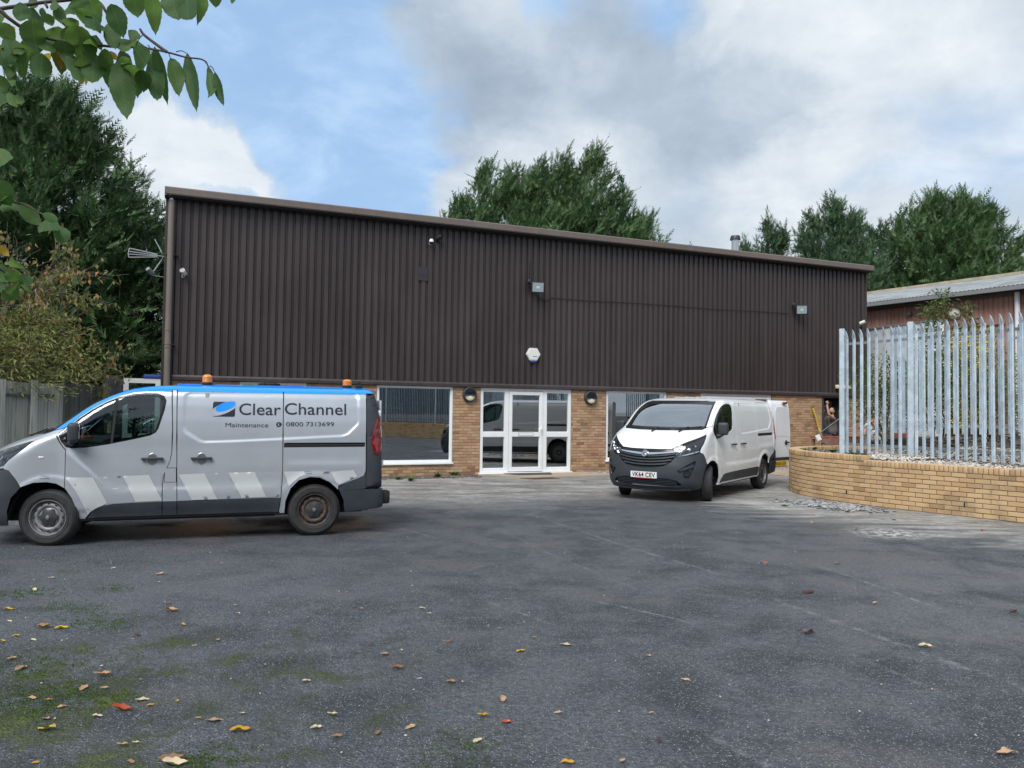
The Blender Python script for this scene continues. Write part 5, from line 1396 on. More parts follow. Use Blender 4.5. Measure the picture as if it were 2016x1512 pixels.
# scattering of small stones ------------------------------------------------
def rock_set(n, seed, pos_fn, size, mt, name, flat=.6, parent=None, nv=8, kind='stuff'):
    rg = np.random.default_rng(seed)
    base = np.array([(1,0,0),(-1,0,0),(0,1,0),(0,-1,0),(0,0,1),(0,0,-1),(.62,.62,.4),(-.62,.62,.4),(.62,-.62,.4),(-.62,-.62,.4)], float)
    # hull of a squashed octahedron with shoulders
    bm = bmesh.new()
    for v in base: bm.verts.new(v)
    r = bmesh.ops.convex_hull(bm, input=bm.verts[:]); bmesh.ops.triangulate(bm, faces=bm.faces[:]); bm.verts.ensure_lookup_table()
    for i, v in enumerate(bm.verts): v.index = i
    bV = np.array([tuple(v.co) for v in bm.verts]); bF = np.array([[v.index for v in f.verts] for f in bm.faces]); bm.free()
    P = pos_fn(n, rg); n = len(P)
    sc = size[0] + (size[1] - size[0]) * rg.random(n) ** 2.2
    ax = rg.uniform(.7, 1.3, (n, 3)); ax[:, 2] *= flat
    a = rg.uniform(0, 2 * np.pi, n); tl = rg.uniform(-.5, .5, n)
    ca, sa, ct, s_t = np.cos(a), np.sin(a), np.cos(tl), np.sin(tl)
    V = bV[None] * (1 + rg.uniform(-.18, .18, (n, len(bV), 1))) * ax[:, None] * sc[:, None, None]
    y = V[..., 1] * ct[:, None] - V[..., 2] * s_t[:, None]; z = V[..., 1] * s_t[:, None] + V[..., 2] * ct[:, None]; x = V[..., 0]
    V = np.stack([x * ca[:, None] - y * sa[:, None], x * sa[:, None] + y * ca[:, None], z], -1) + P[:, None]
    F = bF[None] + (np.arange(n) * len(bV))[:, None, None]
    o = link_obj(name, mesh_np(name, V.reshape(-1, 3), F.reshape(-1, 3), mt), parent)
    if kind: o['kind'] = kind
    return o
def strip_pos(s0, s1, d0, d1, z=.01):
    def f(n, rg):
        s = rg.uniform(s0, s1, n); d = d0 + (d1 - d0) * rg.random(n) ** 1.6
        p = np.array([BO.x, BO.y, 0]) + s[:, None] * np.array(bd) - d[:, None] * np.array(bn); p[:, 2] = z; return p
    return f
rock_set(2600, 11, strip_pos(10.3, 14.2, .02, .95), (.012, .035), M['slate'], 'gravel_strip')
rock_set(1600, 12, strip_pos(15.2, 18.9, .02, .6), (.012, .04), M['slate'], 'gravel_strip')
rock_set(1500, 13, strip_pos(4.3, 7.2, .02, .8), (.008, .026), M['dark_stone'], 'gravel_strip')
def scat(n, rg):
    y = 2.5 + 12 * rg.random(n) ** .9; x = rg.uniform(-.72, .72, n) * (y + 1.0); return np.stack([x, y, np.full(n, .003)], -1)
rock_set(900, 14, scat, (.002, .008), M['pebble'], 'loose_grit', .8)
def rub(n, rg):
    t = rg.random(n); a = np.array(tuple(ground_at(1590, 985))[:2]); b = np.array(tuple(ground_at(1715, 1003))[:2]); p = a + t[:, None] * (b - a)
    p += rg.normal(0, .22, (n, 2)) * np.array([1, .8]) + np.array([-.18, -.22]); return np.concatenate([p, np.full((n, 1), .008)], 1)
rock_set(900, 15, rub, (.015, .06), M['slate'], 'stone_chippings', .35)

# ================================================================== PLANTER WALL
WP = [(9.6, 19.5), (8.6, 19.25), (7.7, 18.85), (7.0, 18.35), (6.48, 17.75), (6.17, 17.1), (6.06, 16.4), (6.12, 15.75), (6.32, 15.1), (6.64, 14.45), (7.1, 13.72), (7.62, 13.02), (8.18, 12.32), (8.9, 11.45), (9.8, 10.35), (10.9, 9.0), (11.9, 7.6), (12.7, 6.0), (13.1, 4.0), (13.3, 1.0), (13.3, -6.0), (13.3, -15.0)]
def catmull(P, n=12):
    P = [Vector(p) for p in P]; out = []
    for i in range(len(P) - 1):
        p0 = P[max(i - 1, 0)]; p1 = P[i]; p2 = P[i + 1]; p3 = P[min(i + 2, len(P) - 1)]
        for k in range(n):
            t = k / n; out.append(.5 * ((2 * p1) + (-p0 + p2) * t + (2 * p0 - 5 * p1 + 4 * p2 - p3) * t * t + (-p0 + 3 * p1 - 3 * p2 + p3) * t ** 3))
    out.append(P[-1]); return out
WC = catmull(WP); WL = [0]
for a, b in zip(WC, WC[1:]): WL.append(WL[-1] + (b - a).length)
def wall_at(l):
    l = min(max(l, 0), WL[-1] - 1e-6)
    i = max(0, min(int(np.searchsorted(WL, l)) - 1, len(WC) - 2)); t = (l - WL[i]) / (WL[i + 1] - WL[i]); p = WC[i].lerp(WC[i + 1], t); d = (WC[min(i + 2, len(WC) - 1)] - WC[max(i - 1, 0)]).normalized()
    return p, d
lstep = WL[min(range(len(WC)), key=lambda i: abs(project((WC[i].x, WC[i].y, .85))[0] - 1700) + (0 if WC[i].y < 16 else 999))]
WBL, WBH, NC = .2425, .081, 9
wall = thing('planter_wall', 'curved yellow buff brick retaining wall with an upright brick coping below the palisade fence', 'wall', (0, 0, 0))
WBM = brick_mesh('brick', WBL - .012, WBH - .013, .05, None).mesh('brick', M['brick_yellow'])
spots = []
vent = []
for c in range(NC + 1):
    l = (0 if c % 2 == 0 else -WBL / 2)
    while l < WL[-1]:
        if not (c == NC and l > lstep - .1):
            lm = l + WBL / 2
            if lm > 0:
                p, d = wall_at(lm); q = project((p.x, p.y, c * WBH)); spots.append(((q[2] if -50 < q[0] < 2040 and q[2] > 0 else 500) + (200 if lm < 3.4 else 0), lm, c * WBH))
        l += WBL
spots.sort(key=lambda t: t[0])
holes = []
for px, py in ((1667, 969), (1899, 1001)):
    g_ = ground_at(px, py + 0); holes.append(px)
def pose(lm): 
    p, d = wall_at(lm); return p, math.atan2(d.y, d.x)
def wall_brick_xf(lm, z, dy):
    p, a = pose(lm); return Matrix.Translation((p.x, p.y, z)) @ Matrix.Rotation(a, 4, 'Z') @ Matrix.Translation((0, dy, 0))
# path runs away->towards: outer face on the right hand of travel (towards -normal) => local -y is the outside
rr = random.Random(5)
def is_hole(lm, z):
    p, d = wall_at(lm); q = project((p.x, p.y, z + WBH / 2))
    return any(abs(q[0] - hx) < 7 for hx in (1667, 1899)) and abs(z - 2 * WBH) < .01
extra = MB()
for i, (_, lm, z) in enumerate(spots):
    mtx = wall_brick_xf(lm, z + WBH / 2, rr.uniform(-.004, .003)) @ Matrix.Rotation(rr.uniform(-.012, .012), 4, 'Y')
    if i < 300:
        o = link_obj('brick', WBM, wall); o.matrix_local = mtx
    else:
        t = brick_mesh('b', WBL - .012, WBH - .013, .05, None); extra.add([mtx @ Vector(v) for v in t.v], t.f)
o = extra.build('brickwork', M['brick_yellow'], wall); o['kind'] = 'stuff'
# coping: bricks on edge
CPH = .112
cm_ = MB(); cm_.box((0, .105, 0), (.066, .215, CPH - .008), bev=.005); CM = cm_.mesh('coping_brick', M['brick_yellow'])
cs = []
l = .04
while l < WL[-1]:
    hi = l < lstep; z = NC * WBH + (WBH if hi else 0) + CPH / 2; p, d = wall_at(l); q = project((p.x, p.y, z)); cs.append((q[2] if -50 < q[0] < 2040 and q[2] > 0 else 500, l, z)); l += .0775
cs.sort(key=lambda t: t[0]); extra = MB()
for i, (_, lm, z) in enumerate(cs):
    mtx = wall_brick_xf(lm, z, rr.uniform(-.004, .003))
    if i < 300:
        o = link_obj('coping_brick', CM, wall); o.matrix_local = mtx
    else:
        t = MB(); t.box((0, .105, 0), (.066, .215, CPH - .008)); extra.add([mtx @ Vector(v) for v in t.v], t.f)
o = extra.build('coping', M['brick_yellow'], wall); o['kind'] = 'stuff'
def ribbon(l0, l1, y0, y1, z0, z1, mt, name, parent):
    mb = MB(); n = max(2, int((l1 - l0) / .12)); vs = []
    for i in range(n + 1):
        l = l0 + (l1 - l0) * i / n; p, a = pose(l); nn = Vector((-math.sin(a), math.cos(a)))
        for y, z in ((y0, z0), (y0, z1), (y1, z1), (y1, z0)): vs.append((p.x + nn.x * y, p.y + nn.y * y, z))
    fs = []
    for i in range(n):
        for k in range(4): a = i * 4 + k; b = i * 4 + (k + 1) % 4; fs.append((a, b, b + 4, a + 4))
    fs += [(0, 1, 2, 3), (n * 4 + 3, n * 4 + 2, n * 4 + 1, n * 4)]
    mb.add(vs, fs); return mb.build(name, mt, parent)
ribbon(0, WL[-1], .008, .20, -.05, NC * WBH + .001, M['mortar_dark'], 'mortar', wall)
ribbon(0, WL[-1], .010, .205, NC * WBH + .002, NC * WBH + CPH - .012, M['mortar_dark'], 'mortar', wall)
ribbon(0, lstep, .010, .203, NC * WBH + CPH - .010, NC * WBH + WBH + CPH - .012, M['mortar_dark'], 'mortar', wall)
# weep holes
for hx, hy in ((1667, 969), (1899, 1001)):
    best = min((abs(project((wall_at(l)[0].x, wall_at(l)[0].y, .2))[0] - hx), l) for l in np.arange(6, 16, .02)); p, a = pose(best[1])
    mb = MB(); mb.box((0, -.004, 0), (.022, .014, .068)); o = mb.build('weep_hole', M['matt_black'], wall); o.matrix_local = Matrix.Translation((p.x, p.y, 2.5 * WBH)) @ Matrix.Rotation(a, 4, 'Z')
# bed behind the wall: heightfield
inner = []
for l in np.arange(0, WL[-1], .25):
    p, a = pose(l); inner.append((p.x - math.sin(a) * .19, p.y + math.cos(a) * .19))
WCn = np.array([(p.x, p.y) for p in WC])
def bed_z(x, y):
    d = np.sqrt(((np.asarray(x)[..., None] - WCn[:, 0]) ** 2 + (np.asarray(y)[..., None] - WCn[:, 1]) ** 2).min(-1))
    base = .80 + np.where(np.asarray(y) > 14.6, .03, 0)
    return base + .42 * _ss((d - .6) / 4.0)
bp_ = inner + [(40, -15), (40, 60), (20, 60), (14.5, 21.5), (11.3, 19.8)]
loopb = [(float(a), float(b)) for a, b in bp_]
V2, F2 = cdt([loopb], .6)
Z2 = bed_z(V2[:, 0], V2[:, 1]) + .015 * np.sin(V2[:, 0] * 7) * np.cos(V2[:, 1] * 6)
vs = [(x, y, z) for (x, y), z in zip(V2.tolist(), Z2.tolist())]
me = bpy.data.meshes.new('raised_bed'); me.from_pydata(vs, [], F2.tolist()); me.materials.append(M['soil']); me.update(); fix_normals(me); o = link_obj('raised_bed', me); tag(o, kind='structure')
def bedpos(cond):
    def f(n, rg):
        x = rg.uniform(6.0, 15.5, n * 3); y = rg.uniform(8.5, 19.0, n * 3)
        lp = [(a, b) for a, b in loopb]; ok = _inside(x, y, lp) & cond(x, y); x, y = x[ok][:n], y[ok][:n]
        return np.stack([x, y, bed_z(x, y) + .004 + rg.random(len(x)) * .02], -1)
    return f
lim = lambda x, y: (x / y < .72) & (y + .62 * x < 21.0 + .25 * np.sin(x * 5)) & (x > 6.75 + (y - 14.2) * .35)
rock_set(17000, 21, bedpos(lim), (.016, .036), M['pebble'], 'pebble_bed', .7)
lim2 = lambda x, y: (~lim(x, y)) & (x < 8.2) & (y > 14.3)
rock_set(2600, 22, bedpos(lim2), (.012, .035), M['slate'], 'slate_mulch', .5)
lim3 = lambda x, y: (x / y < .75) & (y + .62 * x > 20.8) & (y + .62 * x < 22.0) & (x > 8.6)
rock_set(3000, 23, lambda n, rg: (lambda P: P + np.stack([0 * P[:, 0], 0 * P[:, 0], .16 * rg.random(len(P))], -1))(bedpos(lim3)(n, rg)), (.02, .06), M['dark_stone'], 'rubble_bank', .7)

# ================================================================== PALISADE FENCE
def pale_mesh(name, mt, H=2.62, w=.075):
    # W section pale with a splayed, pointed head
    prof = [(-w / 2, .012), (-w / 2 + .006, -.002), (-w * .25, -.014), (-w * .12, .004), (0, -.010), (w * .12, .004), (w * .25, -.014), (w / 2 - .006, -.002), (w / 2, .012)]
    zs = [0, H - .20, H - .12, H - .06, H - .025]
    k = len(prof); vs = []
    for i, z in enumerate(zs):
        b = -.055 * max(0, (z - (H - .22)) / .22) ** 1.4; sq = [1, 1, .92, .66, .36][i]
        vs += [(x * sq, y * (1 if i < 3 else .7) + b, z) for x, y in prof]
    fs = []
    for i in range(len(zs) - 1):
        for j in range(k - 1): a = i * k + j; fs.append((a, a + 1, a + k + 1, a + k))
    tip = len(vs); vs.append((0, -.07, H)); b0 = (len(zs) - 1) * k
    for j in range(k - 1): fs.append((b0 + j, b0 + j + 1, tip))
    # side barbs, bent out either side
    for sg in (-1, 1):
        b = len(vs); vs += [(sg * w * .5, .01, H - .22), (sg * w * .28, -.006, H - .20), (sg * w * .55, -.075, H - .06)]; fs.append((b, b + 1, b + 2))
    me = bpy.data.meshes.new(name); me.from_pydata(vs, [], fs); me.materials.append(mt); me.update(); return me
PALE = pale_mesh('pale', M['galv'])
def palisade(label, pts, base, pitch=.165, hgt=2.62, mp=PALE, rails=(.17, 2.32), post_at=None, mt='galv', rail_mt='galv_rail', flip=1, group=None, post_w=.10, first_post=True):
    t = thing('palisade_fence', label, 'fence', (pts[0][0], pts[0][1], base), group=group); o0 = Vector((pts[0][0], pts[0][1], base))
    total = 0
    for a, b in zip(pts, pts[1:]):
        a = Vector(a); b = Vector(b); L = (b - a).length; d = (b - a) / L; an = math.atan2(d.y, d.x); rot = Euler((0, 0, an if flip > 0 else an + math.pi))
        for z in rails:
            mb = MB(); sy_ = .026 * flip
            mb.bounds(.055, L - .055, sy_ - .004, sy_ + .004, z - .025, z + .025); mb.bounds(.055, L - .055, sy_ - .004 if flip > 0 else sy_ - .042, sy_ + .042 if flip > 0 else sy_ + .004, z + .025, z + .031)
            o = mb.build('rail', M[rail_mt], t); o.location = Vector((a.x, a.y, base)) - o0; o.rotation_euler = (0, 0, an)
        n = int(L / pitch)
        for i in range(n):
            u = (i + .7) * (L / n); p = a + d * u
            o = link_obj('pale', mp, t, Vector((p.x, p.y, base)) - o0, (0, 0, rot.z)); total += 1
            o.rotation_euler.y = rr.uniform(-.004, .004)
            if u < L and hgt: pass
        for z in rails:
            mb = MB()
            for i in range(n):
                u = (i + .7) * (L / n); mb.lathe([(.007, 0), (.007, .008), (.001, .010)], 6, c=(u, 0, z), mat4=Matrix.Rotation(R(90) * (1), 4, 'X'))
            o = mb.build('bolt', M['dark_metal'], t); o['kind'] = 'stuff'; o.location = Vector((a.x, a.y, base)) - o0 + Vector((-d.y, d.x, 0)) * (.042 * flip); o.rotation_euler = (0, 0, an)
    for p in (pts if first_post else pts[1:]):
        mb = MB(); w = post_w
        mb.bounds(-w / 2, w / 2, -.045, -.035, -.25, hgt + .04); mb.bounds(-w / 2, w / 2, .035, .045, -.25, hgt + .04); mb.bounds(-.004, .004, -.035, .035, -.25, hgt + .04)
        o = mb.build('post', M[mt], t); o.location = Vector((p[0], p[1], base)) - o0
        o.rotation_euler = (0, 0, math.atan2(p[1], p[0]) - R(90) + .1)
    return t
P1 = at(1657.5, 880, 16.6); P2 = at(1793, 880, 15.2); P3 = at(2040, 880, 12.9)
palisade('tall pale galvanised palisade fence standing in the pebbles along the planter wall', [(P1.x, P1.y), (P2.x, P2.y), (P3.x, P3.y), (9.75, 11.0), (11.1, 9.0), (12.6, 6.4), (13.8, 3.4), (14.1, 0), (14.2, -5), (14.2, -10), (14.2, -15)], .88)
q0 = at(1752, 850, 17.6); q1 = at(1915, 850, 17.2); q2 = at(2060, 850, 16.3)
palisade('second galvanised palisade fence farther back beyond the dark rubble', [(q0.x, q0.y), (q1.x + .25, q1.y), (q2.x + .6, q2.y), (14.6, 15.0)], 1.28, first_post=False, hgt=2.45, mp=pale_mesh('pale', M['galv'], 2.45), rails=(.17, 2.14))

# ================================================================== LEFT BOUNDARY
def board_fence(label, p, q, top, bot, bw_, mt, name='board_fence', rail=True, post_every=4, seed=1):
    a = Vector(p); b = Vector(q); L = (b - a).length; d = (b - a) / L; an = math.atan2(d.y, d.x); t = thing(name, label, 'fence', (a.x, a.y, bot), an); r_ = random.Random(seed)
    x = 0; i = 0
    mb = MB(); mb.box((bw_ / 2 - .004, 0, .5), (bw_ - .008, .022, 1.0)); bmesh_ = mb.mesh('board', M[mt])
    while x < L:
        h = top - bot + r_.uniform(-.03, .02)
        o = link_obj('board', bmesh_, t, (x, r_.uniform(-.006, .006), 0), (0, 0, r_.uniform(-.01, .01)), (1, 1, h)); x += bw_; i += 1
    if rail:
        for z in (top - bot - .22, .35):
            mb = MB(); mb.bounds(0, L, -.05, -.012, z - .045, z + .0); mb.build('rail', M['dark_wood'], t)
        x = bw_ * post_every * .5
        while x < L:
            mb = MB(); mb.bounds(x - .05, x + .05, -.10, -.052, 0, top - bot + .03); mb.build('post', M[mt], t); x += bw_ * post_every
    return t
a_ = at(-260, 760, 12.0); b_ = at(106, 760, 14.2)
board_fence('tall silvery weathered board fence behind the bonnet of the branded van', (a_.x, a_.y), (b_.x, b_.y), 2.08, 0, .262, 'old_wood', post_every=2)
c_ = at(200, 760, 16.6)
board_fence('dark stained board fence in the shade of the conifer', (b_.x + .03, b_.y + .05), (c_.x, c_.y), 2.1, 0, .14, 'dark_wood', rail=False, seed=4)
d_ = at(262, 760, 19.0)
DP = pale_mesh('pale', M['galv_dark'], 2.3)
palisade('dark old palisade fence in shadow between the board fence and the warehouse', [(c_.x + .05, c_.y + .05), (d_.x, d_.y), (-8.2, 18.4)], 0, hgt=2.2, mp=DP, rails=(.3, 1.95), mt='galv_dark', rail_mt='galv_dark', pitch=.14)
# gate of dark mesh
gA = at(268, 760, 17.6); gB = at(326, 760, 17.9); t = thing('mesh_gate', 'black framed mesh gate beside the left corner of the warehouse', 'gate', (gA.x, gA.y, 0), math.atan2(gB.y - gA.y, gB.x - gA.x)); L = math.hypot(gB.x - gA.x, gB.y - gA.y)
mb = MB(); mb.bounds(0, L, -.03, .03, 2.12, 2.18); mb.bounds(0, .06, -.03, .03, 0, 2.12); mb.bounds(L - .06, L, -.03, .03, 0, 2.12); mb.bounds(.06, L - .06, -.03, .03, .1, .16); mb.build('gate_frame', M['matt_black'], t)
x = .09
while x < L - .08:
    mb = MB(); mb.bounds(x - .006, x + .006, -.006, .006, .16, 2.12); mb.build('bar', M['galv_dark'], t); x += .075

# ================================================================== YARD BEYOND, SECOND BUILDING
EA = at(1703, 605, 31.5); EB = at(2016, 568, 26.2); zE = 6.05
ra = at(1703, 605, 31.5); 
def at_z(px, py, z):
    v = ray(px, py); return Vector((0, 0, CAM_H)) + v * ((z - CAM_H) / v.z)
EA = at_z(1703, 605, zE); EB = at_z(2016, 569, zE)
dirE = (EB - EA); dirE.z = 0; LE = dirE.length; dirE.normalize(); angE = math.atan2(dirE.y, dirE.x)
b2 = thing('red_warehouse', 'faded red brown metal shed with a grey roof and yellow roller door beyond the fences', 'building', (EA.x - dirE.x * 8, EA.y - dirE.y * 8, 0), angE)
L2 = LE + 8 + 16
def rib_sheet(w, n, z0, z1, mt, name='cladding_sheet'):
    pit = w / n; prof = []
    for r_ in range(n):
        x = r_ * pit; prof += [(x, -.03), (x + pit * .5, -.03), (x + pit * .6, 0), (x + pit * .9, 0)]
    prof.append((w, -.031)); vs = []
    for x, y in prof: vs += [(x, y, z0), (x, y, z1)]
    me = bpy.data.meshes.new(name); me.from_pydata(vs, [], [(2 * i, 2 * i + 2, 2 * i + 3, 2 * i + 1) for i in range(len(prof) - 1)]); me.materials.append(mt); me.update(); return me
# roller door location
rd0 = round(8 + (at_z(1872, 588, zE) - EA).dot(dirE)); rd1 = round(8 + (at_z(1949, 577, zE) - EA).dot(dirE))
shR = rib_sheet(1.0, 6, 0, 6.0, M['clad_red']); shT = rib_sheet(1.0, 6, 4.95, 6.0, M['clad_red'])
i = 0
while i < L2:
    if i + .5 > rd0 and i + .5 < rd1: link_obj('cladding_sheet', shT, b2, (i, 0, 0))
    else: link_obj('cladding_sheet', shR, b2, (i, 0, 0))
    i += 1
mb = MB(); mb.bounds(0, L2, .04, .1, 0, 6.0); mb.build('backing_wall', M['dark_lining'], b2)
rd = thing('roller_door', None, None); rd.parent = b2
slm = MB(); a = math.floor(rd0); 
for k in range(62):
    z = .02 + k * .08; mb = MB(); mb.add([(rd0, .02, z), (rd1, .02, z), (rd1, -.012, z + .04), (rd0, -.012, z + .04), (rd1, .02, z + .078), (rd0, .02, z + .078)], [(0, 1, 2, 3), (3, 2, 4, 5)]); o = mb.build('slat', M['yellow_door'], rd)
mb = MB(); mb.bounds(rd0 - .15, rd1 + .35, -.10, .0, 4.90, 5.02); mb.build('lintel', M['clad_red'], b2)
mb = MB(); mb.prism([(-.45, 6.0), (-.45, 6.14), (7, 7.75), (14, 6.1), (14, 6.0), (7, 7.6)], -.2, L2, 'yz'); rf = mb.build('roof', M['roof_grey'], b2)
rs = MB(); n_ = int(L2 / .146)
for k in range(n_):
    x = k * .146; rs.add([(x, -.47, 6.145), (x + .07, -.47, 6.17), (x + .14, -.47, 6.145), (x, 7, 7.76), (x + .07, 7, 7.785), (x + .14, 7, 7.76)], [(0, 1, 4, 3), (1, 2, 5, 4)])
o = rs.build('corrugation', M['roof_grey'], rf); o['kind'] = 'stuff'
mb = MB(); mb.bounds(-.2, L2, 6.7, 7.3, 7.72, 7.84); mb.build('ridge_cap', M['roof_pale'], rf)
for yy, zz in ((2.2, 6.72), (4.5, 7.22)):
    mb = MB(); mb.box((L2 / 2, yy, zz), (L2, .10, .03), Matrix.Rotation(R(12), 3, 'X')); mb.build('lap_joint', M['dark_stone'], rf)
mb = MB(); mb.bounds(-.2, L2, -.60, -.46, 5.98, 6.12); mb.build('gutter', M['grey_panel'], b2)
mb = MB(); mb.bounds(0, L2, -.04, .04, 5.85, 6.0); mb.build('eaves_flashing', M['fascia'], b2)
px_ = 8 + (at_z(2006, 570, zE) - EA).dot(dirE)
mb = MB(); mb.lathe([(.085, 0), (.085, 5.95)], 16, c=(px_, -.13, 0)); mb.build('downpipe', M['upvc'], b2)
pl_ = 8 + (at_z(1891, 586, zE) - EA).dot(dirE)
mb = MB(); mb.lathe([(.001, -.18), (.12, -.16), (.19, -.10), (.21, -.03), (.19, .0)], 20, c=(pl_, -.05, 5.42), axis='y'); mb.build('round_lamp', M['alarm'], b2)
px2 = 8 + (at_z(1789, 594, zE) - EA).dot(dirE)
mb = MB(); mb.box((px2, -.1, 5.58), (.16, .18, .14), bev=.03); mb.build('sensor', M['fascia'], b2)
# white box lorry body parked between
lA = at(1690, 640, 27.0); lB = at(1832, 640, 23.8); la = math.atan2(lB.y - lA.y, lB.x - lA.x)
lx = at(1832, 629.5, 23.8); zt = lx.z; t = thing('hoarding', 'long plain white hoarding panel wall standing behind the palisade fences', 'hoarding', (lA.x - math.cos(la) * 1.5, lA.y - math.sin(la) * 1.5, 0), la)
LL = math.hypot(lB.x - lA.x, lB.y - lA.y) + 1.5
mb = MB(); mb.bounds(0, LL, 0, .5, .6, zt - .05); mb.build('panel', M['white_lorry'], t)
mb = MB(); mb.bounds(-.02, LL + .02, -.025, .53, zt - .05, zt + .0); mb.build('edge_rail', M['grey_panel'], t)
for k in range(6):
    mb = MB(); mb.bounds(k * LL / 6 + .4, k * LL / 6 + .43, -.012, .0, 1.4, zt - .08); mb.build('panel_joint', M['grey_panel'], t)
for k in range(4):
    mb = MB(); mb.bounds(k * LL / 3.2 + .1, k * LL / 3.2 + .2, .5, .6, 0, zt - .2); mb.build('support_post', M['board'], t)
# yard ground beyond at fence level (hidden mostly)
# cone, ladder, hand rail and workbench near the man
def cone(p, s, label):
    t = thing('traffic_cone', label, 'cone', p); t.scale = (s, s, s)
    mb = MB(); mb.lathe([(.17, .03), (.05, .72), (.035, .75), (.001, .75)], 20); mb.build('body', M['cone'], t)
    mb = MB(); mb.lathe([(.128, .22), (.131, .22), (.098, .38), (.095, .38)], 20); mb.build('reflective_sleeve', M['plate_white'], t)
    mb = MB(); mb.box((0, 0, .015), (.42, .42, .03), bev=.008); mb.build('base', M['cone'], t)
cz = float(bed_z(np.array([11.6]), np.array([24.0]))); cp = at(1737, 858, 24.0); cone((cp.x, cp.y, cp.z), .52, 'red traffic cone on the bank seen through the first bay of the fence')
cp = at(1822, 846, 24.5); cone((cp.x, cp.y, cp.z), .42, 'small red and white traffic cone farther right between the palisade posts')
mb = MB(); cp = at(1810, 850, 24.6); mb.bounds(-1.2, .5, -.2, .2, -.22, 0); mb.bounds(-1.2, .5, -.2, .2, 0.0, .06); o = mb.build('brick_stack', M['red_board']); o.location = (cp.x, cp.y, cp.z + .02); o.rotation_euler = (0, 0, .2); tag(o, 'low red brown stack of boards behind the fence beside the small cone', 'boards')
# earth ledge that the cones stand on
e0 = at(1690, 862, 23.6); mb = MB(); mb.prism([(9.9, 20.6), (14.2, 19.6), (22, 22), (22, 25.5), (16.5, 25.5), (11.9, 23.4)], .2, 1.035); o = mb.build('grass_bank', M['soil']); tag(o, kind='structure')
hr = thing('handrail', 'sloping silver metal handrail rising to the right behind the fence beside the man', 'handrail', (0, 0, 0))
A1 = at(1615, 852, 21.5); B1 = at(1652, 825, 21.7); B2 = at(1680, 805, 21.8); C1 = at(1662, 846, 21.7); C2 = at(1748, 787, 22.3)
mb = MB(); mb.tube([A1, B1, B2, at(1712, 787, 22.1)], .016, 8); mb.build('top_rail', M['stainless'], hr)
mb = MB(); mb.tube([C1, C2], .016, 8); mb.build('lower_rail', M['stainless'], hr)
mb = MB(); mb.tube([at(1702, 856, 22.0), at(1752, 822, 22.4)], .016, 8); mb.build('lower_rail', M['stainless'], hr)
for px, py, yy in ((1616, 852, 21.5), (1712, 787, 22.1), (1748, 787, 22.3), (1752, 822, 22.4), (1702, 856, 22.0), (1662, 846, 21.7)):
    p = at(px, py, yy); mb = MB(); mb.tube([(p.x, p.y, .0), tuple(p)], .014, 8); mb.build('upright', M['stainless'], hr)
wb = thing('workbench', 'low brown timber workbench with red top beside the man in the doorway', 'workbench', (at(1645, 860, 21.0).x, 21.0, 0), .25)
mb = MB(); mb.box((0, 0, 1.06), (1.25, .5, .05)); mb.build('top', M['red_board'], wb)
mb = MB(); mb.box((0, -.24, .975), (1.25, .03, .12)); mb.build('apron', M['board'], wb)
mb = MB(); mb.box((-.25, -.265, .87), (.55, .03, .09)); mb.build('brace', M['board'], wb)
for x in (-.55, .55):
    for y in (-.2, .2):
        mb = MB(); mb.box((x, y, .5), (.07, .07, 1.0)); mb.build('leg', M['board'], wb)
# yellow spirit level leaning on the bricks
tp = bw(18.42, -.03, 1.88); bt = bw(18.72, -.5, .02)
dv = Vector(tp) - Vector(bt); t = thing('spirit_level', 'long yellow spirit level leaning against the brick pier beside the doorway', 'spirit level', bt, rot=dv.to_track_quat('Z', 'Y').to_euler())
Ln = dv.length; mb = MB()
w = .055
for (z0, z1) in ((0, Ln * .22), (Ln * .30, Ln * .50), (Ln * .54, Ln * .62), (Ln * .66, Ln)): mb.bounds(-w, w, -.012, .012, z0, z1)
mb.bounds(-w, -w + .02, -.0118, .0118, 0, Ln); mb.bounds(w - .02, w, -.0118, .0118, 0, Ln); mb.build('body', M['yellow'], t)
mb = MB(); mb.bounds(-.03, .03, -.008, .008, Ln * .22, Ln * .30); mb.bounds(-.03, .03, -.008, .008, Ln * .50, Ln * .54); mb.build('vial', M['matt_black'], t)
mb = MB(); mb.bounds(-.058, .058, -.014, .014, Ln, Ln + .03); mb.build('end_cap', M['matt_black'], t)
mb = MB(); p = at(1612, 862, 20.2); mb.box((0, 0, 0), (.09, .01, .13), Matrix.Rotation(-.45, 3, 'Y')); mb.box((0, .02, -.0), (.12, .014, .16), Matrix.Rotation(-.45, 3, 'Y')); o = mb.build('paper_card', M['plate_white']); o.location = p; tag(o, 'small white card propped at the foot of the yellow spirit level', 'card')
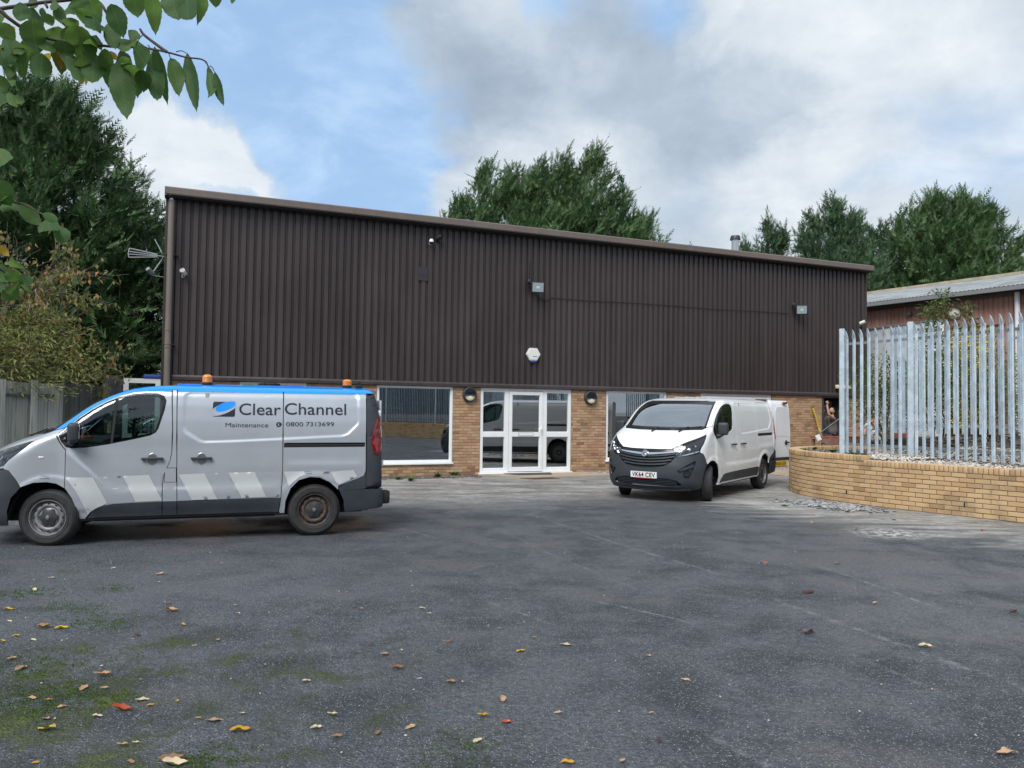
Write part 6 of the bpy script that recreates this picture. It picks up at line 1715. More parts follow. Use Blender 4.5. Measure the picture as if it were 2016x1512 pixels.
# ================================================================== TREES
def spray_proto(rg, n=9):
    """a flat feathery plume along +x, triangles only: (n*2+?,3,3)"""
    T = []
    for i in range(n):
        t = .05 + .9 * i / (n - 1); x = t; droop = -.10 * t * t + .10 * t
        L = .34 * (1 - .72 * t) + .06
        for sg in (-1, 1):
            a = R(38 + rg.uniform(-8, 8)); dx, dy = math.cos(a) * L, math.sin(a) * L * sg; w = .052 + .040 * (1 - t)
            T.append([(x - w, 0, droop), (x + w, .0, droop), (x + dx, dy, droop + rg.uniform(-.05, .07))])
    T.append([(0, -.012, 0), (0, .012, 0), (1.12, 0, .02)])
    return np.array(T)
_rg = np.random.default_rng(99)
PROTO = [spray_proto(_rg, n) for n in (6, 6, 7)]
def place_sprays(C, D, L, rg, protos=PROTO, width=1.0):
    """C centres, D unit directions, L lengths -> triangles (m,3,3)"""
    out = []
    which = rg.integers(0, len(protos), len(C))
    for k, pr in enumerate(protos):
        m_ = which == k; c, d, l = C[m_], D[m_], L[m_]
        if len(c) == 0: continue
        up = np.tile([0, 0, 1.0], (len(c), 1)) + rg.normal(0, .55, (len(c), 3))
        y = np.cross(up, d); y /= np.linalg.norm(y, axis=1, keepdims=True) + 1e-9; z = np.cross(d, y)
        M3 = np.stack([d, y * width, z], 1)          # rows
        V = np.einsum('tvk,nkj->ntvj', pr, M3) * l[:, None, None, None] + c[:, None, None, :]
        out.append(V.reshape(-1, 3, 3))
    return np.concatenate(out)
def tri_mesh(name, T, mt):
    V = T.reshape(-1, 3); F = np.arange(len(V)).reshape(-1, 3); return mesh_np(name, V, F, mt)
def limb_mesh(mb, p, q, r0, r1, rg, n=5, sag=.0, k=6):
    pts = []
    for i in range(n + 1):
        t = i / n; v = Vector(p).lerp(Vector(q), t) + Vector((rg.normal(0, .02), rg.normal(0, .02), -sag * math.sin(math.pi * t))) * (Vector(q) - Vector(p)).length * (.5 if 0 < i < n else 0); pts.append(v)
    mb.tube(pts, [r0 + (r1 - r0) * i / n for i in range(n + 1)], k)
def conifer(label, base, height, prof, nclump, size, mt, seed, wind=(0, 0, 0), per=22, leaders=((0, 0),), group=None, bare=.08, cat='tree', view=None, up=.75, squash=1.0, inner=.35):
    rg = np.random.default_rng(seed); root = thing('conifer_tree', label, cat, base, group=group)
    wind = np.array(wind, float)
    mb = MB(); limb_mesh(mb, (0, 0, -.2), (0, 0, height * .9), .05 * height ** .7 + .08, .04, rg, 8)
    for _ in range(26):
        h = rg.uniform(.12, .85); a = rg.uniform(0, 2 * math.pi); r = np.interp(h, [p[0] for p in prof], [p[1] for p in prof])
        limb_mesh(mb, (0, 0, h * height * .9), (math.cos(a) * r * .8, math.sin(a) * r * .8, h * height + .2 * r), .06, .02, rg, 4)
    mb.build('trunk', M['dark_bark'], root)
    N0 = nclump
    h = bare + (1 - bare) * rg.random(N0) ** .85; ang = rg.uniform(0, 2 * np.pi, N0)
    if view is not None:   # more clumps on the side in view
        ang = np.where(rg.random(N0) < .5, view + rg.normal(0, 1.0, N0), ang)
    rp = np.interp(h, [p[0] for p in prof], [p[1] for p in prof])
    # lumpy outline: several leaders / bosses
    lump = 1 + .16 * np.sin(ang * 3 + h * 9 + seed) + .10 * np.sin(ang * 7 - h * 17 + seed * 2)
    frac = np.where(rg.random(N0) < inner, rg.uniform(.35, .85, N0), rg.uniform(.85, 1.06, N0))
    li = rg.integers(0, len(leaders), N0); lead = np.array(leaders)[li]
    lt = lead[:, :2] * np.clip((h - .35) / .65, 0, 1)[:, None]
    top = lead[:, 2] if lead.shape[1] > 2 else np.ones(N0)
    rr_ = rp * lump * frac * np.where(len(leaders) > 1, 1 - .5 * np.clip((h - .45) / .55, 0, 1), 1.0)
    C = np.stack([lt[:, 0] + rr_ * np.cos(ang), (lt[:, 1] + rr_ * np.sin(ang)) * squash, h * height * (1 - (1 - top) * np.clip((h - .3) / .7, 0, 1))], -1)
    # leader tips
    out_ = np.stack([np.cos(ang), np.sin(ang), np.zeros(N0)], -1)
    upk = up * (.4 + .9 * h)
    D = out_ * (.9 - .55 * h)[:, None] + np.array([0, 0, 1.0]) * upk[:, None] + wind * (.3 + .9 * h)[:, None]
    D += rg.normal(0, .15, D.shape); D /= np.linalg.norm(D, axis=1, keepdims=True)
    sz = size * rg.uniform(.6, 1.25, N0) * (1 - .35 * h)
    per = int(per * 1.5); n = N0 * per; idx = np.repeat(np.arange(N0), per)
    # sprays fan along the bough
    t = rg.uniform(-.9, .7, n); off = rg.normal(0, .30, (n, 3)); off[:, 2] *= .6
    c = C[idx] + (D[idx] * t[:, None] + off * (1.0 - .4 * (t[:, None] > 0))) * sz[idx][:, None]
    d = D[idx] + rg.normal(0, .50, (n, 3)); d /= np.linalg.norm(d, axis=1, keepdims=True)
    L = sz[idx] * rg.uniform(.22, .58, n) * np.where(rg.random(n) < .10, 1.75, 1.0)
    T = place_sprays(c, d, L, rg)
    for lx, ly, *tp in [tuple(l) for l in leaders]:
        tp = tp[0] if tp else 1.0; k = 60; hh = np.linspace(.84, 1.05, k) * height * tp
        cc = np.stack([lx + wind[0] * (hh / height / tp - .86) * 3 + rg.normal(0, .05, k) * size, ly * squash + rg.normal(0, .05, k) * size, hh], -1)
        dd = np.stack([rg.normal(0, .5, k), rg.normal(0, .5, k), np.full(k, 1.0)], -1) + wind * 1.0; dd /= np.linalg.norm(dd, axis=1, keepdims=True)
        T = np.concatenate([T, place_sprays(cc, dd, np.full(k, size * .44) * np.linspace(1.2, .6, k), rg)])
    link_obj('crown', tri_mesh('crown', T, mt), root)
    return root
# big dark conifer to the left of the warehouse
PF = [(0, .55), (.08, .9), (.3, 1), (.5, .93), (.7, .70), (.85, .45), (.95, .22), (1, .05)]
def prof(r, pf=PF): return [(a, b * r) for a, b in pf]
def loc_at(px, d): p = at(px, 800, d); return (p.x, p.y, 0)
conifer('huge dark green conifer towering left of the warehouse', loc_at(60, 25.5), 12.0, prof(4.35), 560, 1.15, M['conifer_dark'], 1, wind=(.10, 0, 0), per=34, view=-1.3, bare=.13)
conifer('dark conifer at the far left edge behind the autumn tree', loc_at(-190, 24.0), 11.5, prof(4.6), 360, 1.15, M['conifer_dark'], 2, per=30, view=-1.0, bare=.12)
conifer('dark conifer with thin lower boughs close to the left corner of the warehouse', loc_at(238, 29.0), 9.3, prof(3.2), 330, 1.0, M['conifer_dark'], 3, per=30, view=-1.4, bare=.2)
# wind swept cypress behind the roof
def top_h(px, py, d): return at(px, py, d).z
hC = top_h(1205, 308, 42)
cb_ = loc_at(1095, 42)
conifer('wind swept green cypress rising behind the middle of the warehouse roof', cb_, hC, [(0, 5.0), (.3, 5.9), (.5, 5.8), (.62, 5.1), (.75, 3.9), (.88, 2.2), (1, .5)], 900, 1.25, M['conifer'], 4, wind=(.42, 0, .05), per=30, leaders=((-4.2, 0, .93), (-2.6, .3, .93), (.3, 0, .96), (1.9, 0, 1.0), (-1.1, -.5, .94), (3.4, .4, .86), (-5.6, 0, .80), (-7.2, 0, .68), (4.6, 0, .76)), view=-1.57, bare=.35, up=1.0, inner=.55)
# group on the right
PFR = [(0, .8), (.3, 1), (.55, .98), (.75, .75), (.88, .48), (1, .12)]
conifer('rounded blue green conifer behind the right end of the warehouse roof', loc_at(1640, 44), top_h(1640, 402, 44), prof(3.3, PFR), 400, 1.1, M['conifer_far'], 5, per=28, leaders=((0, 0, 1), (1.1, 0, .94), (-1.2, 0, .93)), view=-1.57, bare=.3)
conifer('small ragged pine just right of the roof flue', loc_at(1500, 46), top_h(1518, 432, 46), prof(2.5, PFR), 260, .9, M['conifer_far'], 6, per=24, leaders=((.3, 0, 1), (-1.0, 0, .88), (1.1, 0, .93)), view=-1.57, bare=.4)
conifer('big spreading green conifer above the red brown shed', loc_at(1868, 45), top_h(1870, 388, 45), [(0, 6.0), (.3, 5.6), (.5, 5.1), (.68, 3.8), (.82, 2.8), (.92, 1.8), (1, .4)], 700, 1.2, M['conifer'], 7, wind=(.12, 0, 0), per=30, leaders=((-.8, 0, 1), (.9, 0, .99), (2.3, 0, .94), (-2.2, 0, .93)), view=-1.57, bare=.2)
conifer('mid green conifer in the gap between the two right hand trees', loc_at(1735, 47), top_h(1720, 455, 47), prof(3.9, PFR), 330, 1.1, M['conifer_far'], 8, per=26, view=-1.57, bare=.2)
conifer('pale olive tree at the far right edge above the red brown shed', loc_at(2040, 47), top_h(2040, 455, 47), prof(3.4, PFR), 240, 1.0, M['olive'], 9, per=24, view=-1.57, bare=.2)

# deciduous helpers ---------------------------------------------------------
def leaf_tris(C, D, L, W, rg):
    """simple bent leaves: 4 tris each"""
    n = len(C); D = D / (np.linalg.norm(D, axis=1, keepdims=True) + 1e-9)
    up = rg.normal(0, 1, (n, 3)); y = np.cross(up, D); y /= np.linalg.norm(y, axis=1, keepdims=True) + 1e-9; z = np.cross(D, y)
    l = L[:, None]; w = W[:, None]; b = z * l * .16
    p0 = C; p1 = C + D * l * .45 + y * w * .5 + b * .6; p2 = C + D * l + b * -.3; p3 = C + D * l * .45 - y * w * .5 + b * .6; pm = C + D * l * .5
    T = np.stack([np.stack([p0, p1, pm], 1), np.stack([p1, p2, pm], 1), np.stack([p0, pm, p3], 1), np.stack([pm, p2, p3], 1)], 1)
    return T.reshape(-1, 3, 3)
def indexed_leaves(name, C, D, L, W, rg, mt, parent):
    T = leaf_tris(C, D, L, W, rg); n = len(C); T = T.reshape(n, 4, 3, 3)
    V = np.stack([T[:, 0, 0], T[:, 0, 1], T[:, 0, 2], T[:, 1, 1], T[:, 2, 2]], 1)  # p0 p1 pm p2 p3
    F = np.array([(0, 1, 2), (1, 3, 2), (0, 2, 4), (2, 3, 4)])[None] + (np.arange(n) * 5)[:, None, None]
    return link_obj(name, mesh_np(name, V.reshape(-1, 3), F.reshape(-1, 3), mt), parent)
def branchy(mb, rg, p, d, length, rad, depth, tips, spread=.6, up=.15):
    n = 5; pts = [Vector(p)]; dd = Vector(d).normalized()
    for i in range(n):
        dd = (dd + Vector(rg.normal(0, .13, 3)) + Vector((0, 0, up * .2))).normalized(); pts.append(pts[-1] + dd * length / n)
        if depth <= 2: tips.append((pts[-1].copy(), dd.copy()))
    mb.tube(pts, [rad * (1 - .55 * i / n) for i in range(n + 1)], 5 if depth < 3 else 7)
    if depth == 0: return
    for k in range(3 + (depth > 1)):
        i = rg.integers(2, n + 1); nd = (dd + Vector(rg.normal(0, spread, 3)) + Vector((0, 0, up))).normalized()
        branchy(mb, rg, pts[i], nd, length * rg.uniform(.55, .8), rad * .5, depth - 1, tips, spread, up)
rg = np.random.default_rng(31)
at_root = thing('autumn_tree', 'thin branched tree with orange and yellow green autumn leaves before the dark conifer', 'tree', loc_at(-30, 15.5))
mb = MB(); tips = []
branchy(mb, rg, (0, 0, -.1), (.02, 0, 1), 2.4, .10, 0, [])
for (d_, ln, z0) in (((.35, -.2, .9), 2.3, 2.2), ((.7, -.1, .55), 1.9, 2.0), ((-.4, .1, .8), 2.0, 2.2), ((.15, .2, 1), 2.5, 2.3), ((.8, .1, .15), 1.8, 1.9), ((-.2, -.3, .9), 2.1, 2.0), ((.55, -.3, .75), 2.1, 2.2)):
    branchy(mb, rg, (0, 0, z0 - .1), d_, ln * .72, .05, 3, tips, .55, .10)
mb.build('trunk', M['bark'], at_root)
tips = [tips[i] for i in rg.choice(len(tips), min(len(tips), 900), replace=False)]
k = 3; C = np.array([tuple(t[0]) for t in tips]).repeat(k, 0); D = rg.normal(0, .5, C.shape) + np.array([.1, -.1, -.85]); C = C + rg.normal(0, .05, C.shape)
indexed_leaves('crown', C, D, rg.uniform(.09, .16, len(C)), rg.uniform(.045, .08, len(C)), rg, M['autumn'], at_root)
# olive shrub mass hanging over the board fence
sh_ = thing('overhanging_shrub', 'bushy olive shrub spilling over the silvery board fence at the left edge', 'shrub', loc_at(-60, 14.6))
n = 9000; th = rg.uniform(0, 2 * np.pi, n); rad_ = rg.random(n) ** .5; hh = rg.uniform(0, 1, n)
C = np.stack([rad_ * np.cos(th) * 2.5 * np.sqrt(np.clip(1 - (hh - .25) ** 2 * 1.3, .05, 1)), rad_ * np.sin(th) * 1.3 - .1, 2.02 + hh * 1.35 + .25 * np.sin(th * 3)], -1)
D = np.stack([rg.normal(.5, .5, n), rg.normal(-.4, .4, n), rg.normal(-.1, .45, n)], -1)
indexed_leaves('crown', C, D, rg.uniform(.09, .20, n), rg.uniform(.018, .04, n), rg, M['olive'], sh_)
mb = MB()
for k in range(130):
    p = Vector((rg.uniform(-1.8, 1.8), rg.uniform(-.6, .6), 2.0 + rg.random() * .5)); q = p + Vector((rg.uniform(-.3, .9), rg.uniform(-.7, .1), rg.uniform(-.2, .8))); mb.tube([p, p.lerp(q, .5) + Vector((0, 0, .08)), q], [.009, .006, .003], 4)
for k in range(7): mb.tube([(k * .25 - .8, .1, 0), (k * .3 - 1, .1, 1.2), (k * .45 - 1.4, 0, 2.4)], [.03, .025, .015], 5)
mb.build('stem', M['bark'], sh_)
# buddleia and shrubs behind the palisade
def bush(label, base, w, dpt, h, n, mt, seed, ls=(.05, .1), z0=0, stems=8, group=None, name='shrub', dens=.5):
    rg = np.random.default_rng(seed); t = thing(name, label, 'shrub', base, group=group)
    u = rg.normal(0, 1, (n, 3)); u /= np.linalg.norm(u, axis=1, keepdims=True); r = rg.random(n) ** dens
    lum = 1 + .22 * np.sin(u[:, 0] * 5 + seed) * np.cos(u[:, 2] * 6)
    C = u * (r * lum)[:, None] * np.array([w / 2, dpt / 2, h / 2]) + np.array([0, 0, z0 + h / 2])
    D = u * .6 + rg.normal(0, .5, (n, 3)) + np.array([0, 0, .1]); indexed_leaves('crown', C, D, rg.uniform(*ls, n), rg.uniform(*ls, n) * .45, rg, mt, t)
    mb = MB()
    for k in range(stems): mb.tube([(rg.normal(0, .05), rg.normal(0, .05), -.1), (rg.normal(0, w * .12), rg.normal(0, dpt * .12), z0 + h * .4), (rg.normal(0, w * .25), rg.normal(0, dpt * .2), z0 + h * .8)], [.02, .014, .006], 5)
    mb.build('stem', M['bark'], t); return t
p = at(1745, 800, 20.2); bush('dense green shrub behind the first bay of the palisade fence', (p.x, p.y, 1.1), 2.3, 1.6, 2.2, 5000, M['shrub'], 41)
p = at(1835, 800, 20.5); bush('tall shrub with sparse leaves behind the middle of the palisade fence', (p.x, p.y, 1.1), 1.9, 1.4, 2.6, 4200, M['shrub'], 42)
p = at(1960, 800, 19.5); bush('wide green shrub behind the right hand end of the palisade fence', (p.x, p.y, 1.1), 2.6, 1.2, 2.0, 4500, M['olive'], 43)
p = at(1918, 800, 20.0); bush('leafy green shrub hiding the lower part of the yellow roller door', (p.x, p.y, 1.1), 2.4, 1.2, 2.7, 6000, M['shrub'], 44)
for i, (px, py, lab) in enumerate(((1855, 578, 'tallest of the three leafy saplings standing before the red brown shed'), (1833, 602, 'leftmost of the three leafy saplings standing before the red brown shed'), (1903, 602, 'rightmost of the three leafy saplings, below the round lamp of the shed'))):
    rg = np.random.default_rng(60 + i); tp = at(px, py, 21.0); t = thing('sapling', lab, 'sapling', (tp.x, 21.0, 1.1), group='saplings before the red shed'); H_ = tp.z - 1.1
    pts = [(rg.normal(0, .04) * k, rg.normal(0, .03), H_ * k / 8) for k in range(9)]; mb = MB(); mb.tube(pts, [.025 - .0025 * k for k in range(9)], 5); mb.build('stem', M['bark'], t)
    n = 520; u = rg.random(n); z = H_ * (.35 + .67 * u); x = rg.normal(0, 1, n) * (.26 - .16 * u); y = rg.normal(0, 1, n) * (.22 - .12 * u); C = np.stack([x, y, z], -1)
    D = np.stack([x * 3, y * 3, rg.normal(0, .4, n) - .2], -1) + rg.normal(0, .2, (n, 3)); indexed_leaves('crown', C, D, rg.uniform(.10, .17, n), rg.uniform(.03, .06, n), rg, M['shrub'], t)

# dark tree belt added behind the viewer, for pane reflections and less sky light
src = [o for o in bpy.data.objects if o.name.startswith('conifer_tree')][0]
crown = [c for c in src.children if c.name.startswith('crown')][0]
bt_ = bpy.data.meshes.new('added_tree_belt')
rg = np.random.default_rng(77); T = []
nC = 300; C = np.stack([rg.uniform(-30, 45, nC), rg.uniform(-26, -20, nC), rg.uniform(.5, 9, nC)], -1); idx = np.repeat(np.arange(nC), 40)
c = C[idx] + rg.normal(0, 1.1, (len(idx), 3)); d = rg.normal(0, .5, c.shape) + [0, .3, .7]; d /= np.linalg.norm(d, axis=1, keepdims=True)
o = link_obj('added_tree_belt', tri_mesh('added_tree_belt', place_sprays(c, d, rg.uniform(1.2, 2.2, len(c)), rg, width=1.6), M['conifer_dark'])); tag(o, kind='stuff')
# ================================================================== VANS IN PLACE
vanL = make_van('branded_van', 'silver panel van with blue roof and lettering parked side on at the left', 'van', (-6.6808, 9.7974, 0), R(19.235), False)
vanW = make_van('white_van', 'plain white panel van facing the camera with its rear doors open', 'van', (2.50, 14.54, 0), .949, True, 1.02)
# ---- livery of the silver van (left side only shows; the other side carries the same)
def decal(name, pts, mt, off=.004, g=.05):
    return skin(name, to_s(pts, -1), mt, vanL, raw=True, off=off, g=g, rim=0, gap=0)
mm('stripe_film', 'pale reflective stripe', (.50, .53, .54), .42)
mm('grey_film', 'grey stripe film', (.33, .355, .39), .42)
for pts in ([(1.10, .815), (1.39, .81), (1.55, .500), (1.50, .472), (1.43, .442), (1.37, .40), (1.34, .36), (1.30, .47), (1.22, .64)],
            [(1.71, .82), (2.0, .83), (2.148, .54), (2.152, .515), (1.86, .505)], [(2.34, .83), (2.64, .84), (2.80, .515), (2.50, .512)],
            [(2.92, .845), (3.24, .85), (3.39, .53), (3.09, .522)], [(3.60, .85), (3.85, .85), (3.88, .81), (3.80, .78), (3.70, .69), (3.67, .655)], [(4.20, .84), (4.50, .86), (4.55, .765), (4.31, .672), (4.27, .70)]):
    decal('reflective_stripe', pts, M['stripe_film'])
for pts in ([(1.40, .812), (1.705, .82), (1.855, .503), (1.64, .492), (1.56, .49)], [(2.004, .83), (2.145, .83), (2.15, .56)], [(2.645, .84), (2.915, .845), (3.085, .52), (2.805, .516)], [(3.245, .85), (3.565, .85), (3.56, .53), (3.395, .528)], [(3.86, .85), (4.195, .84), (4.26, .70), (4.19, .715), (4.06, .78), (3.93, .79), (3.89, .81)]):
    decal('grey_stripe', pts, M['grey_film'], off=.003)
# blue film returns down to the gutter line on the doors
decal('blue_band', [(2.293, 1.868), (3.575, 1.874), (3.575, 1.892), (2.290, 1.892)], M['blue_film'], .003); decal('blue_band', [(3.588, 1.874), (4.66, 1.876), (4.66, 1.892), (3.588, 1.892)], M['blue_film'], .003)
# emblem: dark rounded square, silver ring, blue ellipse
def sq(x0, x1, z0, z1, r=.022, n=5):
    o = []
    for cx, cz, a0 in ((x1 - r, z1 - r, 0), (x0 + r, z1 - r, 90), (x0 + r, z0 + r, 180), (x1 - r, z0 + r, 270)):
        for k in range(n + 1): a = R(a0 + 90 * k / n); o.append((cx + r * math.cos(a), cz + r * math.sin(a)))
    return o
def ell(cx, cz, a, b, rot, n=40, p=1.0):
    o = []
    for k in range(n):
        t = 2 * math.pi * k / n; c_, s_ = math.cos(t), math.sin(t); x = a * math.copysign(abs(c_) ** p, c_); z = b * math.copysign(abs(s_) ** p, s_)
        o.append((cx + x * math.cos(rot) - z * math.sin(rot), cz + x * math.sin(rot) + z * math.cos(rot)))
    return o
def clipbox(pts, x0, x1, z0, z1): return [(min(max(x, x0), x1), min(max(z, z0), z1)) for x, z in pts]
decal('logo', sq(2.715, 2.982, 1.560, 1.750), M['navy_ink'], .004, 0)
decal('logo', clipbox(ell(2.855, 1.668, .185, .068, R(26)), 2.712, 2.985, 1.5, 1.76), M['silver_paint'], .0048, 0)
decal('logo', clipbox(ell(2.868, 1.690, .128, .052, R(22), p=.85), 2.7, 2.984, 1.5, 1.755), M['blue_film'], .0056, 0)
text_on_side('lettering', 'Clear', 3.032, 3.548, 1.582, 1.735, M['navy_ink'], vanL, bold=.004)
text_on_side('lettering', 'Channel', 3.598, 4.395, 1.592, 1.748, M['navy_ink'], vanL, bold=.004)
text_on_side('lettering', 'Maintenance', 2.872, 3.395, 1.425, 1.480, M['navy_ink'], vanL, bold=-.004)
text_on_side('lettering', '0800', 3.618, 3.835, 1.440, 1.496, M['navy_ink'], vanL, bold=-.002); text_on_side('lettering', '731', 3.872, 4.000, 1.442, 1.497, M['navy_ink'], vanL, bold=-.002); text_on_side('lettering', '3699', 4.025, 4.235, 1.443, 1.498, M['navy_ink'], vanL, bold=-.002)
decal('logo', ell(3.525, 1.462, .032, .032, 0, 24), M['navy_ink'], .004, 0)
decal('logo', ell(3.534, 1.462, .020, .020, 0, 20), M['silver_paint'], .0048, 0); decal('logo', ell(3.544, 1.466, .018, .022, 0, 20), M['navy_ink'], .0052, 0)
for x0, z0 in ((.835, .80), (3.86, .81)):
    text_on_side('lettering', 'TYRES psi', x0, x0 + .085, z0 + .026, z0 + .042, M['navy_ink'], vanL); text_on_side('lettering', '3.8 (55PSI)', x0 - .01, x0 + .095, z0, z0 + .016, M['navy_ink'], vanL)
# roof beacons, vent, aerial stand on the van: parts fixed to it
def beacon(x, y, h, parent):
    b = thing('beacon', None, None); b.parent = parent; b.location = (x, y, 1.972)
    mb = MB(); mb.lathe([(.066, 0), (.066, .03), (.060, .034), (.001, .034)], 24); mb.build('base', M['matt_black'], b)
    mb = MB(); pr = [(.062, .034)]
    for k in range(6): z = .034 + h * .72 * k / 6; pr += [(.063, z + .003), (.060, z + h * .06), (.063, z + h * .11)]
    pr += [(.058, .034 + h * .80), (.045, .034 + h * .93), (.02, .034 + h), (.001, .034 + h)]
    mb.lathe(pr, 28); mb.build('amber_dome', M['beacon'], b)
beacon(2.62, -.42, .105, vanL); beacon(4.46, -.42, .085, vanL)
mb = MB(); mb.lathe([(.15, 0), (.15, .035), (.12, .05), (.001, .055)], 28, c=(3.42, -.1, 1.975)); mb.bounds(3.20, 3.64, -.32, .12, 1.972, 1.985, bev=.005)
for k in (-1, 1): mb.box((3.42 + k * .07, -.24, 2.0), (.03, .04, .05), bev=.008)
mb.build('roof_vent', M['matt_black'], vanL)
mb = MB(); mb.tube([(2.28, .15, 1.975), (2.45, .15, 2.28)], .0035, 5); mb.lathe([(.02, 0), (.014, .03), (.001, .035)], 12, c=(2.28, .15, 1.972)); mb.build('radio_aerial', M['matt_black'], vanL)
mb = MB(); mb.box((4.60, -.60, 1.99), (.10, .05, .05), bev=.01); mb.tube([(4.62, -.60, 2.0), (4.60, -.62, 2.05), (4.56, -.60, 2.03)], .012, 6); mb.build('work_lamp', M['matt_black'], vanL)
mb = MB(); p, _ = surf_xz(1.60, 1.66, -1, -.1); mb.box((1.66, -.3, 1.72), (.012, .02, .07), bev=.004); mb.box((1.66, -.3, 1.66), (.016, .035, .045), bev=.006); mb.tube([(1.62, 0, 1.78), (1.66, -.3, 1.76)], .002, 4); mb.build('hanging_air_freshener', M['matt_black'], vanL)
mb = MB(); mb.box((1.20, -.45, 1.275), (.16, .12, .03), bev=.008); mb.build('red_cloth', M['cone'], vanL)
for v_ in (vanW,):
    mb = MB(); mb.box((1.12, .05, 1.265), (.10, .22, .015), bev=.004); mb.box((1.12, -.35, 1.262), (.06, .05, .02)); mb.build('papers_on_dash', M['plate_white'], v_)

# ================================================================== THE MAN
def skinned(name, joints, edges, mt, parent, sub=2, root=0, loc=None):
    me = bpy.data.meshes.new(name); me.from_pydata([j[0] for j in joints], edges, []); o = link_obj(name, me, parent)
    md = o.modifiers.new('s', 'SKIN'); md.branch_smoothing = .6
    for i, v in enumerate(me.skin_vertices[0].data):
        r = joints[i][1]; v.radius = r if isinstance(r, tuple) else (r, r); v.use_root = (i == root)
    sb = o.modifiers.new('u', 'SUBSURF'); sb.levels = sub; sb.render_levels = sub
    dg = bpy.context.evaluated_depsgraph_get(); ev = o.evaluated_get(dg); m2 = bpy.data.meshes.new_from_object(ev)
    o.modifiers.clear(); o.data = m2; m2.materials.clear(); m2.materials.append(mt); m2.polygons.foreach_set('use_smooth', [True] * len(m2.polygons)); bpy.data.meshes.remove(me)
    o.name = name; return o
# stands on a low step, back half turned to the viewer, both arms raised at the top left of the opening, faces left (-x local)
mp_ = bw(19.22, .02, .14)
man = thing('person', 'man in a grey t-shirt reaching up to work at the top of the recessed doorway', 'person', mp_, BANG)
mb = MB(); mb.bounds(-.45, .5, -.3, .35, -.14, -.002, bev=.01); o = mb.build('step', M['concrete_tan']); o.location = mp_; o.rotation_euler = (0, 0, BANG); tag(o, 'low step under the man in the recessed doorway', 'step')
J = [((.06, 0, .93), (.10, .08)), ((.06, 0, 1.10), (.10, .07)), ((.04, 0, 1.28), (.11, .07)), ((.02, 0, 1.40), (.12, .08)), ((.045, 0, 1.49), .060), ((.055, 0, 1.55), .056),
     # right arm (near viewer) raised forward and up
     ((-.07, -.17, 1.40), .062), ((-.20, -.22, 1.46), .048), ((-.31, -.22, 1.54), .041), ((-.33, -.18, 1.74), .034), ((-.31, -.14, 1.86), .026),
     # far arm
     ((-.02, .19, 1.42), .060), ((-.17, .22, 1.34), .045), ((-.26, .15, 1.45), .038), ((-.27, .06, 1.60), .028),
     # legs
     ((.05, -.10, .86), (.07, .07)), ((.04, -.11, .48), .062), ((.06, -.11, .12), .042), ((.03, -.11, .05), .040), ((-.13, -.12, .035), .034),
     ((.07, .10, .86), (.07, .07)), ((.05, .12, .48), .062), ((.08, .13, .12), .042), ((.05, .13, .05), .040), ((-.11, .14, .035), .034)]
E_ = [(0, 1), (1, 2), (2, 3), (3, 4), (4, 5), (3, 6), (6, 7), (7, 8), (8, 9), (9, 10), (3, 11), (11, 12), (12, 13), (13, 14), (0, 15), (15, 16), (16, 17), (17, 18), (18, 19), (0, 20), (20, 21), (21, 22), (22, 23), (23, 24)]
body = skinned('body', J, E_, M['skin'], man)
# head: shaped sphere with brow, nose, chin
def head_mesh():
    bm = bmesh.new(); bmesh.ops.create_icosphere(bm, subdivisions=4, radius=1)
    for v in bm.verts:
        x, y, z = v.co; k = 1.0
        v.co = Vector((x * .098, y * .078, z * .122))
        f = max(0, -x)                         # face looks along -x
        if f > 0:
            if z < -.2: v.co.x *= 1 - .10 * min(1, -z); v.co.y *= 1 - .25 * min(1, -z)
            nose = math.exp(-((y / .16) ** 2)) * math.exp(-(((z + .12) / .20) ** 2)) * (f ** 6); v.co.x -= .028 * nose
            brow = math.exp(-(((z - .16) / .10) ** 2)) * f ** 3; v.co.x -= .006 * brow
            eye = (math.exp(-(((abs(y) - .32) / .14) ** 2))) * math.exp(-(((z - .03) / .09) ** 2)) * f ** 2; v.co.x += .012 * eye
            mouth = math.exp(-((y / .28) ** 2)) * math.exp(-(((z + .48) / .05) ** 2)) * f ** 3; v.co.x += .006 * mouth
            lip = math.exp(-((y / .25) ** 2)) * (math.exp(-(((z + .42) / .05) ** 2)) + math.exp(-(((z + .55) / .05) ** 2))) * f ** 3; v.co.x -= .004 * lip
    for f in bm.faces: f.smooth = True
    me = bpy.data.meshes.new('head'); bm.to_mesh(me); bm.free(); me.materials.append(M['skin']); return me
hd = link_obj('head', head_mesh(), man, (.035, 0, 1.645), (0, R(24), 0))   # tilted up
mb = MB()
for sg in (-1, 1): mb.lathe([(.001, .016), (.018, .012), (.028, .004), (.022, -.006)], 14, c=(.012, sg * .078, -.01), mat4=Matrix.Rotation(-sg * R(90), 4, 'X'))
mb.build('ear', M['skin'], hd)
bm = bmesh.new(); bmesh.ops.create_icosphere(bm, subdivisions=4, radius=1)
for v in bm.verts:
    x, y, z = v.co; n_ = 1 + .02 * math.sin(x * 31 + y * 17) * math.cos(z * 23); v.co = Vector((x * .107 * n_, y * .086 * n_, z * .130 * n_))
dl = [v for v in bm.verts if (v.co.x < -.035 and v.co.z < .085 + v.co.x * .0) or (v.co.z < -.055) or (v.co.x < .0 and v.co.z < .01)]
bmesh.ops.delete(bm, geom=dl, context='VERTS')
for f in bm.faces: f.smooth = True
me = bpy.data.meshes.new('hair'); bm.to_mesh(me); bm.free(); me.materials.append(M['hair']); link_obj('hair', me, hd)
mb = MB(); bm = bmesh.new(); bmesh.ops.create_icosphere(bm, subdivisions=3, radius=1)
for v in bm.verts: v.co = Vector((v.co.x * .100 - .003, v.co.y * .076, v.co.z * .125))
